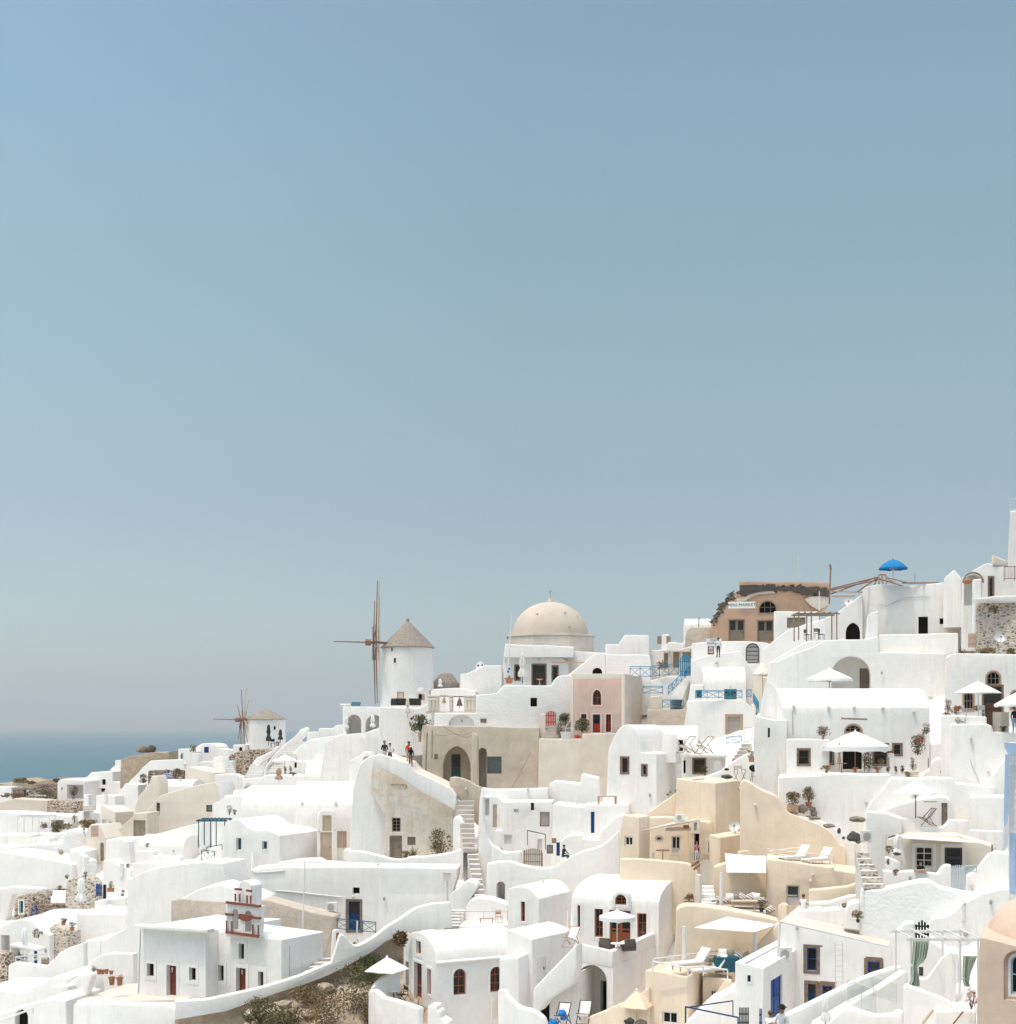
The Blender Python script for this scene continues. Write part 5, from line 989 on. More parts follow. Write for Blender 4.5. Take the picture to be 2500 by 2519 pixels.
def plant(t, x, ybase, w, h, label, leaf='leafolive', n=260, pot=0, pm='terracotta', flowers=None, fn=60, s=None, size=None, name='shrub', cat='plant', group=None, stem=True, back=0, square=False, depth=.8):
    p = at(t, x, ybase, s); p.y += back; k = mpp(t, p); root = thing(name, label, cat, p, 0, group); root['kind'] = 'thing'
    ph = pot * k; hh = (h - pot) * k; rx = w * k / 2; n = int(n * 1.9); fn = int(fn * 2)
    sz = size or max(.05, min(.16, rx * .2))
    if pot:
        if square: pt('planter', pm, root, lambda b: box(b, (-rx * .9, -rx * .45, 0), (rx * .9, rx * .45, ph)), 0)
        else: pt('pot', pm, root, lambda b: pot_build(b, max(.1, min(rx * .8, ph * .62)), ph))
    if stem: pt('stem', 'stem', root, lambda b: (twigs(b, 9, rx, rx * depth, hh), bmesh.ops.translate(b, verts=b.verts, vec=(0, 0, ph * .9)))[0], 30)
    pt('foliage', [leaf, dict(leafolive='leafpale', leafgreen='leafolive', leafpale='leafdry', leafdry='leafpale')[leaf]], root, lambda b: clump(b, n, rx, rx * depth, hh * .5, ph + hh * .52, sz, None), 0)
    if flowers: pt('blossoms', flowers, root, lambda b: clump(b, fn, rx * 1.02, rx * depth, hh * .48, ph + hh * .58, sz * .95), 0)
    return root
def spiky(t, x, ybase, w, h, label, m='leafolive', n=22, s=None, pot=0, pm='clay', name='agave', back=0):
    p = at(t, x, ybase, s); p.y += back; k = mpp(t, p); root = thing(name, label, 'plant', p, 0); root['kind'] = 'thing'
    def bd(b):
        for i in range(n):
            a = R.uniform(0, 6.28); e = R.uniform(.25, 1.45); L = h * k * R.uniform(.6, 1.05); d = Vector((math.cos(a) * math.cos(e), math.sin(a) * math.cos(e), math.sin(e))); d.x *= w / max(1, h); sd2 = Vector((-math.sin(a), math.cos(a), 0)); q0 = Vector((0, 0, pot * k))
            q1 = q0 + d * L * .5 + Z * L * .05; q2 = q0 + d * L - Z * L * .08; ww = L * .06
            A = [b.verts.new(v) for v in (q0 - sd2 * ww, q0 + sd2 * ww, q1 + sd2 * ww * .8, q1 - sd2 * ww * .8, q2)]
            b.faces.new((A[0], A[1], A[2], A[3])); b.faces.new((A[3], A[2], A[4]))
    pt('leaves', m, root, bd, 0)
    if pot: pt('pot', pm, root, lambda b: pot_build(b, pot * k * .6, pot * k))
    return root
def pot(t, x, ybase, w, h, label, m='terracotta', s=None, group='terracotta pots on the church terrace'):
    p = at(t, x, ybase, s); k = mpp(t, p); bm = NB(); pot_build(bm, w * k / 2, h * k); o = part('flower_pot', bm, m, None, None, 40); o.location = p; return tag(o, label, 'flower pot', group, 'thing')
def rock(t, x, y, w, h, label, m='rock', s=None, name='boulder', rz=0):
    am = .62 if 'bag' in name else .3
    p = at(t, x, y, s); k = mpp(t, p); bm = NB(); bmesh.ops.create_icosphere(bm, subdivisions=3, radius=1); o0 = R.uniform(0, 50)
    for v in bm.verts:
        f = 1 + am * noise.noise(v.co * 1.3 + Vector((o0, 0, 0))) + .1 * noise.noise(v.co * 4 + Vector((0, o0, 0)))
        v.co = Vector((v.co.x * f * w * k / 2, v.co.y * f * w * k / 2.4, v.co.z * f * h * k / 2 + h * k * .42))
    o = part(name, bm, m, None, None, 35); o.location = p; return tag(o, label, 'rock', None, 'thing')
def pole(t, x0, y0, x1, y1, r, label, m='whitemetal', s=None, name='pole', cat='pole', r2=None, back=0):
    p = at(t, x0, y0, s); p.y += back; sc = F / p.y; a, b2 = px1(t, x0, y0), px1(t, x1, y1); bm = NB(); tube(bm, (0, 0, 0), ((b2[0] - a[0]) / sc, 0, (a[1] - b2[1]) / sc), r, 8, r2)
    o = part(name, bm, m, None, None); o.location = p; return tag(o, label, cat, None, 'thing')
def railing(t, txt, h, label, m='teal', style='x', ss=None, name='railing', bay=1.0, r=.025, group=None):
    q = pts(t, txt.replace('*', '')); P = [W(x, y, (ss[i] if isinstance(ss, (list, tuple)) else ss) or S(x, y)) for i, (x, y) in enumerate(q)]
    O = P[0].copy(); k = mpp(t, O); hh = h * k; root = thing(name, label, 'railing', O, 0, group); root['kind'] = 'thing'; P = [p - O for p in P]; U = Vector((0, 0, hh)); lo = Vector((0, 0, hh * .16))
    pt('top_rail', m, root, lambda b: path(b, [p + U for p in P], r * 1.2, 6))
    if style != 'open': pt('bottom_rail', m, root, lambda b: path(b, [p + lo for p in P], r, 5))
    posts = []; 
    for a, b2 in zip(P, P[1:]):
        n = max(1, round((b2 - a).length / bay)); posts += [(a.lerp(b2, i / n), a.lerp(b2, (i + 1) / n)) for i in range(n)]
    for a, _ in posts + [(P[-1], None)]: pt('post', m, root, lambda b: tube(b, a, a + U, r * 1.1, 6))
    for a, b2 in posts:
        if style == 'x': pt('brace', m, root, lambda b: (tube(b, a + lo, b2 + U * .86, r * .7, 4), tube(b, b2 + lo, a + U * .86, r * .7, 4), tube(b, a + U * .86, b2 + U * .86, r * .7, 4)), 0)
        elif style == 'bar': pt('bars', m, root, lambda b: [tube(b, a.lerp(b2, i / 7) + lo, a.lerp(b2, i / 7) + U, r * .45, 4) for i in range(1, 7)], 0)
        elif style == 'glass': pt('glass_panel', 'clear', root, lambda b: b.faces.new([b.verts.new(v) for v in (a + lo * .3, b2 + lo * .3, b2 + U * .97, a + U * .97)]), 0)
    return root
g = bpy.data.materials.new('clear'); g.use_nodes = True; nt = g.node_tree; tr = nt.nodes.new('ShaderNodeBsdfTransparent'); tr.inputs[0].default_value = (.93, .95, .94, 1); gl = nt.nodes.new('ShaderNodeBsdfGlossy'); gl.inputs['Roughness'].default_value = .05
ms = nt.nodes.new('ShaderNodeMixShader'); ms.inputs[0].default_value = .1; nt.links.new(tr.outputs[0], ms.inputs[1]); nt.links.new(gl.outputs[0], ms.inputs[2]); nt.links.new(ms.outputs[0], nt.nodes['Material Output'].inputs[0]); M['clear'] = g
def gate(t, x0, x1, ytop, ybot, label, m='red', n=7, peak=.25, yaw=0, s=None, back=0, name='picket_gate', solid_low=0):
    p = at(t, (x0 + x1) / 2, ybot, s); p.y += back; k = mpp(t, p); w = (x1 - x0) * k / max(.3, math.cos(math.radians(yaw))); h = (ybot - ytop) * k
    root = thing(name, label, 'gate', p, -math.radians(yaw)); root['kind'] = 'thing'; g2 = w / n
    for i in range(n):
        x = -w / 2 + g2 * (i + .5); hh = h * (1 - peak * abs(2 * (i + .5) / n - 1) ** 1.3)
        def bd(b):
            ww = g2 * .34
            pr = [(x - ww, 0), (x + ww, 0), (x + ww, hh - ww), (x, hh), (x - ww, hh - ww)]
            A = [b.verts.new((u, -.015, v)) for u, v in pr]; B = [b.verts.new((u, .015, v)) for u, v in pr]; b.faces.new(A); b.faces.new(B[::-1])
            for q in range(5): b.faces.new((A[q], B[q], B[(q + 1) % 5], A[(q + 1) % 5]))
            bmesh.ops.recalc_face_normals(b, faces=b.faces)
        pt('picket', m, root, bd, 0)
    for z in (.2, .62): pt('rail', m, root, lambda b: box(b, (-w / 2, .016, h * z), (w / 2, .05, h * z + .07)), 0)
    return root
def sail(t, txt, ss, label, m='cloth', name='shade_sail', sag=.25, cat='shade sail'):
    q = pts(t, txt); P = [W(x, y, k) for (x, y), k in zip(q, ss)]; O = P[0].copy(); P = [p - O for p in P]; bm = NB(); N = 8
    if len(P) == 3: P.append(P[2].copy())
    g2 = []
    for i in range(N + 1):
        row = []
        for j in range(N + 1):
            u, v = i / N, j / N; v0 = P[0].lerp(P[1], u).lerp(P[3].lerp(P[2], u), v); z = sag * (16 * u * (1 - u) * v * (1 - v)); row.append(bm.verts.new(v0 - Z * z))
        g2.append(row)
    for i in range(N):
        for j in range(N): bm.faces.new((g2[i][j], g2[i + 1][j], g2[i + 1][j + 1], g2[i][j + 1]))
    bmesh.ops.remove_doubles(bm, verts=bm.verts, dist=.001); bmesh.ops.recalc_face_normals(bm, faces=bm.faces)
    r = bmesh.ops.solidify(bm, geom=bm.faces[:], thickness=.02)
    o = part(name, bm, m, None, None, 60); o.location = O; return tag(o, label, cat, None, 'thing')
def lettering(root, text, size, m, loc, yaw=0, font_off=0):
    c = bpy.data.curves.new('lettering', 'FONT'); c.body = text; c.size = size; c.align_x = 'CENTER'; c.align_y = 'CENTER'; c.extrude = .004; c.space_character = 1.12; c.offset = font_off; c.materials.append(M[m])
    o = link('tmp', c); me = bpy.data.meshes.new_from_object(o.evaluated_get(bpy.context.evaluated_depsgraph_get())); bpy.data.objects.remove(o)
    o = link('lettering', me, root, loc); o.rotation_euler = (math.pi / 2, 0, -math.radians(yaw)); return o
# furniture prototypes: built at the first place they stand, then copied
PROTO = {}
def fdeck(b_root, cm, wm):
    for sx in (-.3, .3):
        pt('frame', wm, b_root, lambda b: (tube(b, (sx, .55, 0), (sx, -.45, 1.02), .024, 6), tube(b, (sx * .92, -.5, 0), (sx * .92, .42, .52), .024, 6), tube(b, (sx * 1.06, -.35, .02), (sx * 1.06, .05, .62), .018, 5)), 0)
    for a in ((.55, .03), (-.45, 1.02), (.42, .52)): pt('crossbar', wm, b_root, lambda b: tube(b, (-.32, -a[0] if 0 else a[0], a[1]), (.32, a[0], a[1]), .022, 6))
    def sl(b):
        pr = [(-.44, 1.0), (-.3, .72), (-.12, .46), (.08, .34), (.26, .38), (.42, .53)]; A = [b.verts.new((-.27, y, z)) for y, z in pr]; B = [b.verts.new((.27, y, z)) for y, z in pr]
        for i in range(5): b.faces.new((A[i], B[i], B[i + 1], A[i + 1]))
        bmesh.ops.recalc_face_normals(b, faces=b.faces); bmesh.ops.solidify(b, geom=b.faces[:], thickness=.015)
    pt('sling', cm, b_root, sl, 60)
def flounge(root, cm, wm):
    pt('bed', cm, root, lambda b: box(b, (-.32, -.25, .3), (.32, 1.2, .38)), 0)
    pt('backrest', cm, root, lambda b: box(b, (-.32, -.05, 0), (.32, .02, .78), 0, Matrix.Translation((0, -.25, .33)) @ Matrix.Rotation(math.radians(38), 4, 'X')), 0)
    for x in (-.3, .3):
        pt('side_rail', wm, root, lambda b: box(b, (x - .02, -.6, .22), (x + .02, 1.2, .295)), 0)
        for y in (-.5, 1.05): pt('leg', wm, root, lambda b: box(b, (x - .025, y - .03, 0), (x + .025, y + .03, .22)), 0)
def fdirector(root, cm, wm):
    for x in (-.26, .26): pt('frame', wm, root, lambda b: (tube(b, (x, -.2, 0), (x, .22, .45), .018, 5), tube(b, (x, .22, 0), (x, -.2, .45), .018, 5), tube(b, (x, .2, .4), (x, .24, .9), .018, 5), tube(b, (x, -.2, .45), (x, -.2, .64), .018, 5), tube(b, (x, -.24, .64), (x, .24, .66), .02, 5)), 0)
    pt('seat', cm, root, lambda b: box(b, (-.25, -.2, .44), (.25, .2, .46)), 0); pt('backrest', cm, root, lambda b: box(b, (-.26, .21, .68), (.26, .23, .88)), 0)
def fchair(root, cm, wm):
    pt('seat', cm, root, lambda b: box(b, (-.22, -.22, .43), (.22, .22, .47)), 0)
    pt('backrest', cm, root, lambda b: box(b, (-.22, .19, .6), (.22, .22, .9)), 0)
    for x in (-.2, .2):
        for y in (-.2, .2): pt('leg', wm, root, lambda b: tube(b, (x, y, 0), (x, y, .43 if y < 0 else .9), .02, 5), 0)
def farm(root, cm, wm):
    pt('seat', cm, root, lambda b: box(b, (-.3, -.3, .18), (.3, .3, .42)), 0); pt('backrest', cm, root, lambda b: box(b, (-.3, .22, .42), (.3, .34, .8)), 0)
    for x in (-.34, .28): pt('armrest', cm, root, lambda b: box(b, (x, -.3, .18), (x + .06, .34, .6)), 0)
def ftable(root, cm, wm):
    pt('tabletop', cm, root, lambda b: lathe(b, [(.42, .7), (.43, .72), (.43, .74), (.4, .745)], 20)); pt('leg', wm, root, lambda b: lathe(b, [(.2, 0), (.19, .03), (.035, .06), (.03, .7)], 10))
FURN = dict(deck_chair=fdeck, sun_lounger=flounge, director_chair=fdirector, chair=fchair, armchair=farm, table=ftable)
def furn(kind, t, x, y, label, rz, cm='cloth', wm='palewood', s=None, sc=1.0, group=None, back=0):
    p = at(t, x, y, s); p.y += back; key = (kind, cm, wm)
    if key not in PROTO:
        o = link(kind, None); FURN[kind](o, cm, wm); PROTO[key] = o
    else: o = copy_tree(PROTO[key])
    o.location = p; o.rotation_euler = (0, 0, math.radians(rz)); o.scale = (sc, sc, sc); o.empty_display_size = .3
    tag(o, label, kind.replace('_', ' '), group, 'thing'); return o
def ac_unit(t, x, y, w, h, label, rz=0, s=None, back=0):
    def bd(root, k):
        W2, H2 = w * k, h * k; pt('casing', 'whitemetal', root, lambda b: box(b, (-W2 / 2, -.16, .05), (W2 / 2, .16, H2)), 0)
        pt('fan_grille', 'grey', root, lambda b: tube(b, (-W2 * .12, -.165, H2 * .52), (-W2 * .12, -.185, H2 * .52), H2 * .36, 18), 0)
        pt('bracket', 'whitemetal', root, lambda b: (box(b, (-W2 * .4, -.14, 0), (-W2 * .34, .16, .05)), box(b, (W2 * .34, -.14, 0), (W2 * .4, .16, .05))), 0)
    return place(bd, t, x, y, label, 'air conditioner', 'air_conditioner', rz, s, back=back)
def dish(t, x, y, w, label, rz=0, s=None, m='whitemetal', tilt=25, hp=None):
    def bd(root, k):
        r = w * k / 2; h = (hp or w * .9) * k
        pt('mast', 'metal', root, lambda b: (tube(b, (0, .05, 0), (0, .05, h), .022, 6), tube(b, (-.2, .12, 0), (0, .05, h * .4), .012, 4), tube(b, (.2, .12, 0), (0, .05, h * .4), .012, 4)), 0)
        T = Matrix.Translation((0, -.03, h + r * .1)) @ Matrix.Rotation(math.radians(90 - tilt), 4, 'X')
        pt('reflector', m, root, lambda b: (lathe(b, [(.02, -.0), (r * .4, .035), (r * .75, .1), (r, .18), (r * 1.01, .17), (r * .75, .085), (r * .4, .02), (.02, -.015)], 24), bmesh.ops.transform(b, matrix=T, verts=b.verts))[0], 60)
        pt('feed_arm', 'darkmetal', root, lambda b: (tube(b, (0, -r * .9, .15), (0, -r * .1, r * .95), .015, 5), tube(b, (0, -r * .1, r * .85), (0, -r * .1, r * 1.05), .05, 8), bmesh.ops.transform(b, matrix=T, verts=b.verts))[0], 0)
    return place(bd, t, x, y, label, 'satellite dish', 'satellite_dish', rz, s)
def wall_lamp(t, x, y, label, m='palegrey', r=.1, group='wall lamps on the white houses', name='wall_lamp'):
    p = at(t, x, y); p.y -= .1; root = thing(name, label, 'lamp', p, 0, group); root['kind'] = 'thing'
    pt('bracket', 'metal', root, lambda b: tube(b, (0, .1, .05), (0, -.03, .12), .015, 5)); pt('lamp_shade', m, root, lambda b: lathe(b, [(r * .4, -.12), (r, -.05), (r, .05), (r * .3, .13)], 10, 0, -.04)); return root
# people -------------------------------------------------------------
def person(t, x, y, hpx, label, top='whiteshirt', legs='denim', skin='skin', hair='hairdark', rz=0, pose='stand', s=None, hat=None, back=0, bare_legs=False, height=None, sleeveless=False, long_hair=False, name='person'):
    p = at(t, x, y, s); p.y += back; k = mpp(t, p); hh = height or hpx * k; q = hh / 1.75 if pose != 'sit' else hh / 1.3
    V3 = []; E = []; RD = []; MT = []
    def v(co, r, m, par=None):
        V3.append(Vector(co)); RD.append(r); MT.append(m)
        if par is not None: E.append((par, len(V3) - 1))
        return len(V3) - 1
    sit = pose == 'sit'; hz = .48 if sit else .95; lean = {'sit': .1, 'bend': .32, 'lean': .18}.get(pose, .02)
    arm_m = skin if sleeveless else top
    pel = v((0, 0, hz), .135, legs); wst = v((0, -lean * .35, hz + .2), .115, top, pel); ch = v((0, -lean * .8, hz + .42), .14, top, wst); nk = v((0, -lean, hz + .55), .055, skin, ch)
    hd = v((0, -lean - .02, hz + .64), .078, skin, nk); v((0, -lean - .02, hz + .73), .085, skin, hd); ht = v((0, -lean - .01, hz + .79), .05, skin, len(V3) - 1)
    v((0, -lean - .115, hz + .675), .018, skin, hd)
    for sg in (-1, 1):
        sh = v((sg * .17, -lean * .85, hz + .47), .062, top, ch)
        if pose == 'stand': el, wr = (sg * .25, -.02, hz + .2), (sg * .24, -.14, hz - .02)
        elif pose == 'hips': el, wr = (sg * .34, .02, hz + .22), (sg * .16, -.1, hz + .1)
        elif pose == 'walk': el, wr = (sg * .24, .12 * sg, hz + .2), (sg * .23, .06 * sg - .18, hz + .05)
        elif pose == 'read': el, wr = (sg * .24, -.08, hz + .2), (sg * .08, -.3, hz + .22)
        elif pose == 'point': el, wr = ((sg * .25, -.1, hz + .22), (sg * .2, -.42, hz + .22)) if sg < 0 else ((sg * .25, 0, hz + .2), (sg * .24, -.1, hz))
        else: el, wr = (sg * .24, -lean - .12, hz + .22), (sg * .17, -lean - .36, hz + .12)
        e2 = v(el, .045, arm_m, sh); w2 = v(wr, .03, skin, e2); d = (Vector(wr) - Vector(el)).normalized(); hand = v(Vector(wr) + d * .07, .032, skin, w2)
        sd2 = Vector((0, 1, 0)) if abs(d.y) < .7 else Vector((1, 0, 0)); hp = Vector(wr) + d * .09
        for i, L in enumerate((.075, .09, .085, .065)):
            f1 = v(hp + sd2 * (.018 * (i - 1.5)) + d * L * .5, .0095, skin, hand); v(hp + sd2 * (.02 * (i - 1.5)) + d * L * .9 + Vector((-sg * .02, -.01, 0)), .008, skin, f1)
        v(Vector(wr) + d * .05 + sd2 * -.045, .0105, skin, hand)
        hipj = v((sg * .09, 0, hz - .05), .1, legs, pel); lm = skin if bare_legs else legs
        if sit: kn, an = (sg * .12, -.44, hz + .02), (sg * .12, -.46, .09)
        elif pose == 'walk': kn, an = (sg * .1, -.12 * sg - .06, .5), (sg * .1, -.3 * sg + .06, .09)
        else: kn, an = (sg * .1, -.03, .5), (sg * .11, 0, .09)
        k2 = v(kn, .066, lm if not bare_legs else legs, hipj); a2 = v(an, .042, lm, k2); v((an[0], an[1] - .05, an[2] - .045), .042, 'black', a2); v((an[0], an[1] - .15, an[2] - .055), .032, 'black', len(V3) - 1)
    me = bpy.data.meshes.new('body'); me.from_pydata([c * q for c in V3], E, []); ob = bpy.data.objects.new('tmp', me); C.objects.link(ob)
    sm = ob.modifiers.new('s', 'SKIN')
    for i, sv in enumerate(me.skin_vertices[0].data): sv.radius = (RD[i] * q, RD[i] * q * (.78 if RD[i] > .1 else 1)); sv.use_root = i == 0
    ob.modifiers.new('d', 'SUBSURF').levels = 1
    dg = bpy.context.evaluated_depsgraph_get(); m2 = bpy.data.meshes.new_from_object(ob.evaluated_get(dg)); bpy.data.objects.remove(ob)
    names = list(dict.fromkeys(MT)); m2.materials.clear()
    for nme in names: m2.materials.append(M[nme])
    segs = [(V3[a] * q, V3[b] * q, MT[a], MT[b], RD[a], RD[b]) for a, b in E]
    for f in m2.polygons:
        c = f.center; best = (1e9, 0)
        for a, b, ma, mb, ra, rb in segs:
            ab = b - a; tt = max(0, min(1, (c - a).dot(ab) / max(1e-9, ab.dot(ab)))); dd = (c - a - ab * tt).length - (ra + (rb - ra) * tt) * q
            if dd < best[0]: best = (dd, ma if tt < .5 else mb)
        f.material_index = names.index(best[1]); f.use_smooth = True
    root = link('person', None, None, p); root.rotation_euler = (0, 0, math.radians(rz)); tag(root, label, 'person', None, 'thing'); root.empty_display_size = .3
    link('body', m2, root); hc = Vector((0, -lean - .012, hz + .735)) * q
    def hr(b):
        bmesh.ops.create_uvsphere(b, u_segments=14, v_segments=9, radius=.104 * q); bmesh.ops.delete(b, geom=[f for f in b.verts if f.co.z < -.02 * q and f.co.y < .03 * q], context='VERTS'); bmesh.ops.translate(b, verts=b.verts, vec=hc + Vector((0, .016, .004)) * q)
    pt('hair', hair, root, hr, 60)
    if long_hair: pt('hair_tail', hair, root, lambda b: lathe(b, [(.05 * q, 0), (.07 * q, .1 * q), (.06 * q, .22 * q)], 8, 0, hc.y + .07 * q, hc.z - .24 * q))
    for sg in (-1, 1): pt('eye', 'black', root, lambda b: (bmesh.ops.create_uvsphere(b, u_segments=6, v_segments=4, radius=.011 * q), bmesh.ops.translate(b, verts=b.verts, vec=hc + Vector((sg * .032, -.083, -.045)) * q))[0])
    if hat:
        pt('hat', hat, root, lambda b: lathe(b, [(.165 * q, .03 * q), (.16 * q, .042 * q), (.108 * q, .05 * q), (.1 * q, .1 * q), (.05 * q, .13 * q)], 16, hc.x, hc.y, hc.z), 60)
    return root
# ---------------------------------------------------------------- windmills
def windmill(t, xc, ybase, ytop, r0, r1, tip, hub, sails, bow, s, label, nx, wheel_r, knob=True, wins=''):
    p = W(*px1(t, xc, ybase), s); k = 1 / TILES[t][2] / s; root = thing('windmill', label, 'windmill', p); root['kind'] = 'thing'; Hh = (ybase - ytop) * k; Rt, Rb = r1 * k, r0 * k
    pt('tower', 'white', root, lambda b: lathe(b, [(Rb * 1.06, -2.5), (Rb * 1.04, 0), (Rb, .3 * Hh * .3)] + [(Rb + (Rt - Rb) * f, Hh * f) for f in (.2, .4, .6, .8, 1)], 48, jit=.002), 60)
    hk = (ybase - tip) * k - Hh
    prof = [(Rt * 1.05, Hh - .1), (Rt * 1.09, Hh - .02), (Rt * .86, Hh + hk * .2), (Rt * .6, Hh + hk * .44), (Rt * .33, Hh + hk * .68), (Rt * .15, Hh + hk * .84)] + ([(Rt * .07, Hh + hk * .9), (Rt * .06, Hh + hk)] if knob else [(.02, Hh + hk * .98)])
    pt('thatched_roof', 'thatch', root, lambda b: lathe(b, prof, 44, jit=.022), 35)
    hb = W(*px1(t, *hub), s) - p; hb.y = -Rt * .55
    nrm = Vector((-math.cos(nx), -math.sin(nx), .02)).normalized(); a1 = Vector((math.sin(nx), -math.cos(nx), 0))
    pt('axle', 'sailwood', root, lambda b: (tube(b, hb - nrm * (Rt * 1.4), hb + nrm * .35, .12, 8), tube(b, hb + nrm * .3, hb + nrm * .8, .3, 8)), 40)
    bw = W(*px1(t, *bow), s) - p; L = (Vector((hb.x, 0, hb.z)) - Vector((bw.x, 0, bw.z))).length / max(.3, abs(math.cos(nx))); be = hb + nrm * L
    pt('bowsprit', 'sailwood', root, lambda b: tube(b, hb + nrm * .3, be, .075, 6, .045), 40)
    for i, (a, L2) in enumerate(sails):
        a = math.radians(a); d = a1 * math.sin(a) + Z * math.cos(a); o2 = hb + nrm * (-.35 + .22 * (i % 3)); e = hb + nrm * (-.4 + .16 * (i % 3)) + d * wheel_r * L2
        m = 'sailwood' if i % 3 else 'palewood'
        def bd(b): tube(b, o2, e, .07, 6, .04); tube(b, o2 + d * .1 + a1 * .09, o2 + d * wheel_r * .3 + a1 * .07, .09, 4)
        pt('sail_pole', m, root, bd, 0)
    for x0, y0, x1, y1, st in wins:
        a = (x0 + x1) / 2; zc = (ybase - (y0 + y1) / 2) * k; w2 = (x1 - x0) * k / 2; h2 = (y1 - y0) * k / 2; dx = (a - xc) * k; rr = Rb + (Rt - Rb) * zc / Hh; dx = max(-rr * .85, min(rr * .85, dx)); ang = math.asin(dx / rr); n = Vector((math.sin(ang), -math.cos(ang), 0)); u = Z.cross(n); c = n * (rr * 1.0) + Z * zc; fr = (c, u, n); P2 = hole_outline('w', w2, h2)
        def bw2(b): ring(b, P2, -.03, .05, fr, -.1, .05)
        wd = pt('door' if st == 'door' else 'window', 'clay' if st == 'door' else 'white2', root, bw2, 0)
        pt('pane', 'beige' if st == 'door' else 'dark', wd, lambda b: plate(b, P2, fr, .012, .0), 0)
    return root
windmill('e', 778, 1300, 738, 252, 232, 470, (478, 700), [(0, 1.03), (4, 1.02), (-28, .82), (24, .8), (178, 1.0), (184, 1.02), (160, .88), (-158, .8), (205, .72), (-70, .55), (110, .5), (60, .45)], (105, 685), 28, 'tall white windmill with thatched cone roof and bare wooden sails', math.radians(7), 5.25, True,
         [(637, 748, 661, 787, 'w'), (664, 846, 692, 895, 'w'), (703, 1170, 757, 1265, 'door')])
windmill('c', 778, 925, 646, 192, 184, 540, (575, 655), [(8, 1.0), (-14, .98), (-48, .78), (32, .74), (168, .98), (190, 1.0), (196, .96), (150, .8), (215, .72), (130, .3), (-75, .3), (80, .4)], (335, 645), 19.8, 'smaller white windmill with spread bare sails near the sea', math.radians(28), 3.95, False,
         [(877, 712, 902, 750, 'w')])
# ---------------------------------------------------------------- belfry frame with two bells
def belfry():
    s = 29.9; p = W(*px1('e', 1195, 1350), s); k = 1 / 3.834 / s; root = thing('belfry_frame', 'weathered stone belfry frame with two hanging bells on church wall', 'belfry', p); root['kind'] = 'thing'
    X = lambda x: (x - 1195) * k; Y = lambda y: (1350 - y) * k
    for x0, x1, nm in ((975, 1078, 'pier'), (1312, 1420, 'pier'), (1172, 1210, 'column')):
        def bd(b):
            box(b, (X(x0), -.25, Y(1345)), (X(x1), .25, Y(1205)))
            box(b, (X(x0 - 6), -.3, Y(1207)), (X(x1 + 6), .3, Y(1190)))
            for q in range(int((x1 - x0) / 30)):
                xx = X(x0 + 18 + q * 32); box(b, (xx - .1, -.31, Y(1335)), (xx + .1, -.25, Y(1222))); box(b, (xx - .14, -.33, Y(1240)), (xx + .14, -.25, Y(1228)))
            bmesh.ops.bevel(b, geom=b.edges[:], offset=.03, segments=1, affect='EDGES')
        pt(nm, 'cream', root, bd, 0)
    pt('sill', 'beige', root, lambda b: box(b, (X(955), -.35, Y(1362)), (X(1422), .3, Y(1342))), 0)
    pt('beam', 'greywood', root, lambda b: tube(b, (X(1060), 0, Y(1196)), (X(1330), 0, Y(1204)), .05, 6), 0)
    for x, y0, y1, w2, m in ((1122, 1200, 1262, 42, 'clay'), (1268, 1208, 1290, 60, 'bronze')):
        h = (y1 - y0) * k; r = w2 * k / 2
        bl = pt('bell', m, root, lambda b: lathe(b, [(r, 0), (r * 1.02, .03), (r * .72, h * .3), (r * .55, h * .6), (r * .42, h * .76), (r * .12, h * .84), (r * .12, h)], 18, X(x), 0, Y(y1)), 50)
        pt('clapper', 'darkmetal', bl, lambda b: tube(b, (X(x), 0, Y(y1) - h * .22), (X(x), 0, Y(y1) + h * .3), .03, 6))
belfry()
# ---------------------------------------------------------------- far left props
rock('a', 1345, 965, 110, 75, 'large pale boulder at left on the dry ridge bank', 'rock', 19.2); rock('a', 1425, 965, 100, 72, 'large dark boulder beside the pale one on the ridge', 'darkrock', 19.3)
for x, y, w, h, l in ((190, 1235, 130, 50, 'dry bush above stone terrace, left one'), (290, 1245, 90, 30, 'low dry bush behind the seated couple'), (560, 1230, 110, 40, 'dry scrub on bank behind the cave house')): plant('a', x, y + 20, w, h, l, 'leafdry', 300, s=18.6, group=None, name='dry_bush')
plant('c', 100, 965, 75, 75, 'dark green bush left of the navy door house', 'leafolive', 260, s=20.5, name='bush')
plant('a', 1355, 1255, 90, 85, 'dry grassy bush left of the dark rubble wall', 'leafdry', 340, s=21.8, name='dry_bush')
plant('a', 1680, 1150, 110, 35, 'low dry scrub on top of the dark rubble wall', 'leafdry', 200, s=21.7, name='dry_bush')
plant('a', 1580, 1150, 60, 30, 'small dark scrub on the rubble wall beside the flag', 'leafolive', 120, s=21.7, name='dry_bush')
plant('a', 695, 1405, 90, 125, 'small potted tree before the cave house recess', 'leafolive', 320, pot=28, pm='clay', s=20, name='potted_tree')
plant('a', 430, 1390, 190, 70, 'olive bush growing along the rubble terrace wall', 'leafolive', 420, s=19.3, name='bush')
plant('a', 60, 1388, 110, 40, 'pale dry plants at the far left terrace edge', 'leafpale', 240, s=19.4, name='bush')
plant('a', 170, 1390, 130, 40, 'reddish dry plants beside the sun loungers', 'leafdry', 260, s=19.4, name='bush', flowers='flowerorange', fn=50)
plant('a', 535, 1745, 110, 130, 'round olive bush beside the white pergola', 'leafolive', 520, s=22.6, name='bush')
plant('a', 640, 1705, 90, 70, 'flowering rubble bush by the leaning ramp', 'leafpale', 240, flowers='flowerorange', fn=40, s=23, name='bush')
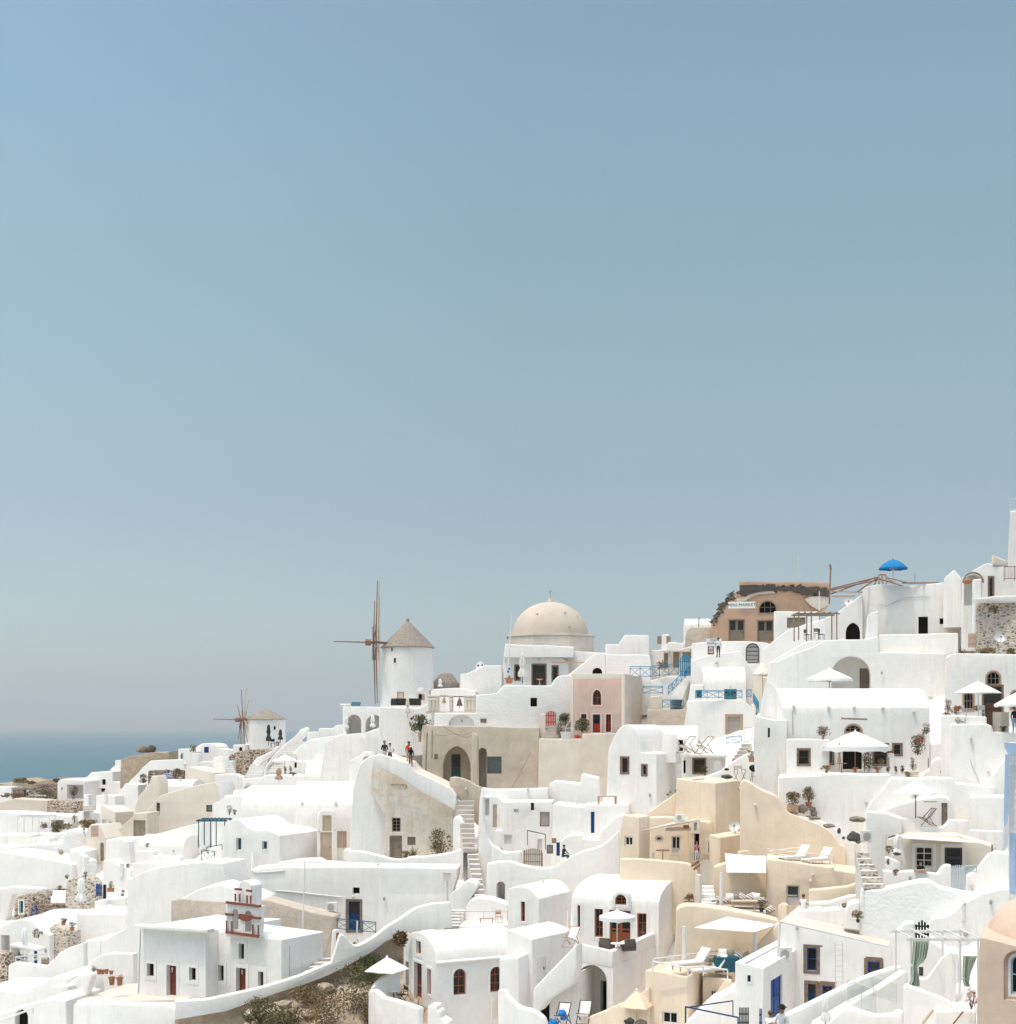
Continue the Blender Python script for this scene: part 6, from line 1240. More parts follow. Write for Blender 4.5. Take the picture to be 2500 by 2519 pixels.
plant('a', 835, 1680, 200, 80, 'heap of dry grass below the white stair block', 'leafdry', 520, s=23.4, name='dry_bush')
plant('a', 700, 1640, 45, 110, 'tall dry shrub beside the pergola recess', 'leafpale', 260, s=22.6, name='dry_bush')
for i, (x, y) in enumerate(((300, 1382), (365, 1386))): furn('sun_lounger', 'a', x, y, ('grey sun lounger nearer the seated couple', 'grey sun lounger nearer the cave house')[i], -60, 'palegrey', 'whitemetal', 19.6, .75, 'sun loungers on the far terrace')
person('a', 235, 1380, 75, 'person in dark clothes standing on the far left terrace', 'black', 'black', rz=0, s=19.7, hair='hairbrown'); person('a', 262, 1380, 75, 'person in grey top beside the dark dressed one, far left', 'palegrey', 'darkcloth', rz=20, s=19.7)
def pergola(t, posts, y0, y1, label, m='whitemetal', s=23, depth=2.0, n=9, slab=True, name='pergola', r=.05):
    x0, x1 = posts[0], posts[-1]; p = W(*px1(t, x0, y1), s); k = 1 / TILES[t][2] / s; root = thing(name, label, 'pergola', p); root['kind'] = 'thing'; h = (y1 - y0) * k
    for x in posts:
        for dy in (0, depth): pt('post', m, root, lambda b: tube(b, ((x - x0) * k, dy, 0), ((x - x0) * k, dy, h), r, 8))
    L = (x1 - x0) * k
    for dy in (0, depth): pt('beam', m, root, lambda b: box(b, (-.2, dy - r, h - .02), (L + .2, dy + r, h + .1)), 0)
    for i in range(n):
        x = L * i / (n - 1); pt('slat', m, root, lambda b: box(b, (x - .03, -.2, h + .102), (x + .03, depth + .2, h + .16)), 0)
    return root
pergola('a', [165, 308, 465], 1575, 1738, 'white slatted pergola at the far left house', s=22.8)
furn('table', 'a', 430, 1735, 'white table under the far left pergola', 0, 'whitemetal', 'whitemetal', 23, .8)
plant('a', 415, 1690, 95, 75, 'dry climbing stems inside the far left pergola', 'leafdry', 200, s=22.4, name='climber')
def slats(t, x0, y0, x1, y1, label, m, s, n=6, yaw=0, name='louvre_gate', cat='gate'): return gate(t, x0, x1, y0, y1, label, m, n, 0, yaw, s, 0, name)
slats('a', 836, 1362, 868, 1465, 'grey louvred gate above the small white steps', 'palegrey', 22.3, 5)
slats('a', 858, 1650, 930, 1760, 'pale slatted railing gate beside the arched door house', 'clay', 25.2, 7)
person('a', 790, 1832, 150, 'person in light blue shirt and tan shorts running uphill', 'lightblue', 'beige', 'skin', 'hairbrown', 90, 'walk', 24.6, bare_legs=True)
def flag(t, x, y, w, h, label, s, pole_h, canton=True):
    p = W(*px1(t, x, y), s); k = 1 / TILES[t][2] / s; root = thing('flag', label, 'flag', p); root['kind'] = 'thing'
    pt('flagpole', 'whitemetal', root, lambda b: tube(b, (0, 0, 0), (0, 0, pole_h * k), .03, 6))
    Wd, Hd, z1 = w * k, h * k, pole_h * k * .97
    def bd(b):
        g2 = [[b.verts.new((-Wd * i / 12, .12 * math.sin(i * .9 + j * .2) , z1 - Hd * j / 9 - Hd * .35 * (i / 12) ** 1.2)) for j in range(10)] for i in range(13)]
        for i in range(12):
            for j in range(9):
                f = b.faces.new((g2[i][j], g2[i + 1][j], g2[i + 1][j + 1], g2[i][j + 1])); blue = j % 2 == 0
                if canton and i < 5 and j < 5: blue = not (i == 2 or j == 2)
                f.material_index = 0 if blue else 1
    o = pt('cloth', 'blue', root, bd, 0); o.data.materials.append(M['cloth']); return root
flag('a', 1622, 1240, 85, 60, 'blue and white striped flag flying by the rubble wall', 22.5, 105); flag('a', 1728, 1070, 22, 50, 'small drooping blue and white flag near the ridge walls', 21.2, 110)
# navy pergola left of the two window house
pergola('c', [148, 262, 395], 1612, 1860, 'navy metal pergola left of the two window house', 'tealdark', 29.5, 2.2, 8, name='pergola', r=.045)
railing('d', '175,385 300,400', 110, 'navy crossed railing left of the two window house', 'tealdark', 'x', 32.4, bay=.6); railing('d', '225,300 370,275', 50, 'plain dark handrail behind the navy crossed railing', 'darkmetal', 'open', 31)
for x, y, w, h, l in ((440, 1555, 60, 90, 'dark potted plant on the white mound'), (490, 1555, 35, 60, 'small dry plant on the white mound'), (620, 1370, 75, 120, 'climbing flowering bush on the white mound wall')): plant('c', x, y, w, h, l, 'leafolive', 200, flowers='flowerwhite', fn=30, s=27.6, name='bush')
plant('c', 1735, 1095, 80, 90, 'bright red flowering plant in the white wall corner', 'leafgreen', 120, flowers='flowerred', fn=170, s=29.5, name='flowering_plant')
closed_parasol('c', 808, 700, 900, 42, 'dark green closed parasol at left on the small windmill terrace', 20.9, 'darkcloth', 'darkwood'); closed_parasol('c', 920, 745, 870, 40, 'dark green closed parasol at right by the small windmill', 20.9, 'darkcloth', 'darkwood')
furn('chair', 'c', 850, 915, 'dark navy chair on the small windmill terrace', 20, 'navy', 'darkwood', 21, 1.1); pot('c', 895, 900, 40, 40, 'pale pot beside the navy chair at the windmill', 'clay', 21, None)
parasol('c', 960, 985, 1175, 240, 'flat white parasol above the wide white stairs cafe', 24.8, drop=.28)
closed_parasol('c', 905, 1105, 1250, 62, 'beige folded parasol in front of the wide stairs', 26, 'clay')
for x, y, w, h, l in ((965, 1170, 32, 85, 'slim potted shrub left of the stairs cafe'), (1015, 1165, 34, 75, 'slim potted shrub right of the first cafe one'), (1040, 1185, 80, 30, 'orange flowers low at the stairs cafe')): plant('c', x, y, w, h, l, 'leafolive', 130, flowers='flowerorange', fn=20, s=25.6, name='potted_shrub', pot=16)
for x, y, l, s in ((1540, 770, 'white closed parasol left in the first arcade niche', 25.9), (1790, 755, 'white closed parasol before the second arcade niche', 25.9)): closed_parasol('c', x, y - 145, y, 45, l, s, 'cloth')
place(lambda root, k: (pt('panel', 'tealdark', root, lambda b: box(b, (-.45, -.3, .25), (.45, .3, .3), 0, Matrix.Rotation(math.radians(35), 4, 'X'))), pt('tank', 'whitemetal', root, lambda b: tube(b, (-1.6, .1, .12), (-.6, .1, .12), .12, 10))), 'c', 1635, 527, 'small solar panel with tank on the arcade roof', 'solar panel', 'solar_panel', 0, 25)
# mill terrace
for i, x in enumerate((670, 705, 735, 810, 855)): furn('armchair', 'e', x, 1305, f'brown cushioned terrace chair, {("first from the left", "second from the left", "in the middle", "second from the right", "last on the right")[i]} below the tall windmill', 180 + 20 * (i - 2), 'darkcloth', 'darkwood', 29.1, .95, 'brown chairs on the windmill terrace')
closed_parasol('e', 778, 1215, 1400, 42, 'white closed parasol between the brown windmill chairs', 29.4, 'creamcloth'); closed_parasol('e', 1085, 1035, 1130, 38, 'white closed parasol before the thatched mill stump', 28.2, 'cloth')
def kiosk():
    p = W(*px1('e', 905, 1290), 28.9); k = 1 / 3.834 / 28.9; root = thing('domed_kiosk', 'tiny domed white porch at the foot of the tall windmill', 'kiosk', p); root['kind'] = 'thing'
    pt('wall', 'white2', root, lambda b: box(b, (-45 * k, 0, -.5), (45 * k, .9, 135 * k)), 0); pt('dome', 'palegrey', root, lambda b: lathe(b, [(40 * k, 135 * k), (36 * k, 150 * k), (22 * k, 168 * k), (5 * k, 176 * k), (7 * k, 186 * k)], 20, 0, .45), 60)
    pt('window', 'dark', root, lambda b: box(b, (-24 * k, -.01, 55 * k), (8 * k, .05, 112 * k)), 0); pt('shutter', 'clay', root, lambda b: box(b, (10 * k, -.03, 55 * k), (34 * k, .0, 112 * k)), 0)
kiosk()
def lantern(t, x, y, h, label, s=None, m='darkmetal'):
    def bd(root, k):
        pt('post', m, root, lambda b: tube(b, (0, 0, 0), (0, 0, h * k * .6), .025, 6)); pt('lamp_head', 'palegrey', root, lambda b: lathe(b, [(.1, h * k * .6), (.13, h * k * .85), (.16, h * k * .86), (.03, h * k)], 6), 0)
    return place(bd, t, x, y, label, 'lantern', 'lantern', 0, s)
lantern('e', 988, 1180, 48, 'small lantern on the wall beside the belfry frame', 29.2)
plant('e', 900, 1545, 200, 165, 'bare branched olive bush left of the tan house roof', 'leafolive', 520, s=30, name='bush'); pot('e', 893, 1630, 38, 90, 'tall clay pot under the bare branched bush', 'clay', 30.2, None)
person('e', 560, 1850, 255, 'person in navy polo and cap reading beside a woman', 'navyshirt', 'beige', rz=10, pose='read', s=33.2, hat='greywood', height=1.78); person('e', 612, 1850, 220, 'woman in white vest and denim shorts with hand on hip', 'whiteshirt', 'denim', rz=-10, pose='hips', s=33.2, bare_legs=True, height=1.62, sleeveless=True)
person('e', 790, 1850, 220, 'person in orange red shirt descending the village steps', 'orangeshirt', 'beige', 'skindark', 'hairdark', 10, 'walk', 33, height=1.75, sleeveless=True); person('e', 808, 1868, 155, 'person in white sun hat and dark dress before the orange shirt', 'black', 'brick', 'skindark', 'hairdark', 0, 'stand', 33.6, hat='whiteshirt', height=1.5)
pole('e', 950, 1910, 962, 1545, .06, 'thin grey pipe pole at left on the tan house', 'greywood', 31.4); pole('e', 1008, 1790, 1010, 1520, .05, 'second thin pipe on the tan house front', 'greywood', 31.4)
def cable(t, txt, ss, label, m='greywood', r=.015, name='cable'):
    q = pts(t, txt); P = [W(x, y, ss) for x, y in q]; O = P[0].copy(); bm = NB(); path(bm, [p - O for p in P], r, 4); o = part(name, bm, m, None, None); o.location = O; return tag(o, label, 'cable', None, 'thing')
cable('e', '1020,1600 1040,1560* 1120,1570* 1200,1555* 1300,1565* 1390,1540', 31.35, 'drooping cable across the tan house above the porch arch', r=.02); cable('f', '1560,0 1500,120 1380,335', 31.3, 'thin slanted cable on the tan house right of the shutter', r=.018)
cable('e', '1120,1485 1180,1530* 1260,1570* 1340,1590* 1395,1560', 31.35, 'second sagging cable left of the tan buttress', r=.018)
# village steps, garden, terrace props
wall_lamp('f', 945, 350, 'wall lamp on the curved tan parapet'); wall_lamp('f', 1528, 350, 'lantern lamp on the white wall right of the steps')
plant('f', 690, 975, 230, 230, 'tall olive shrub in the ruin house garden', 'leafpale', 330, s=34.4, name='bush', flowers='leafolive', fn=70); plant('f', 760, 800, 120, 190, 'sparse upper branches beside the ruin house corner', 'leafolive', 240, s=33.4, name='bush'); spiky('f', 450, 985, 180, 120, 'dry spiky agave by the ruin house door', 'leafpale', 26, 34.4); plant('f', 380, 1005, 110, 70, 'dry weeds at the foot of the grey ruin door', 'leafdry', 220, s=34.6, name='dry_bush')
plant('f', 90, 975, 150, 90, 'dry grass left of the ruin house at the wall foot', 'leafdry', 260, s=33.2, name='dry_bush')
spiky('f', 1282, 945, 60, 65, 'small dry spiky plant below the shuttered window', 'leafdry', 16, 36.6)
gate('f', 1490, 1665, 905, 1075, 'grey weathered picket gate with rounded top', 'greywood', 9, .12, 8, 37.4); pole('f', 1495, 1080, 1495, 930, .06, 'left wooden gate post of the grey picket gate', 'wood', 37.5); pole('f', 1662, 1080, 1662, 950, .06, 'right wooden gate post of the grey picket gate', 'wood', 37.5)
railing('f', '1525,880 1695,920', 140, 'dark metal handrail slanting above the grey picket gate', 'darkmetal', 'open', [36.4, 37.2], bay=2)
place(lambda root, k: (pt('box', 'shutter', root, lambda b: box(b, (-30 * k, -.1, 0), (30 * k, .1, 82 * k)), 0), pt('door', 'greywood', root, lambda b: box(b, (-20 * k, -.115, 20 * k), (20 * k, -.1, 60 * k)), 0)), 'f', 1737, 958, 'grey metal meter box on the wall beside the gate', 'meter box', 'meter_box', 0, 37.3)
def vents():
    def bd(root, k):
        for x in (-12, 12): pt('vent_block', 'dark', root, lambda b: [box(b, ((x - 9) * k + 7 * k * (q % 2) * 1.3, -.03, (q // 2) * 13 * k), ((x - 9) * k + 7 * k * (q % 2) * 1.3 + 6 * k, .01, (q // 2) * 13 * k + 8 * k)) for q in range(4)], 0)
    place(bd, 'f', 1420, 562, 'two small patterned vent holes on the grey house wall', 'vent', 'vent')
vents()
place(lambda root, k: (pt('towel', 'navy', root, lambda b: box(b, (-16 * k, -.05, 0), (16 * k, .03, 125 * k)), 0), pt('rail', 'wood', root, lambda b: box(b, (-60 * k, -.04, 118 * k), (-18 * k, .02, 165 * k)), 0)), 'f', 1815, 978, 'navy towel hanging beside the brown door post', 'towel', 'towel', 0, 37.3)
person('f', 1860, 1035, 150, 'person in dark clothes and teal bag sitting by the gate', 'black', 'navy', hair='hairdark', rz=60, pose='sit', s=37.8, height=1.1)
def bench_table(t, x, y, label, s):
    def bd(root, k):
        pt('top', 'clay', root, lambda b: box(b, (-.75, -.3, .62), (.75, .3, .68)), 0)
        for q in (-.68, .68): pt('leg', 'clay', root, lambda b: box(b, (q - .05, -.25, 0), (q + .05, .25, .62)), 0)
    place(bd, t, x, y, label, 'table', 'table', 5, s, sc=.9)
bench_table('i', 935, 305, 'pale wooden table on the white roof near the navy door', 34.6)
pole('f', 770, 1420, 768, 1140, .07, 'white street lamp pole beside the village steps', 'palegrey', 38, 'lamp_post', 'lamp'); place(lambda root, k: (pt('lamp_head', 'cream', root, lambda b: box(b, (-.25, -.15, 0), (.25, .15, .5)), 0), pt('cap', 'palegrey', root, lambda b: box(b, (-.28, -.18, .5), (.28, .18, .55)), 0)), 'f', 768, 1215, 'cream box lamp head on the white lamp pole', 'lamp', 'street_lantern', 0, 38)
railing('f', '745,1625 890,1605 1335,1600', 100, 'white metal railing along the roof terrace edge', 'palegrey', 'open', [40.6, 40.6, 40.4], bay=1.6)
furn('chair', 'f', 1258, 1612, 'pale wooden chair behind the roof terrace railing', 20, 'clay', 'clay', 40, .85)
place(lambda root, k: pt('bench', 'clay', root, lambda b: (box(b, (-.55, -.15, .3), (.55, .15, .36)), box(b, (-.5, -.12, 0), (-.42, .12, .3)), box(b, (.42, -.12, 0), (.5, .12, .3))), 0), 'f', 1140, 1610, 'low brown bench on the railed roof terrace', 'bench', 'bench', 0, 40, sc=.8)
plant('f', 325, 1840, 110, 140, 'dry grass tuft on slope left of the vaulted gable', 'leafdry', 420, s=44, name='dry_bush', size=.16)
railing('d', '1455,1035 1820,1070', 110, 'teal crossed railing in front of the stone framed blue door', 'tealdark', 'x', [38, 38.4], bay=1.1)
ac_unit('d', 1410, 860, 95, 90, 'white air conditioner left of the stone framed blue door', 0)
pole('d', 1640, 1165, 1645, 945, .05, 'short white pole below the teal crossed railing', 'whitemetal', 38.8)
pole('d', 1120, 1450, 1150, 365, .055, 'tall white flagpole rising behind the double church', 'whitemetal', 40.4, 'flagpole', 'flagpole', .035)
gate('d', 1443, 1480, 1055, 1235, 'narrow brown wooden gate beside the church steps', 'redwood', 3, 0, 20, 39.4)
wall_lamp('d', 1610, 715, 'small lamp above the stone framed blue door'); wall_lamp('d', 1438, 85, 'right spotlight on the tan door gable house', 'palegrey', .08); wall_lamp('d', 1285, 95, 'left spotlight on the tan door gable house', 'palegrey', .08)
def ledge_box():
    def bd(root, k): pt('box', 'white', root, lambda b: (box(b, (-95 * k, 0, 0), (110 * k, 1.6, 110 * k)), bmesh.ops.bevel(b, geom=b.edges[:], offset=.1, segments=2, affect='EDGES')), 30); pt('window', 'tealdark', root, lambda b: box(b, (-8 * k, -.02, 15 * k), (36 * k, .05, 68 * k)), 0); pt('slab', 'white2', root, lambda b: box(b, (-175 * k, -.7, -6 * k), (90 * k, -.1, 2 * k)), 0)
    place(bd, 'd', 1605, 385, 'small white cabinet with teal window on the terrace ledge', 'cabinet', 'roof_cabinet', 0, 33.2)
ledge_box()
for q in ((1632, 1425, 'b', 37, 45, 42.0, 'white cross on the left church door'), (566, 1447, 'd', 30, 44, 41.2, 'white cross on the right church door')):
    x, y, t, w, h, s, l = q; hh = BV.ray_cast(Vector((0, 0, 0)), ray(*px1(t, x, y - 20)).normalized()); p = hh[0] + Vector((-.03, -.06, 0)); k = mpp(t, p); bm = NB()
    fr = (Vector((0, 0, 0)), *yawframe(33)); obox(bm, fr, -.035, .035, -h * k / 2, h * k / 2, 0, .015); obox(bm, fr, -w * k * .36, w * k * .36, h * k * .08, h * k * .08 + .06, 0, .016); o = part('cross', bm, 'whitemetal', None, None, 0); o.location = p; tag(o, l, 'cross', None, 'thing')
# pots on the church terrace
for i, (x, y, w, h) in enumerate(((1055, 1550, 62, 76), (1130, 1555, 62, 78), (935, 1455, 44, 52), (970, 1448, 40, 42), (1005, 1446, 40, 44), (1050, 1450, 44, 34), (1138, 1478, 34, 22))):
    pot('b', x, y, w, h, ('big terracotta pot, left one of the front pair', 'big terracotta pot, right one of the front pair', 'small terracotta pot nearest the dry plant', 'terracotta pot second from the dry plant', 'terracotta pot third from the dry plant', 'terracotta pot at the end of the back row', 'small terracotta pot standing in the rim of the front pair')[i], 'terracotta', 40.6 if i < 2 else 39)
plant('b', 885, 1440, 60, 75, 'dry plant beside the row of terracotta pots', 'leafpale', 140, s=38.3, name='dry_plant'); railing('b', '890,1530 1245,1548', 78, 'low pale pipe railing behind the big terracotta pots', 'palegrey', 'open', 39.6, bay=1.4, r=.018)
# left lower terraces
closed_parasol('b', 232, 1010, 1330, 75, 'big white closed parasol on the lower left terrace', 33.5, 'cloth', 'whitemetal'); closed_parasol('b', 765, 540, 820, 85, 'white closed parasol beside the navy gate and stone piers', 29.5, 'cloth', 'palewood')
gate('b', 808, 950, 410, 500, 'white picket gate below the arched grey door', 'whitemetal', 9, .05, 5, 27.2); gate('b', 900, 965, 595, 712, 'bright navy plank gate by the stone piers', 'blue', 5, 0, 20, 30.2)
place(lambda root, k: (pt('panel', 'black', root, lambda b: box(b, (-6 * k, -.2, 0), (8 * k, .2, 130 * k)), 0), pt('frame', 'navy', root, lambda b: box(b, (-9 * k, -.25, -2 * k), (-6 * k, .25, 132 * k)), 0)), 'b', 990, 735, 'dark open gate leaf right of the navy gate', 'gate', 'gate_leaf', 0, 30.1)
railing('b', '300,905 345,880', 80, 'blue crossed railing beside the pebble cave house', 'blue', 'x', 29, bay=.4); slats('b', 388, 1290, 466, 1365, 'brown slatted fence panel on the lower left terrace', 'wood', 34.4, 9)
for x, y, w, h, l in ((360, 1110, 100, 90, 'olive bush in the corner of the lower left terrace'), (805, 545, 60, 60, 'dry red tinted bush above the stone piers'), (1045, 670, 66, 100, 'dry plant in orange square planter'), (1160, 715, 70, 60, 'spiky plant in front of the white chapel wall'), (600, 985, 70, 60, 'dark stemmed plants in shallow clay bowl'), (680, 1040, 66, 80, 'green potted plant beside the shallow bowl'), (1205, 450, 60, 40, 'pale flowers on the white gate pier'), (555, 655, 70, 40, 'dry plants on the white roof edge'), (635, 550, 50, 40, 'small pale dry plant above the stone wall')):
    plant('b', x, y, w, h, l, 'leafolive' if 'green' in l or 'olive' in l else 'leafpale', 170, pot=36 if 'planter' in l or 'pot' in l or 'bowl' in l else 0, square='square' in l, s=S(*px1('b', x, y)) + .8, name='bush' if 'bush' in l else 'plant')
rock('b', 576, 320, 46, 54, 'round dark dry shrub ball on the bare white wall', 'dry', 26.4, 'shrub_ball'); plant('b', 1385, 250, 65, 40, 'small olive plant on the little vault roof', 'leafolive', 100, s=26.8, name='plant')
railing('b', '150,1345 440,1310', 60, 'white slanted pipe railing beside closed parasol', 'whitemetal', 'x', 34.4, bay=1.0, r=.03); railing('b', '-20,1960 310,1830', 60, 'white pipe handrail before the black arched opening', 'whitemetal', 'open', 42.5, bay=2.4, r=.05)
pole('b', 945, 1290, 955, 1085, .02, 'thin pale lamp stem on the white stepped wall', 'palegrey', 36); pole('b', 1305, 1635, 1325, 1020, .05, 'white drain pipe at the left corner of the church', 'palegrey', 42.2, 'drain_pipe', 'pipe')
# dry hillside below the church wall
def patch():
    bm = NB(); top = [(560, 2560, 45.5), (640, 2480, 44), (740, 2440, 43), (840, 2395, 42), (905, 2345, 41), (960, 2290, 40), (1010, 2240, 39)]; bot = [(520, 2760, 54), (660, 2740, 53), (760, 2720, 52), (860, 2690, 51), (940, 2640, 49), (1040, 2560, 47), (1120, 2480, 45)]
    rows = []
    for j in range(26):
        row = []
        for i in range(37):
            f = i / 36 * 6; a = min(5, int(f)); u = f - a; T = [top[a][q] * (1 - u) + top[a + 1][q] * u for q in range(3)]; Bq = [bot[a][q] * (1 - u) + bot[a + 1][q] * u for q in range(3)]; w2 = j / 25
            p = W(*[T[q] * (1 - w2) + Bq[q] * w2 for q in range(3)]); nz = noise.fractal(p * .7, 1, 2, 5) * .5; row.append(bm.verts.new(p + Vector((nz * .3, -nz * .7, nz * .6))))
        rows.append(row)
    for A, B in zip(rows, rows[1:]):
        for i in range(36): bm.faces.new((A[i], A[i + 1], B[i + 1], B[i]))
    bmesh.ops.recalc_face_normals(bm, faces=bm.faces); o = part('rocky_ground', bm, 'rockground', None, None, 30); tag(o, 'rocky ground with dry weeds below the church wall', 'ground', None, 'structure')
    gb = NB()
    for i in range(2000):
        a = R.randrange(1, 25); c = R.randrange(0, 36); p = rows_co[a][c].lerp(rows_co[a][c + 1], R.random()).lerp(rows_co[min(25, a + 1)][c], R.random()) ; h = R.uniform(.1, .42); d = Vector((R.gauss(0, .35), R.gauss(0, .35), 1)).normalized(); sd2 = Vector((R.uniform(-1, 1), R.uniform(-.4, .4), 0)).normalized() * .022
        f = gb.faces.new([gb.verts.new(v) for v in (p - sd2, p + sd2, p + d * h)]); f.material_index = R.choice((0, 0, 1))
    o = part('dry_grass', gb, ['leafdry', 'leafpale'], None, None, 0); tag(o, 'dry straw coloured grass on the rocky ground', 'grass', None, 'stuff')
_fin = finish
def finish(bm, mats, smooth=40, name='m'):
    global rows_co
    if name == 'rocky_ground':
        bm.verts.ensure_lookup_table(); c = [v.co.copy() for v in bm.verts]; rows_co = [c[i * 37:(i + 1) * 37] for i in range(26)]
    return _fin(bm, mats, smooth, name)
patch(); BV = make_bvh()
for i, (x, y, w, h, l, lf) in enumerate(((870, 2500, 130, 130, 'large olive green bush left of the white parasol terrace', 'leafolive'), (878, 2395, 40, 75, 'upright grey green bush at the curving wall foot', 'leafolive'), (920, 2430, 110, 80, 'dark green creeper behind the small parasol', 'leafgreen'), (640, 2519, 90, 65, 'dense olive shrub under the grey rock face', 'leafolive'), (800, 2530, 110, 85, 'straw coloured dry bush on the rocky ground', 'leafdry'), (720, 2520, 70, 40, 'low dry bush between shrubs at the bottom edge', 'leafdry'), (905, 2520, 50, 90, 'rust brown dry bush beside the white terrace', 'leafdry'), (760, 2470, 90, 45, 'pale dry weeds right under the rock face', 'leafpale'), (940, 2395, 80, 60, 'straw grass tuft above the small parasol', 'leafdry'), (690, 2545, 90, 55, 'dark weeds at the bottom edge of the hillside', 'leafolive'))):
    plant('z', x, y, w, h, l, lf, 900 if w > 80 else 420, name='bush', size=.11, s=(45, None, 43, None, None, None, None, None, 42, None)[i])
for i, (x, y, w, h) in enumerate(((620, 2505, 40, 26), (700, 2480, 34, 22), (800, 2440, 50, 26), (850, 2420, 30, 18), (760, 2505, 36, 22))): rock('z', x, y, w, h, ('pale rock at the left end of the rocky ground', 'rock in the dry weeds under the rock face', 'broad rock right under the grey rock face end', 'small rock by the upright bush foot', 'rock between straw bush and low dry bush')[i], 'rubblepale' if i < 1 else 'rockground')
# gable house terrace
parasol('g', 250, 980, 1420, 530, 'white square parasol on the terrace of the gable house', 45.3, pm='whitemetal', drop=.34, n=4, rz=20, val=.05)
furn('table', 'g', 330, 1520, 'white round table under the square parasol', 0, 'whitemetal', 'darkwood', 45.4, .9); furn('director_chair', 'g', 430, 1520, 'dark framed director chair by the open brown door', -60, 'darkwood', 'darkwood', 45.4, 1.0); furn('director_chair', 'g', 300, 1470, 'dark director chair half hidden behind the parapet', 60, 'darkwood', 'darkwood', 45, .95)
place(lambda root, k: [pt('lattice_slat', 'clay', root, lambda b: tube(b, (-.15 + .0, 0, .05 + q * .1), (.15, 0, .3 + q * .1), .012, 4), 0) for q in range(10)] and pt('frame', 'white2', root, lambda b: (box(b, (-.2, -.02, 0), (-.16, .03, 1.35)), box(b, (.16, -.02, 0), (.2, .03, 1.35))), 0), 'g', 1525, 1740, 'brown lattice window beside the slanted white parapet', 'lattice', 'lattice_window', 0, 46.8)
furn('deck_chair', 'i', 600, 1640, 'wooden deck chair with white cloth left of the french doors', 150, 'cloth', 'clay', 45, 1.0)
parasol('i', 1030, 1300, 1740, 345, 'white octagonal parasol in front of the brown french doors', 46, pm='whitemetal', drop=.13, val=.2)
furn('armchair', 'i', 935, 1700, 'khaki armchair left of the french door parasol', 150, 'khaki', 'darkwood', 46, 1.0); furn('armchair', 'i', 1130, 1710, 'khaki armchair right of the french door parasol', 200, 'khaki', 'darkwood', 46.3, 1.0); furn('table', 'i', 1035, 1730, 'white round table between the khaki armchairs', 0, 'whitemetal', 'whitemetal', 46.6, .9)
place(lambda root, k: (pt('slab', 'white', root, lambda b: box(b, (-.45, -.3, 0), (.45, .3, .06)), 0), pt('bowl', 'clay', root, lambda b: lathe(b, [(.05, .06), (.1, .12), (.09, .18)], 10))), 'i', 180, 1500, 'white ledge with a small clay bowl on the corner house', 'ledge', 'ledge', 0, 44)
furn('deck_chair', 'j', 645, 1930, 'dark deck chair holding the bright blue bag', 160, 'cloth', 'darkwood', 50, 1.0); furn('deck_chair', 'j', 900, 1900, 'dark deck chair with white cloth under the arch', 165, 'cloth', 'darkwood', 49, 1.0)
rock('j', 645, 1865, 105, 125, 'bright blue plastic bag on the dark deck chair', 'bluebag', 50.2, 'plastic_bag'); rock('j', 530, 1935, 100, 85, 'second blue plastic bag on the floor by the chair', 'bluebag', 50.2, 'plastic_bag')
for o in list(C.objects):
    if o.name.startswith('plastic_bag'): o['category'] = 'bag'
# ---------------------------------------------------------------- dome church and pink house props
pole('h', 192, 740, 228, 215, .07, 'tall white mast left of the dome church', 'whitemetal', 28.6, 'mast', 'mast', .045)
spiky('h', 203, 840, 55, 50, 'spiky plant in the big clay planter by the mast', 'leafpale', 18, 28.9); pot('h', 202, 888, 78, 52, 'big clay planter pot at the foot of the mast', 'terracotta', 28.9, None)
for i, (x, y) in enumerate(((203, 748), (192, 775))): rock('h', x, y + 10, 20, 24, ('upper blue glass float on the mast', 'lower blue glass float on the mast')[i], 'bluecloth', 28.7, 'float')
closed_parasol('h', 328, 600, 888, 70, 'cream closed parasol beside the dome church windows', 28.8, 'creamcloth', 'darkwood')
place(lambda root, k: pt('beam', 'clay', root, lambda b: box(b, (0, -.06, 0), (345 * k, .06, .1)), 0), 'h', 605, 695, 'thin awning beam over the dome church lodge door', 'beam', 'awning_beam', 0, 28.6)
wall_lamp('h', 482, 668, 'small lamp over the dome church lodge door'); furn('table', 'h', 490, 895, 'low white table on the dome church terrace', 0, 'whitemetal', 'whitemetal', 28.9, .6)
gate('h', 550, 645, 1140, 1285, 'bright red picket gate at the top of white steps', 'red', 6, .16, 5, 30.6)
plant('h', 730, 1290, 130, 125, 'olive bush behind the white table by the red gate', 'leafolive', 420, s=31, name='bush'); plant('h', 690, 1400, 85, 150, 'leafy bush right of the small steps under the red gate', 'leafolive', 420, s=31.2, name='bush'); plant('h', 895, 1350, 145, 130, 'sprawling olive bush before the pink house windows', 'leafolive', 520, s=31.2, name='bush')
place(lambda root, k: (pt('tub', 'whitemetal', root, lambda b: lathe(b, [(45 * k, 0), (55 * k, 62 * k), (57 * k, 66 * k)], 16)), pt('frame', 'whitemetal', root, lambda b: path(b, [Vector(v) for v in ((50 * k, -.1, 0), (70 * k, -.1, 100 * k), (0, -.1, 100 * k), (-12 * k, -.1, 65 * k))], .02))), 'h', 740, 1408, 'white tub with tilted white frame by the pink house', 'tub', 'white_tub', 0, 31.4)
rock('h', 845, 1400, 60, 34, 'red plastic bundle on the pink house terrace', 'red', 31.4, 'red_bundle')
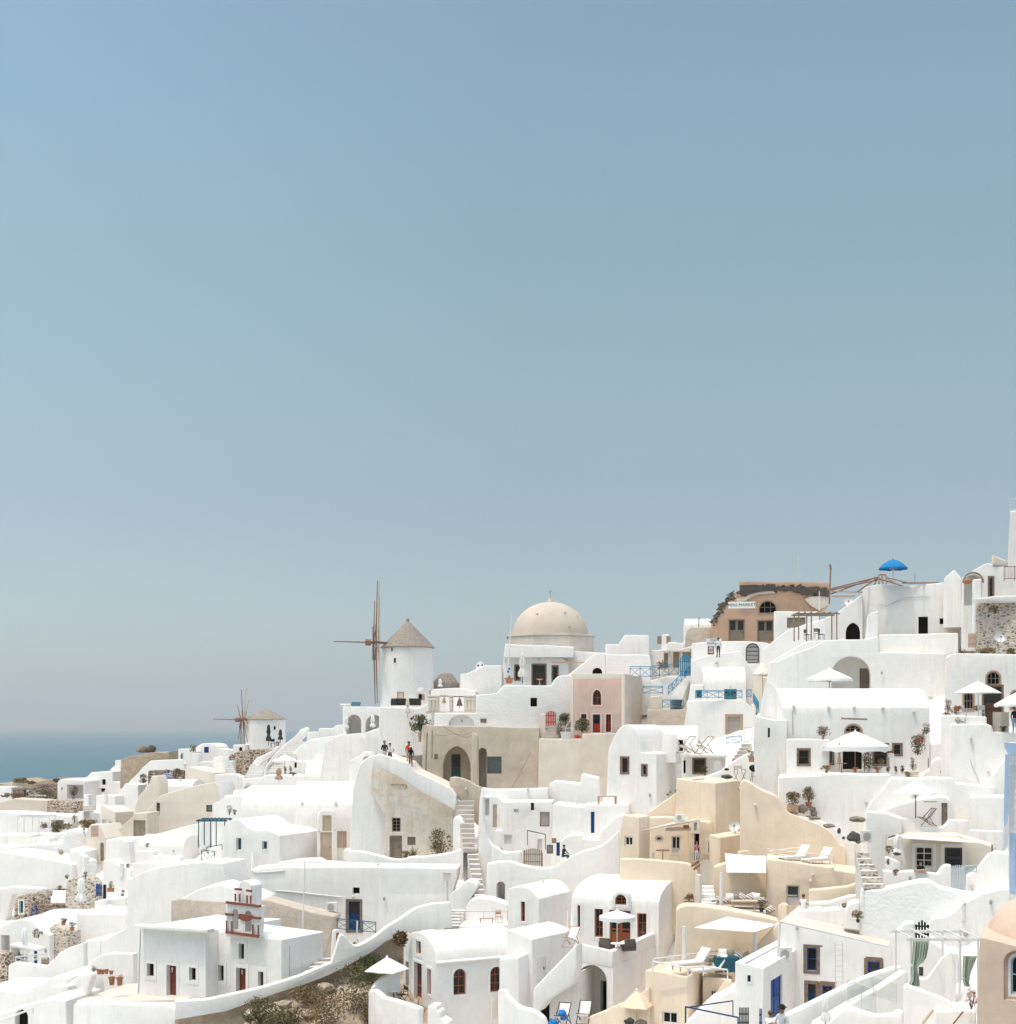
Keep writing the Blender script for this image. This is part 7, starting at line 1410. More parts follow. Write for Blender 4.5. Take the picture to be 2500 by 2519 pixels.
# ---------------------------------------------------------------- mini market
def stones():
    rr = random.Random(5); mmk = bpy.data.objects['market_house']; O = mmk.location; bm = NB()
    for i in range(420):
        a = rr.random(); x = 850 + 840 * a; y = rr.gauss(185, 17) + (28 if x > 1450 else 0) + (20 if x < 960 else 0)
        if i > 300: a = (i - 300) / 120; x = 800 - 215 * a + rr.gauss(0, 14); y = 225 + 290 * a ** 1.3 + rr.gauss(0, 16)
        p = on_plane(*px1('k', x, y), O, yawframe(9.5)[1]); sc = rr.uniform(.06, .17); r = bmesh.ops.create_icosphere(bm, subdivisions=1, radius=sc, matrix=Matrix.Translation(p - O + Vector((0, .02, 0))) @ Matrix.Diagonal((1.25, .7, .8, 1)))
        for v in r['verts']: v.co += Vector((rr.uniform(-.3, .3), rr.uniform(-.3, .3), rr.uniform(-.3, .3))) * sc
    for f in bm.faces: f.material_index = rr.choice((0, 0, 0, 1))
    o = part('exposed_stones', bm, ['darkrock', 'rock'], mmk, None, 0); o['kind'] = 'stuff'
    for poly in ('905,262 840,270 800,290 830,310 890,300 980,250* 1060,235* 1180,225* 1150,205 960,215', '1455,285 1500,262 1600,255 1690,265 1690,335 1590,385 1520,350'): G('bare_plaster', '', '', 'k', poly, 9.5, .05, 'dirty', s=27.3, ext=0, bev=0, wob=0, of=mmk, ax=1136)
G('bare_stone', '', '', 'k', '850,152 980,146 1110,160 1350,168 1590,162 1600,185 1660,170 1690,200 1682,262 1600,250 1560,228 1430,250 1400,212 1250,200 1110,203 1000,222 900,245 832,238 845,195', 9.5, .05, 'darkrock', s=27.32, ext=0, bev=0, wob=.06, of=bpy.data.objects['market_house'], ax=1136)
stones()
def sign(t, x0, x1, y0, y1, label, lines, m, s, size, bm_='cloth', yaw=9.5, fo=0):
    p = W(*px1(t, (x0 + x1) / 2, y1), s); k = 1 / TILES[t][2] / s; w, h = (x1 - x0) * k, (y1 - y0) * k; root = thing('sign', label, 'sign', p, -math.radians(yaw)); root['kind'] = 'thing'
    pt('board', bm_, root, lambda b: box(b, (-w / 2, -.03, 0), (w / 2, .03, h)), 0)
    for i, tx in enumerate(lines): lettering(root, tx, size, m, (0, -.04, h * (1 - (i + .5) / len(lines) * (1 if len(lines) == 1 else .8) - (.0 if len(lines) == 1 else .03))), 0, fo)
    return root
sign('k', 735, 990, 308, 370, 'white board reading MINI-MARKET on the orange house', ['MINI-MARKET'], 'black', 28, .36, fo=0)
sg = sign('k', 530, 672, 655, 727, 'white board with teal letters MINI MARKET by the woman', ['MINI', 'MARKET'], 'tealdark', 29.4, .27, fo=0)
k0 = 1 / 3.834 / 29.4; bm = NB(); fr = (Vector((0, 0, 0)), *yawframe(3)); obox(bm, fr, -.27, .27, 0, 77 * k0, 0, .04); q = W(*px1('k', 572, 806), 29.4); pr = part('poster', bm, 'brick', None, None, 0); pr.location = q; tag(pr, 'dark red poster below the teal lettered sign', 'poster', None, 'thing')
for x0, x1, z0, z1, m in ((-.19, .19, .42, .56, 'bluegrey'), (-.2, .2, .12, .2, 'cream'), (-.2, .2, .25, .33, 'cream'), (-.12, .12, .58, .63, 'cloth')):
    bm = NB(); obox(bm, fr, x0, x1, z0, z1, .041, .05); part('print', bm, m, pr, None, 0)
person('k', 642, 835, 150, 'woman in white top and dark jeans before the teal sign', 'whiteshirt', 'denim', rz=170, pose='stand', s=29.7, height=1.62, sleeveless=True)
pole('k', 1390, 120, 1392, -130, .04, 'thin rooftop antenna mast above the orange market', 'palegrey', 27, 'antenna', 'antenna'); pole('k', 455, 620, 460, 455, .05, 'grey post behind the ruined tan wall', 'greywood', 26.8)
for x in (88, 172): place(lambda root, k: pt('plate', 'greywood', root, lambda b: box(b, (-20 * k, -.03, 0), (20 * k, .03, 74 * k)), 0), 'k', x, 706, f'grey square plate {"left" if x < 100 else "right"} of the white chimney', 'plate', 'metal_plate', 0, 26.6)
plant('k', 110, 950, 110, 80, 'dark brown awning shrub behind the teal stair railing', 'leafdry', 240, s=28.2, name='bush'); plant('k', 400, 860, 80, 110, 'dry climber on the wall right of the teal gate', 'leafdry', 260, s=28.4, name='climber')
place(lambda root, k: pt('post', 'cream', root, lambda b: [box(b, (x * k, -.1, 0), ((x + 26) * k, .1, 150 * k)) for x in (-90, 15, 120)][0] and None or box(b, (-150 * k, -.3, 150 * k), (150 * k, .4, 162 * k)), 0), 'k', 260, 930, 'tan timber lintel over the market stalls', 'lintel', 'stall_lintel', 0, 28)
railing('k', '-190,1030 0,1030 265,1000', 110, 'teal crossed stair railing left of the teal gate', 'teal', 'x', [28.8, 28.9, 29.2], bay=1.0); gate('k', 280, 382, 795, 1010, 'tall teal plank gate with pointed top', 'teal', 6, .2, 10, 29.3, solid_low=1)
railing('k', '170,1190 370,990', 80, 'sloping teal stair railing under the teal gate', 'teal', 'x', [30.2, 29.3], bay=.9); railing('k', '-70,1180 118,1180', 75, 'short teal railing left beside the pink house', 'teal', 'x', 29.6, bay=1.2); railing('k', '115,1312 312,1312', 78, 'low teal railing above the rough tan wall', 'teal', 'x', 30.4, bay=.9)
railing('k', '427,1226 865,1222', 78, 'teal balcony railing in front of blue window house', 'teal', 'x', 31, bay=.85); railing('k', '906,1218 952,1214', 78, 'short teal railing piece right of the balcony', 'teal', 'x', 31, bay=.6); railing('k', '1000,1400 1022,1345 972,1260', 95, 'bright teal stair railing seen end on beside white vault', 'teal', 'x', [32, 32, 31], bay=.6)
railing('k', '715,1655 860,1640', 70, 'teal crossed panel below the lace curtained window', 'teal', 'x', 31.8, bay=.9); railing('k', '890,1650 960,1650', 160, 'tall teal and grey fence by the lace curtained window', 'palegrey', 'bar', 32, bay=.7)
for x, y, l in ((500, 1110, 'round wall lamp above the small blue window'), (752, 1112, 'round wall lamp above the blue door'), (1350, 1300, 'wall lamp at left on the long vault front'), (1680, 1320, 'second wall lamp on the long vault front')): wall_lamp('k', x, y, l)
parasol('k', 1060, 870, 1260, 195, 'small cream parasol in the shaded passage', 30.8, cm='creamcloth', drop=.3); parasol('k', 1690, 935, 1135, 430, 'big white square parasol before the deep alcove', 35.2, drop=.5, n=8, pm='wood', val=.16)
furn('table', 'k', 1085, 1010, 'small table under the cream passage parasol', 0, 'greywood', 'greywood', 30.6, .8)
pergola('k', [1400, 1520, 1760], 425, 668, 'grey timber roof pergola beside the black triangular opening', 'greywood', 33.4, 1.6, 7)
furn('chair', 'k', 1480, 668, 'dark chair at left under the grey roof pergola', 100, 'darkcloth', 'darkmetal', 33.6, .85); furn('chair', 'k', 1615, 668, 'dark chair at right under the grey roof pergola', 60, 'darkcloth', 'darkmetal', 33.6, .9); furn('chair', 'k', 1572, 660, 'grey chair in the middle under the roof pergola', 0, 'greywood', 'greywood', 33.4, .9)
# skyline pergola of brown poles, masts, blue parasol
def pole_frame():
    s = 33.4; O = W(*px1('n', 650, 910), s); root = thing('pole_pergola', 'open pergola of peeling brown poles on the skyline roof', 'pergola', O); root['kind'] = 'thing'; P = lambda x, y, d=0: W(*px1('n', x, y), s) - O + Vector((0, d, 0))
    for a, b2, d0, d1 in (((615, 842), (160, 950), 0, 1), ((690, 845), (170, 965), 1, 0), ((615, 835), (175, 1000), 2, 0), ((600, 855), (415, 985), 0, 0), ((160, 975), (470, 985), 0, 0), ((185, 1025), (400, 1020), 0, 0), ((690, 845), (960, 890), 0, 1), ((650, 842), (920, 900), 1, 2), ((690, 850), (810, 915), 0, 0), ((880, 885), (1230, 882), 1, 1), ((930, 898), (1100, 885), 0, 1), ((620, 820), (690, 820), 0, 0), ((610, 850), (580, 915), 0, 0), ((640, 860), (665, 905), 0, 0)):
        pt('beam', 'sailwood' if (a[0] + b2[0]) % 3 else 'clay', root, lambda b: tube(b, P(*a, d0), P(*b2, d1), .055, 6), 0)
    for x in (622, 688, 655): pt('post', 'clay', root, lambda b: tube(b, P(x, 822), P(x + 4, 912), .06, 6), 0)
pole_frame()
pole('n', 155, 1095, 170, 735, .06, 'dark brown antenna post right of the orange market', 'sailwood', 32.4, 'antenna', 'antenna'); pole('n', 963, 905, 964, 805, .02, 'hair thin aerial on the main white house roof', 'metal', 33.4); pole('n', 60, 1160, 62, 975, .04, 'white pole beside the roof pergola', 'whitemetal', 32.4)
dish('n', 160, 760, 40, 'small dish on top of the brown antenna post', 0, 32.3, hp=12); dish('n', 330, 1110, 85, 'white round dish behind the white stair wing', 0, 32.4, hp=20)
parasol('n', 792, 665, 925, 265, 'bright blue beach parasol on the skyline roof', 33.4, cm='bluecloth', pm='whitemetal', drop=.3, val=.1, back=1, dome=1.9)
dish('n', 1750, 1530, 105, 'white satellite dish before the pale rubble wall', 10, 36.2, hp=100); slats('n', 1465, 1372, 1546, 1506, 'beige lattice screen box by the pale rubble wall', 'clay', 36, 7, name='lattice_screen', cat='screen')
plant('n', 1405, 1620, 95, 95, 'dry bush hanging at the left end of rubble wall', 'leafolive', 340, s=36.6, name='bush'); plant('n', 1860, 1590, 120, 70, 'dry bush right at the rubble wall foot', 'leafolive', 340, s=36.6, name='bush'); plant('n', 1720, 1190, 110, 80, 'weed tuft growing in the pale rubble wall', 'leafolive', 240, s=35.9, name='weeds'); plant('n', 1650, 1560, 200, 40, 'low dry weeds along the ledge below the rubble wall', 'leafpale', 260, s=36.3, name='weeds')
railing('n', '1805,880 2000,872', 135, 'rusty ochre balcony railing on the skyline house', 'sailwood', 'bar', 35.4, bay=.9); railing('n', '1862,225 2000,225', 120, 'white railing on top of the bell tower', 'whitemetal', 'bar', 35.2, bay=.9)
rock('n', 1455, 905, 80, 50, 'orange and green folded cloth under the brown arch', 'terracotta', 35.6, 'cloth_bundle')
place(lambda root, k: pt('arch_rim', 'greywood', root, lambda b: [tube(b, (-95 * k * math.cos(q / 12 * math.pi), 0, 95 * k * math.sin(q / 12 * math.pi)), (-95 * k * math.cos((q + 1) / 12 * math.pi), 0, 95 * k * math.sin((q + 1) / 12 * math.pi)), .07, 5) for q in range(12)] and None, 0), 'n', 1513, 895, 'brown curved timber rim of the skyline arch', 'arch rim', 'arch_rim', 0, 35.1)
# ---------------------------------------------------------------- vault house terrace
for i, (x, y) in enumerate(((345, 1738), (515, 1742))): furn('deck_chair', 'k', x, y, ('left of two wooden deck chairs on the white porch roof', 'right of two wooden deck chairs on the white porch roof')[i], 120, 'cloth', 'wood', 35.4, 1.15, 'deck chairs on the porch roof')
railing('h', '1450,1530 1580,1530', 110, 'white metal frame railing beside the tall gable', 'whitemetal', 'open', 34.2, bay=1.5, r=.018)
def bbq():
    def bd(root, k):
        pt('kettle', 'black', root, lambda b: lathe(b, [(.04, .56), (.2, .62), (.3, .74), (.31, .8), (.29, .9), (.18, .98), (.04, 1.0)], 22), 60)
        for a in (0, 2.1, 4.2): pt('leg', 'darkmetal', root, lambda b: tube(b, (.18 * math.cos(a), .18 * math.sin(a), .62), (.34 * math.cos(a), .34 * math.sin(a), 0), .018, 6))
        pt('rack', 'metal', root, lambda b: path(b, [Vector(v) for v in ((.25, 0, .3), (-.12, .2, .3), (-.12, -.2, .3), (.25, 0, .3))], .012))
    place(bd, 'l', 980, 275, 'black kettle barbecue on three legs by white stairs', 'barbecue', 'barbecue', 0, 38.5, sc=1.05)
bbq(); furn('director_chair', 'l', 845, 265, 'folded brown director chair left of the kettle barbecue', 20, 'creamcloth', 'wood', 38.5, 1.05)
rock('l', 720, 250, 100, 40, 'dark stones under the white sloping stair wall', 'darkrock', 38.2); rock('l', 720, 175, 45, 26, 'black bowl on the white sloping stair wall', 'black', 37.6, 'bowl'); plant('l', 955, 95, 85, 115, 'woven flower basket with dry stems on the stair wall', 'leafpale', 110, pot=62, pm='clay', s=37.4, name='flower_basket')
plant('l', 515, 220, 75, 80, 'dark green potted plant beside the porch door', 'leafgreen', 200, s=35.6, name='potted_plant', pot=22); slats('l', 600, 85, 665, 185, 'white slatted bench back on the porch', 'whitemetal', 35.8, 6, name='bench', cat='bench')
for i, x in enumerate((190, 245, 165)): rock('l', x, (390, 372, 412)[i], 30, 24, ('grey stone left on the yellow wall top', 'dark stone at the yellow tower corner', 'small stone lowest on the white slope')[i], 'rock', 39)
plant('o', 98, 650, 140, 125, 'round dry bouquet in clay pot on the white annex', 'leafpale', 380, pot=24, pm='clay', s=40, size=.07, name='bouquet')
parasol('o', 400, 570, 960, 640, 'wide white square parasol over the dark terrace doorway', 39.8, pm='wood', drop=.36, n=8, val=.3)
closed_parasol('o', 250, 680, 930, 30, 'slim tied curtain at left under the wide parasol', 40.4, 'clay', 'clay')
for x, y, w, h, l, lf, fl in ((130, 965, 110, 70, 'orange bowl of dry flowers at the parapet left end', 'leafpale', 'flowerorange'), (400, 965, 80, 55, 'clay bowl of red flowers under the wide parasol', 'leafdry', 'flowerorange'), (610, 968, 95, 60, 'clay bowl of pale plants right of the dark vine', 'leafpale', 'flowerred')): plant('o', x, y, w, h, l, lf, 130, pot=26, s=41.4, flowers=fl, fn=40, name='flower_bowl')
plant('o', 530, 960, 110, 290, 'dark green vine climbing beside the dark doorway', 'leafgreen', 560, s=39.6, name='vine'); plant('o', 490, 960, 50, 230, 'pale bare stems left of the dark vine', 'leafpale', 120, s=39.8, name='vine')
plant('o', 990, 800, 140, 190, 'pink bougainvillea branch high on the garden wall', 'leafolive', 420, s=39.2, flowers='flowerpink', fn=70, name='bougainvillea'); plant('o', 1070, 600, 90, 100, 'pink bougainvillea blossom crown at the wall top', 'leafolive', 140, s=39.1, flowers='flowerpink', fn=170, name='bougainvillea'); plant('o', 945, 945, 75, 130, 'lower leafy stem of the climbing bougainvillea', 'leafolive', 240, s=39.5, name='bougainvillea'); plant('o', 1030, 690, 60, 110, 'middle bougainvillea spray with few pink blooms', 'leafolive', 160, s=39.1, flowers='flowerpink', fn=60, name='bougainvillea')
for x, w, h, l in ((710, 40, 70, 'first small topiary left of the garden crate'), (785, 42, 72, 'second small topiary by the garden crate'), (845, 44, 78, 'third and tallest topiary by the crate')): plant('o', x, 975, w, h, l, 'leafgreen', 140, pot=18, pm='whitemetal', s=40.8, name='topiary')
spiky('o', 1250, 950, 110, 150, 'tall spiky cactus beside the white oven bulge', 'leafolive', 26, 40.6); plant('o', 1265, 1005, 120, 80, 'pale shrub in tray below the cactus', 'leafpale', 300, s=41, pot=18, square=True, pm='clay', name='shrub'); lantern('o', 1303, 905, 130, 'white lantern post right of the cactus', 40.6, 'whitemetal')
plant('o', 895, 1000, 90, 45, 'rusty low plant in front of the wooden crate', 'leafdry', 160, s=41.3, name='plant'); place(lambda root, k: [pt('plank', 'palewood', root, lambda b: box(b, (-60 * k, -.2 + .0, q * 18 * k), (60 * k, -.16, (q * 18 + 13) * k)), 0) for q in range(3)], 'o', 930, 1005, 'low wooden crate behind the rusty plant', 'crate', 'wooden_crate', 0, 41.2); furn('table', 'o', 1065, 1005, 'low white table in front of the white oven bulge', 0, 'whitemetal', 'whitemetal', 41.2, .4)
place(lambda root, k: pt('beam', 'greywood', root, lambda b: tube(b, (0, 0, 0), (245 * k, 0, -8 * k), .06, 7), 0), 'o', 268, 450, 'weathered beam above the fan window arch', 'beam', 'timber_beam', 0, 38.9)
furn('table', 'o', 270, 965, 'dark small table at the left of the doorway', 0, 'wood', 'wood', 41, .8); place(lambda root, k: (pt('sign', 'redwood', root, lambda b: box(b, (-24 * k, -.03, 0), (24 * k, .03, 22 * k)), 0)), 'o', 732, 775, 'small red brown name board beside the dark window', 'board', 'name_board', 0, 40)
rock('o', 640, 870, 60, 45, 'brown basket plant on the dark window sill', 'leafdry', 39.4, 'basket'); furn('chair', 'o', 745, 905, 'white metal chair against the wall under the small window', 0, 'whitemetal', 'whitemetal', 40.2, .9)
for x, y, l in ((145, 350, 'wall lamp left on the long white vault'), (385, 350, 'wall lamp second on the long white vault'), (655, 355, 'wall lamp third on the long white vault'), (950, 390, 'wall lamp at the right end of the long vault'), (500, 1240, 'round lamp on the broad retaining wall'), (940, 1185, 'round lamp behind the single parasol pole'), (1485, 640, 'dark small lamp on the flower ledge block'), (1650, 950, 'pale lamp on the smooth sloping roof wall')): wall_lamp('o', x, y, l)
# umbrella terrace far right
parasol('o', 1560, 100, 430, 480, 'white square parasol in front of the tall dark door', 40.9, pm='whitemetal', drop=.32, n=4, rz=12, val=.04); parasol('o', 1930, 200, 590, 420, 'white parasol cut by the right edge of view', 42, pm='whitemetal', drop=.3, n=8)
plant('o', 1275, 400, 90, 130, 'pale pink flowering shrub left of the orange flowers', 'leafpale', 160, s=40.6, flowers='flowerpink', fn=60, name='flowering_shrub'); plant('o', 1350, 415, 110, 85, 'orange red flowers on the umbrella terrace', 'leafolive', 120, s=40.8, flowers='flowerorange', fn=150, name='flowering_plant'); plant('o', 1560, 385, 90, 60, 'red flowers right of the terrace parasol pole', 'leafolive', 100, s=40.3, flowers='flowerred', fn=120, name='flowering_plant'); plant('o', 1415, 505, 150, 70, 'white blossom plant on the ledge below the parasol', 'leafpale', 300, s=41.2, flowers='flowerwhite', fn=90, name='flowering_plant', stem=False); plant('o', 1560, 505, 120, 50, 'orange flower cushion on the ledge edge', 'leafolive', 160, s=41.2, flowers='flowerorange', fn=160, name='flowering_plant', stem=False); plant('o', 1260, 420, 80, 30, 'low dry plants at the terrace corner', 'leafdry', 120, s=40.9, name='plant'); plant('o', 1800, 585, 85, 60, 'olive cushion plant in a pot near the seated people', 'leafolive', 240, s=41.6, pot=14, name='potted_plant')
furn('table', 'o', 1450, 460, 'white table under the square terrace parasol', 0, 'whitemetal', 'whitemetal', 40.6, .9)
for i, x in enumerate((1385, 1590)): furn('chair', 'o', x, 460, ('white chair left of the umbrella terrace table', 'white chair right of the umbrella terrace table')[i], (-80, 160)[i], 'whitemetal', 'whitemetal', 40.7, .95)
person('o', 1905, 600, 200, 'person in dark top with blue cloth at the right edge', 'black', 'lightblue', rz=0, pose='stand', s=41.5, height=1.6)
place(lambda root, k: pt('block', 'cream', root, lambda b: box(b, (-60 * k, 0, 0), (60 * k, .6, 200 * k)), 0), 'o', 1790, 590, 'cream pillar under the right edge parasol', 'pillar', 'pillar', 0, 41.4)
# single parasol, stones and awning house
parasol('o', 970, 1035, 1390, 490, 'lone white square parasol with bare wooden pole', 44.6, pm='wood', drop=.33, n=4, rz=18, val=.04); furn('deck_chair', 'o', 1075, 1465, 'brown framed deck chair seen from the side by grey door', 100, 'cloth', 'redwood', 44.6, .95)
for x, y, l in ((1052, 1240, 'thin brown lintel left of the grey door'), (705, 1510, 'grey lintel on the white pier beside awning')): place(lambda root, k: pt('beam', 'clay', root, lambda b: box(b, (0, -.05, 0), (120 * k, .05, 8 * k)), 0), 'o', x, y, l, 'beam', 'lintel', 0, 45)
ac_unit('o', 505, 1620, 95, 110, 'white air conditioner on the wall above stone steps', 15, 46.4)
G('plaster_wall', 'white stepped ledge carrying potted bushes and boulders behind the yellow wall', 'wall', 'l', '1262,1000 1266,588 1420,602 1600,645 1700,695 1830,775 1930,870 1930,1000', 8, .9, 'white', s=41.95)
G('plaster_wall', 'white walkway under the capped man at the bottom edge', 'wall', 'm', '1150,2600 1150,2318 1850,2318 1850,2600', 10, 2, 'white', s=73)
rock('o', 385, 1610, 120, 100, 'big grey boulder beside the air conditioner', 'darkrock', 46.6); rock('o', 425, 1625, 60, 60, 'round boulder tucked behind the big grey one', 'rock', 46.2); rock('o', 248, 1535, 34, 56, 'upright dark stone on the yellow wall', 'darkrock', 45.4); rock('o', 290, 1590, 28, 30, 'small dark stone below the upright one', 'darkrock', 45.6); rock('o', 420, 1425, 150, 55, 'flat grey stone slab at the retaining wall foot', 'rock', 44.4); rock('o', 150, 1480, 110, 40, 'flat brown stone at the yellow wall top', 'rock', 44.8)
plant('l', 1345, 505, 140, 125, 'brown potted bush left on the stone ledge', 'leafdry', 420, s=41.7, pot=0, name='potted_bush'); place(lambda root, k: pt('planter', 'clay', root, lambda b: box(b, (-40 * k, -.25, 0), (40 * k, .25, 62 * k)), 0), 'l', 1345, 560, 'square brown planter under the left bush', 'planter', 'planter', 10, 41.75); plant('l', 1495, 525, 130, 190, 'tall dry bush in terracotta pot on boulders', 'leafpale', 420, s=41.7, pot=52, name='potted_bush')
for x, y, w, h, l in ((1440, 575, 95, 85, 'striped grey boulder between the two potted bushes'), (1530, 560, 60, 50, 'grey boulder right of the terracotta pot'), (1335, 595, 110, 40, 'flat stone under the square brown planter'), (1530, 640, 140, 45, 'flat stone slab at the right of the boulders'), (1545, 605, 60, 60, 'lower white grey boulder at the stair edge')): rock('l', x, y, w, h, l, 'rock', 41.75)
dish('l', 800, 775, 105, 'white satellite dish on the small yellow block', -20, 41.4, hp=60)
person('p', 1012, 585, 190, 'person in dark shirt leaning out of white framed window', 'black', 'black', rz=0, pose='sit', s=47.2, height=1.15)
place(lambda root, k: pt('board', 'clay', root, lambda b: box(b, (-55 * k, -.2, 0), (55 * k, .2, .08)), 0), 'p', 1020, 478, 'brown tray on the window ledge before the person', 'tray', 'tray', 8, 48)
sail('o', '830,1545 1350,1550 1560,1625 845,1580', [45.8, 45.8, 47.4, 47.4], 'long white cloth awning over the cream house windows', 'creamcloth', 'awning', .1, 'awning'); sail('o', '1340,1552 1700,1640 1690,1665 1560,1625', [46, 47.4, 47.4, 47.4], 'slanted right flap of the white cloth awning', 'creamcloth', 'awning', .05, 'awning')
pole('o', 1692, 1750, 1692, 1640, .05, 'grey awning post at the right end of the house', 'greywood', 47.6); pole('o', 870, 1830, 815, 1560, .07, 'leaning white pole left of the awning windows', 'whitemetal', 47); closed_parasol('o', 800, 1545, 1760, 90, 'white cloth bundle hanging beside the awning', 46.8, 'cloth', 'whitemetal', .95)
for x, y, w, h, l in ((715, 1745, 85, 90, 'brown potted plant at left below the awning'), (790, 1765, 90, 50, 'plant in round white bowl by the pot shelf')): plant('o', x, y, w, h, l, 'leafdry', 200, pot=22, pm='whitemetal', s=47.6, name='potted_plant')
plant('p', 780, 520, 80, 60, 'dry plant in low niche of the pot shelf wall', 'leafdry', 140, s=48.2, name='plant', pot=18, pm='clay'); plant('p', 710, 420, 40, 60, 'pale dry stems in the shelf niche', 'leafpale', 70, s=48.2, name='plant')
gate('p', 1315, 1432, 415, 668, 'pale blue gate with crossed panels beside the cream house', 'bluegrey', 6, .04, 8, 48.8); railing('p', '1435,500 1545,490', 70, 'pale blue crossed panel right of pale blue gate', 'bluegrey', 'x', 48.8, bay=.5)
# ---------------------------------------------------------------- yellow house props
sail('i', '1255,550 1530,490 1960,418 1560,470', [41.5, 41.5, 40.4, 40], 'narrow pale shade sail stretched over the yellow patio', 'creamcloth', sag=.1); place(lambda root, k: [pt('ray', 'black', root, lambda b: tube(b, (0, 0, 0), (42 * k * math.cos(a), 0, 34 * k * math.sin(a)), .018, 4), 0) for a in [q * math.pi / 6 for q in range(12)]], 'i', 1425, 625, 'black iron star ornament on the yellow patio wall', 'ornament', 'star_ornament', 0, 39.9)
furn('table', 'i', 1460, 850, 'pale long table behind the yellow patio parapet', 0, 'clay', 'clay', 41, 1.0); furn('chair', 'i', 1570, 850, 'white slatted chair right of the patio table', -30, 'cream', 'cream', 41, .95); pot('i', 1370, 810, 26, 52, 'white vase on the yellow patio table', 'whitemetal', 41.2, None)
person('i', 1780, 860, 205, 'woman in white skirt standing in the yellow doorway', 'pinkcloth', 'whiteshirt', hair='hairbrown', rz=20, s=41.2, height=1.3, sleeveless=True); ac_unit('i', 1620, 460, 95, 62, 'white air conditioner on the yellow patio wall', 10, 40.2)
rock('i', 1680, 530, 60, 36, 'orange dried plant on the white patio ledge', 'terracotta', 40.6, 'dried_plant'); place(lambda root, k: pt('slab', 'cream', root, lambda b: box(b, (-120 * k, -.3, 0), (120 * k, .3, 28 * k)), 0), 'i', 1595, 550, 'cream shelf slab below the yellow tower', 'ledge', 'ledge', 8, 40.3)
for i, x in enumerate((430, 465, 450)): place(lambda root, k: pt('plank', 'wood', root, lambda b: box(b, (-45 * k, -.1, 0), (45 * k, .1, 22 * k), 0, Matrix.Rotation(-.6, 4, 'Y')), 0), 'l', x, (1062, 1075, 1092)[i], ('upper brown plank leaning by the picket gate', 'middle brown plank leaning by the picket gate', 'lowest brown plank leaning by the picket gate')[i], 'plank', 'plank', 0, 42.6 + i * .2)
gate('l', 472, 588, 1012, 1252, 'tall white picket gate above the white steps', 'cream', 9, .1, 8, 43.4)
sail('l', '705,955 1092,990 1092,1138 722,1135', [42.6, 43.8, 44.6, 44.2], 'white sail cloth hanging over the striped sofa', sag=.12)
pole('l', 668, 1470, 672, 1135, .1, 'thick white sail post left of the striped sofa', 'whitemetal', 45.2, 'sail_post')
def cushion(b, w, h, d, rot, loc):
    r = bmesh.ops.create_cube(b, size=1); bmesh.ops.subdivide_edges(b, edges=list({e for v in r['verts'] for e in v.link_edges}), cuts=4, use_grid_fill=True); vs = b.verts[:]
    for v in vs: f = (1 - (2 * v.co.x) ** 4) * (1 - (2 * v.co.z) ** 4) * .75 + .25; v.co = Vector((v.co.x * w, v.co.y * d * f, v.co.z * h))
    bmesh.ops.transform(b, matrix=Matrix.Translation(loc) @ rot, verts=vs)
mat('stripes', (.74, .70, .65), var=.05)
nt = M['stripes'].node_tree; wv = nn(nt, 'ShaderNodeTexWave', i_Scale=3.2, bands_direction='DIAGONAL'); mrr = nn(nt, 'ShaderNodeMapRange', i_From_Min=.45, i_From_Max=.6); mm2 = nn(nt, 'ShaderNodeMix', data_type='RGBA'); mm2.inputs[6].default_value = (.74, .7, .65, 1); mm2.inputs[7].default_value = (.30, .23, .18, 1)
tcc = nn(nt, 'ShaderNodeTexCoord'); nt.links.new(tcc.outputs['Object'], wv.inputs[0]); nt.links.new(wv.outputs['Fac'], mrr.inputs[0]); nt.links.new(mrr.outputs[0], mm2.inputs[0]); nt.links.new(mm2.outputs[2], nt.nodes['Principled BSDF'].inputs['Base Color'])
def pillow(t, x, y, w, label, m, s, a=0): return place(lambda root, k: pt('cushion', m, root, lambda b: cushion(b, w * k, w * k * .8, .2, Matrix.Rotation(math.radians(a), 4, 'Y') @ Matrix.Rotation(-.3, 4, 'X'), Vector((0, 0, w * k * .4))), 60), t, x, y, label, 'cushion', 'cushion', 0, s, 'cushions on the terrace sofas')
place(lambda root, k: (pt('seat', 'taupe', root, lambda b: box(b, (-1.6, -.3, .22), (1.5, .5, .36)), 0), pt('frame', 'palewood', root, lambda b: (box(b, (-1.65, -.34, .12), (1.55, .55, .2)), box(b, (-1.65, -.34, 0), (-1.55, .5, .12)), box(b, (1.45, -.34, 0), (1.55, .5, .12))), 0)), 'l', 850, 1455, 'long low sofa bench on the yellow terrace', 'sofa', 'sofa', -4, 44.6)
for x, y, w, l, m, a in ((655, 1420, 70, 'striped cushion at the far left of the sofa', 'stripes', 10), (712, 1425, 66, 'striped round cushion behind the sail post', 'stripes', -10), (755, 1400, 80, 'plain white cushion on the sofa', 'cloth', 0), (812, 1400, 76, 'plain taupe cushion on the sofa', 'taupe', 0), (872, 1405, 84, 'striped cushion left of the centre on the sofa', 'stripes', 25), (945, 1402, 84, 'striped cushion tilted right on the sofa', 'stripes', -20), (995, 1395, 82, 'white cushion at the right sofa end', 'cloth', 5), (1130, 1520, 80, 'striped cushion alone on the right seat', 'stripes', -30), (1050, 1420, 62, 'small pale striped cushion at the corner', 'stripes', 0)): pillow('l', x, y, w, l, m, 44.9, a)
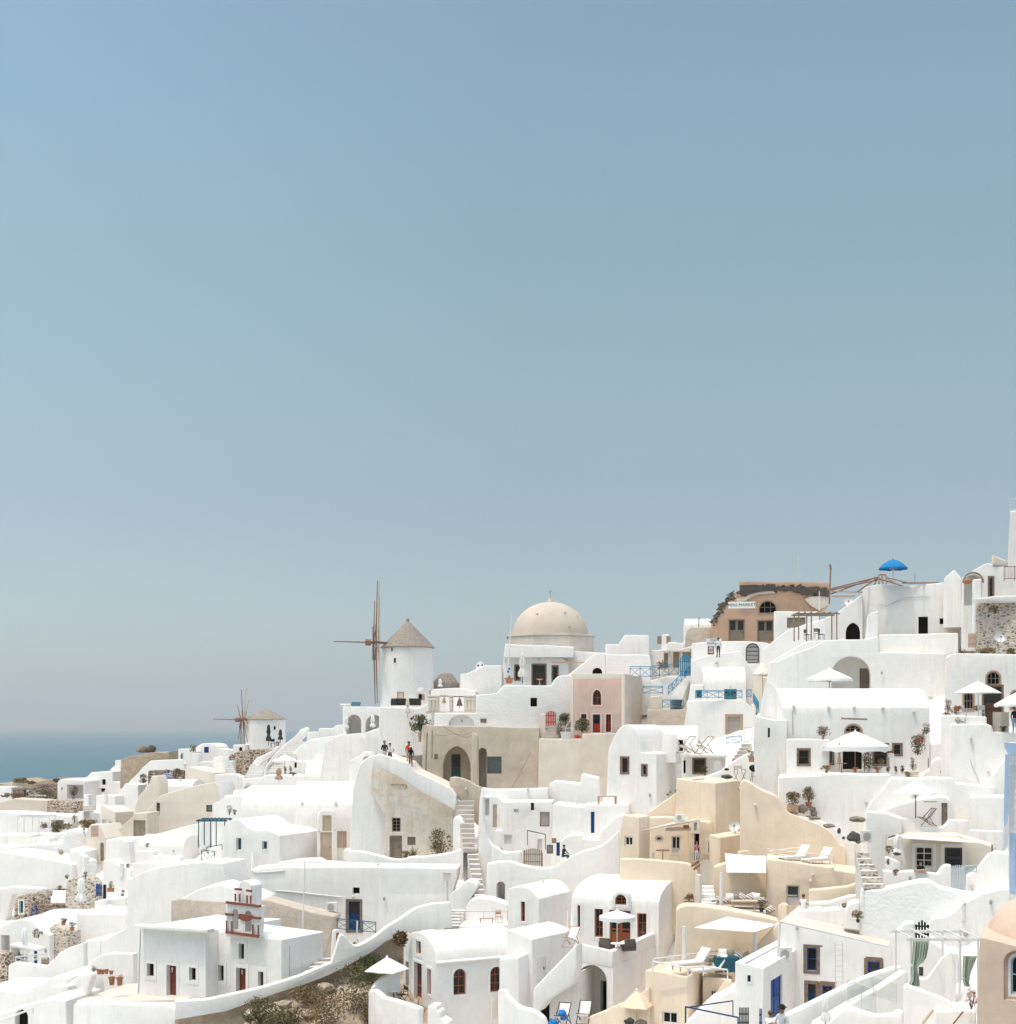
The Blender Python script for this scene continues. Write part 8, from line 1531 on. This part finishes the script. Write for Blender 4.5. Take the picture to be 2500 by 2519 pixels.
place(lambda root, k: (pt('top', 'palewood', root, lambda b: box(b, (-125 * k, -.3, 78 * k), (125 * k, .3, 90 * k)), 0), [pt('leg', 'palewood', root, lambda b: tube(b, (q * 115 * k, 0, 78 * k), (q * 95 * k, -.1, 0), .04, 5)) for q in (-1, 1)]), 'l', 885, 1490, 'pale wooden low table in front of the striped sofa', 'table', 'low_table', 0, 45.4)
plant('l', 1050, 1510, 90, 110, 'small olive plant in dark pot beside the low table', 'leafolive', 200, pot=36, pm='darkcloth', s=45.5, name='potted_plant'); plant('l', 365, 1440, 110, 100, 'basket of dry red flowers on the white roof edge', 'leafdry', 200, pot=36, pm='clay', s=45, flowers='flowerred', fn=30, name='flower_basket', square=True)
railing('l', '1100,1010 1350,1040 1740,1075', 95, 'white lounger terrace railing on the yellow house', 'whitemetal', 'open', [44.5, 44.5, 44.8], bay=1.6, r=.03)
for i, (x, y) in enumerate(((1385, 1040), (1600, 1062))): furn('sun_lounger', 'l', x, y, ('white lounger at left on the yellow roof terrace', 'white lounger at right on the yellow roof terrace')[i], 125, 'cloth', 'whitemetal', 43.6, 1.0, 'white sun loungers on the yellow terraces')
place(lambda root, k: pt('wall', 'yellow', root, lambda b: box(b, (0, 0, 0), (330 * k, .3, 40 * k), 0, Matrix.Rotation(-.12, 4, 'Y')), 0), 'l', 1125, 975, 'low yellow parapet behind the white loungers', 'wall', 'low_parapet', 0, 42.6)
for x, y, l in ((1530, 1155, 'small lamp on the yellow lounger house'), (1508, 1215, 'lamp bracket right of the pale shuttered door'), (838, 345, 'small lamp at the yellow tower edge'), (985, 500, 'pale lamp on the big curving yellow wall')): wall_lamp('l', x, y, l, 'cream')
person('l', 1440, 1560, 205, 'woman in white vest seen from behind, hair in a bun', 'whiteshirt', 'whiteshirt', hair='hairbrown', rz=150, pose='sit', s=47.2, height=1.2, sleeveless=True)
sail('m', '515,782 910,652 1485,745 1230,832', [48.4, 46.4, 47.2, 49.4], 'broad white shade sail over the lower yellow terrace', sag=.12); pole('m', 395, 1215, 402, 768, .11, 'thick white sail post at left of the lower terrace', 'whitemetal', 49, 'sail_post'); pole('m', 1232, 1060, 1236, 838, .11, 'white sail post behind the yellow stair wall', 'whitemetal', 48.6, 'sail_post')
railing('m', '30,1292 445,1370 625,1350 912,1392', 112, 'white railing round the lower yellow terrace front', 'whitemetal', 'open', [50.2, 50.6, 50.2, 50.2], bay=2.0, r=.035); railing('m', '40,1250 470,1195 820,1150', 100, 'white railing along the back of the lower yellow terrace', 'whitemetal', 'open', [49.8, 48.6, 48], bay=2.6, r=.03)
for i, (x, y) in enumerate(((520, 1265), (720, 1340))): furn('sun_lounger', 'm', x, y, ('white lounger at left behind the lower terrace railing', 'white lounger at right behind the lower terrace railing')[i], 120, 'cloth', 'palewood', 49.2, 1.05, 'white sun loungers on the yellow terraces')
place(lambda root, k: (pt('seat', 'taupe', root, lambda b: box(b, (-1.1, -.4, .25), (1.1, .5, .4)), 0), pt('frame', 'palewood', root, lambda b: box(b, (-1.15, -.45, .0), (1.15, .55, .22)), 0)), 'm', 900, 1215, 'low day bed under the broad shade sail', 'day bed', 'day_bed', 10, 48.4)
for x, y, w, l, m, a in ((860, 1120, 110, 'white cushion on the day bed', 'cloth', 0), (930, 1125, 105, 'dark taupe cushion on the day bed', 'taupe', 10), (1040, 1150, 110, 'striped taupe cushion on the day bed', 'stripes', 0), (1130, 1150, 95, 'plain grey cushion by the yellow stair wall', 'taupe', -30), (640, 1180, 100, 'grey cushion on the left lounger', 'palegrey', 0)): pillow('m', x, y, w, l, m, 48.8, a)
place(lambda root, k: (pt('box', 'tealdark', root, lambda b: box(b, (-.6, -.25, 0), (.6, .25, .75)), 0)), 'm', 900, 1300, 'dark teal cabinet behind the right lounger', 'cabinet', 'cabinet', 10, 49)
parasol('j', 1520, 1515, 1960, 460, 'peach coloured parasol below the terrace block', 50, cm='peachcloth', pm='palewood', drop=.42, n=4, rz=22, val=.03); rock('j', 1430, 1930, 120, 90, 'dark cushions under the peach parasol', 'darkcloth', 50.4, 'dark_cushion'); rock('j', 1570, 1930, 140, 70, 'pile of patterned cushions under the peach parasol', 'khaki', 50.4, 'cushion_pile')
G('yellow_wall', 'cream and yellow low wall under the peach parasol', 'wall', 'j', '915,2000 920,1850 1150,1760* 1300,1690* 1480,1640 1660,1480 1660,2000', 20, .5, 'yellow', s=49.6, bev=.06)
# lower right
railing('m', '415,1905 1035,2040', 190, 'navy pipe railing in front of the blue door cube', 'navy', 'open', [53.5, 56], bay=3.2, r=.03); railing('m', '420,1905 975,1820', 180, 'second navy pipe railing going back to the cube', 'navy', 'open', [53.4, 52], bay=3.4, r=.025)
slats('m', 1045, 1720, 1165, 1960, 'dark scrolled iron gate beside the blue door cube', 'darkmetal', 55, 7, name='iron_gate'); slats('m', 1285, 1735, 1320, 1960, 'narrow blue iron gate leaf by the cube corner', 'navy', 55.4, 3, name='iron_gate')
ac_unit('m', 1600, 1200, 165, 170, 'white air conditioner on the blue door cube roof', 20, 50.6, back=.4)
person('m', 1560, 2310, 390, 'man in white shirt and black cap reaching out his arm', 'whiteshirt', 'denim', hair='hairdark', rz=-50, pose='point', s=72, hat='black', height=1.75); person('m', 1385, 2320, 262, 'woman with light hair and white top beside the capped man', 'whiteshirt', 'navy', hair='hairbrown', rz=150, pose='bend', s=72, height=1.55)
pole('m', 1505, 1120, 1530, 700, .06, 'white gutter pipe at the left edge of the gutter house', 'whitemetal', 51.8, 'drain_pipe'); pole('p', -309, 952, 710, 1188, .05, 'white gutter running along the flat tan roof edge', 'whitemetal', 51.9, 'gutter')
def ladder(t, x0, x1, y0, y1, label, s):
    def bd(root, k):
        for q in (-1, 1): pt('rail', 'palegrey', root, lambda b: tube(b, (q * (x1 - x0) / 2 * k, 0, 0), (q * (x1 - x0) / 2 * k, .1, (y1 - y0) * k), .02, 5))
        for i in range(9): pt('rung', 'palegrey', root, lambda b: tube(b, (-(x1 - x0) / 2 * k, .05, (y1 - y0) * k * (i + .5) / 9), ((x1 - x0) / 2 * k, .05, (y1 - y0) * k * (i + .5) / 9), .014, 4))
    place(bd, t, (x0 + x1) / 2, y1, label, 'ladder', 'ladder', 0, s)
ladder('p', 215, 285, 1150, 1600, 'pale metal ladder on the gutter house wall', 52.6)
for x, y in ((-60, 1170), (500, 1285), (70, 1515)): place(lambda root, k: pt('ledge', 'darkstone', root, lambda b: box(b, (0, -.12, 0), (150 * k, .04, 12 * k)), 0), 'p', x, y + 10, f'brown stone drip ledge above the {"upper left" if x < 0 else "lower" if x < 200 else "right"} gutter house window', 'ledge', 'drip_ledge', -21, 50.8)
railing('p', '330,1740 460,1790 595,1840', 240, 'clear glass balustrade in front of the stair walls', 'palegrey', 'glass', [57, 57.6, 58.2], bay=1.6, r=.014); railing('p', '330,1735 570,1660 790,1730', 190, 'rear clear glass balustrade beside the stairs', 'palegrey', 'glass', [56.4, 55.8, 56.4], bay=2.0, r=.014)
closed_parasol('p', 120, 1650, 1960, 80, 'white closed parasol by the bottom right stair wall', 60, 'cloth', 'palewood')
gate('p', 965, 1096, 935, 1115, 'black pointed picket gate on the white ramp', 'black', 5, .3, 10, 52)
railing('p', '-75,840 250,820', 30, 'white low pipe by the sitting terrace', 'palegrey', 'open', 48.6, bay=3); plant('p', 425, 960, 110, 115, 'dry yellow flowering shrub in dark pot by round wall', 'leafpale', 260, pot=26, pm='darkwood', s=50, flowers='flowerorange', fn=40, name='potted_shrub'); rock('p', 300, 820, 60, 50, 'grey brown cushion on the white ledge', 'rock', 48.6, 'stone_cushion')
G('oven_dome', 'white rounded oven bulge beside the dry potted shrub', 'oven', 'p', '290,980 300,860* 330,790* 400,760* 440,765 450,980', 8, 1.2, 'white', s=49, ext=.2, bev=.15)
pergola('p', [925, 1385, 1560], 1130, 1640, 'white pergola frame carrying the green curtains', 'whitemetal', 56, 2.4, 5, name='pergola', r=.045)
def curtain(t, xs, label, s, tie):
    def bd(root, k):
        def b2(b):
            rows = []
            for yy, xl, xr in xs:
                rows.append([b.verts.new(((xl + (xr - xl) * i / 24 - xs[0][1]) * k, .09 * math.sin(i * 1.5), (xs[-1][0] - yy) * k)) for i in range(25)])
            for A, B in zip(rows, rows[1:]):
                for i in range(24): b.faces.new((A[i], A[i + 1], B[i + 1], B[i]))
            bmesh.ops.recalc_face_normals(b, faces=b.faces); bmesh.ops.solidify(b, geom=b.faces[:], thickness=.015)
        pt('cloth', 'greencloth', root, b2, 70)
        yy, xl, xr = tie; pt('tie', 'cream', root, lambda b: tube(b, ((xl - 6 - xs[0][1]) * k, 0, (xs[-1][0] - yy) * k), ((xr + 6 - xs[0][1]) * k, 0, (xs[-1][0] - yy - 4) * k), .07, 8))
    place(bd, t, xs[0][1], xs[-1][0], label, 'curtain', 'curtain', 0, s)
curtain('p', [(1135, 948, 1090), (1200, 942, 1085), (1290, 938, 1065), (1340, 935, 1030), (1368, 934, 985), (1420, 936, 985), (1500, 930, 1000), (1560, 900, 1005)], 'pale green curtain billowing and tied at the left post', 56.2, (1368, 934, 985))
curtain('p', [(1275, 1420, 1545), (1340, 1418, 1520), (1430, 1416, 1485), (1490, 1415, 1470), (1530, 1425, 1465), (1560, 1430, 1480)], 'pale green curtain gathered at the right post', 56, (1490, 1415, 1470))
plant('p', 1495, 1780, 110, 190, 'red and white flowers beside the peach chapel wall', 'leafpale', 160, s=60, flowers='flowerred', fn=150, name='flowering_plant')
wall_lamp('p', 1432, 1065, 'round vent lamp on the white sloping roof', 'grey', .12); wall_lamp('p', 1490, 610, 'lamp on the wall right of the pale blue gate'); pole('p', 1030, 1917, 1135, 1785, .06, 'pale edge beam on the bottom right roof', 'palewood', 60)
pole('p', 1325, 1917, 1420, 1800, .03, 'rust red strip along the roof hatch', 'brick', 60.5)
# ---------------------------------------------------------------- small roof and wall clutter
def chimney(t, x, y, w, h, label, s=None):
    p = at(t, x, y, s); k = mpp(t, p); root = thing('chimney', label, 'chimney', p); root['kind'] = 'thing'; a = w * k / 2
    pt('stack', 'white', root, lambda b: (box(b, (-a, -a, -.6), (a, a, h * k)), bmesh.ops.bevel(b, geom=b.edges[:], offset=.04, segments=2, affect='EDGES')), 30); pt('cap', 'white2', root, lambda b: box(b, (-a * 1.25, -a * 1.25, h * k + .08), (a * 1.25, a * 1.25, h * k + .14)), 0)
for q in (('c', 1440, 1458, 22, 26, 'stubby chimney on the broad vault above the tan doors'), ('c', 1120, 1452, 18, 20, 'tiny chimney left of the stubby one on the broad vault'), ('b', 1150, 470, 34, 60, 'white chimney behind the pale flowers pier'), ('b', 540, 300, 26, 36, 'chimney near the dark shrub ball'), ('b', 420, 690, 26, 34, 'chimney on the low vault behind the pebble house'),
          ('a', 1000, 1370, 26, 34, 'chimney on the low shaded wall block, far left'), ('a', 1700, 1235, 24, 28, 'chimney on the low vault beside the buttress'), ('i', 330, 1040, 26, 34, 'chimney above the white gabled house'), ('i', 640, 305, 26, 34, 'chimney left of the pale wooden roof table'), ('o', 1110, 300, 30, 44, 'chimney at the end of the long vault roof'), ('k', 620, 930, 28, 40, 'chimney on the blue window house vault'), ('p', 1420, 830, 30, 44, 'chimney on the sloping roofs by the curtains')): chimney(*q)
def pipe(t, txt, label, m='palegrey', r=.022):
    P = []
    for x, y in pts(t, txt): h = BV.ray_cast(Vector((0, 0, 0)), ray(x, y).normalized())[0]; P.append((h if h else W(x, y, S(x, y))) + Vector((0, -.05, 0)))
    O = P[0].copy(); bm = NB(); path(bm, [p - O for p in P], r, 5); o = part('pipe', bm, m, None, None, 0); o.location = O; tag(o, label, 'pipe', None, 'thing')
pipe('d', '880,660 1000,668 1200,690 1500,722', 'white pipe crossing the wide wall left of blue door', 'whitemetal', .05); pipe('d', '660,300 648,470 690,490 880,480 960,468', 'white pipe bend at the foot of the two window house', 'whitemetal', .05)
pipe('k', '1340,1330 1342,1420 1345,1560', 'thin conduit down the long vault front', 'grey'); pipe('k', '1195,1790 1200,1900', 'white drain pipe left of the annex window', 'whitemetal', .04); pipe('o', '1485,840 1500,900 1530,960 1570,1060', 'thin cable on the wall below the flower ledge', 'grey', .014)
pipe('i', '560,1290 562,1500', 'thin pipe on the shaded side of the gabled house', 'palegrey'); pipe('d', '1010,1180 1008,1460', 'thin crack coloured conduit on the church side wall', 'grey', .012); pipe('n', '620,1100 700,1110 860,1040 1100,1020', 'sagging cable across the main white house', 'grey', .014); pipe('f', '235,310 380,310 390,345', 'short iron bracket on the ochre ruin', 'sailwood', .03)
for t, x, y, l in (('b', 1640, 285, 'round lamp on the small vault house end'), ('d', 1900, 735, 'tiny dark fitting right of the blue door'), ('f', 175, 1380, 'small dark spout on the wide white wall'), ('f', 118, 1065, 'brown bottle shaped lamp on the ruin parapet'), ('i', 1335, 215, 'wall lamp on the tall gabled house side'), ('i', 330, 1035, 'small vent knob on the smooth curving wall'), ('p', 1670, 765, 'lamp on the white slope above the peach dome'), ('m', 1725, 780, 'lamp bracket on the gutter house front'), ('p', 910, 540, 'lamp on the terrace wall under the seated person'), ('e', 1290, 1430, 'small lamp beside the shallow church wall arch'), ('n', 645, 1745, 'small lamp on the great wall right of alcove')): wall_lamp(t, x, y, l, 'grey', .08)
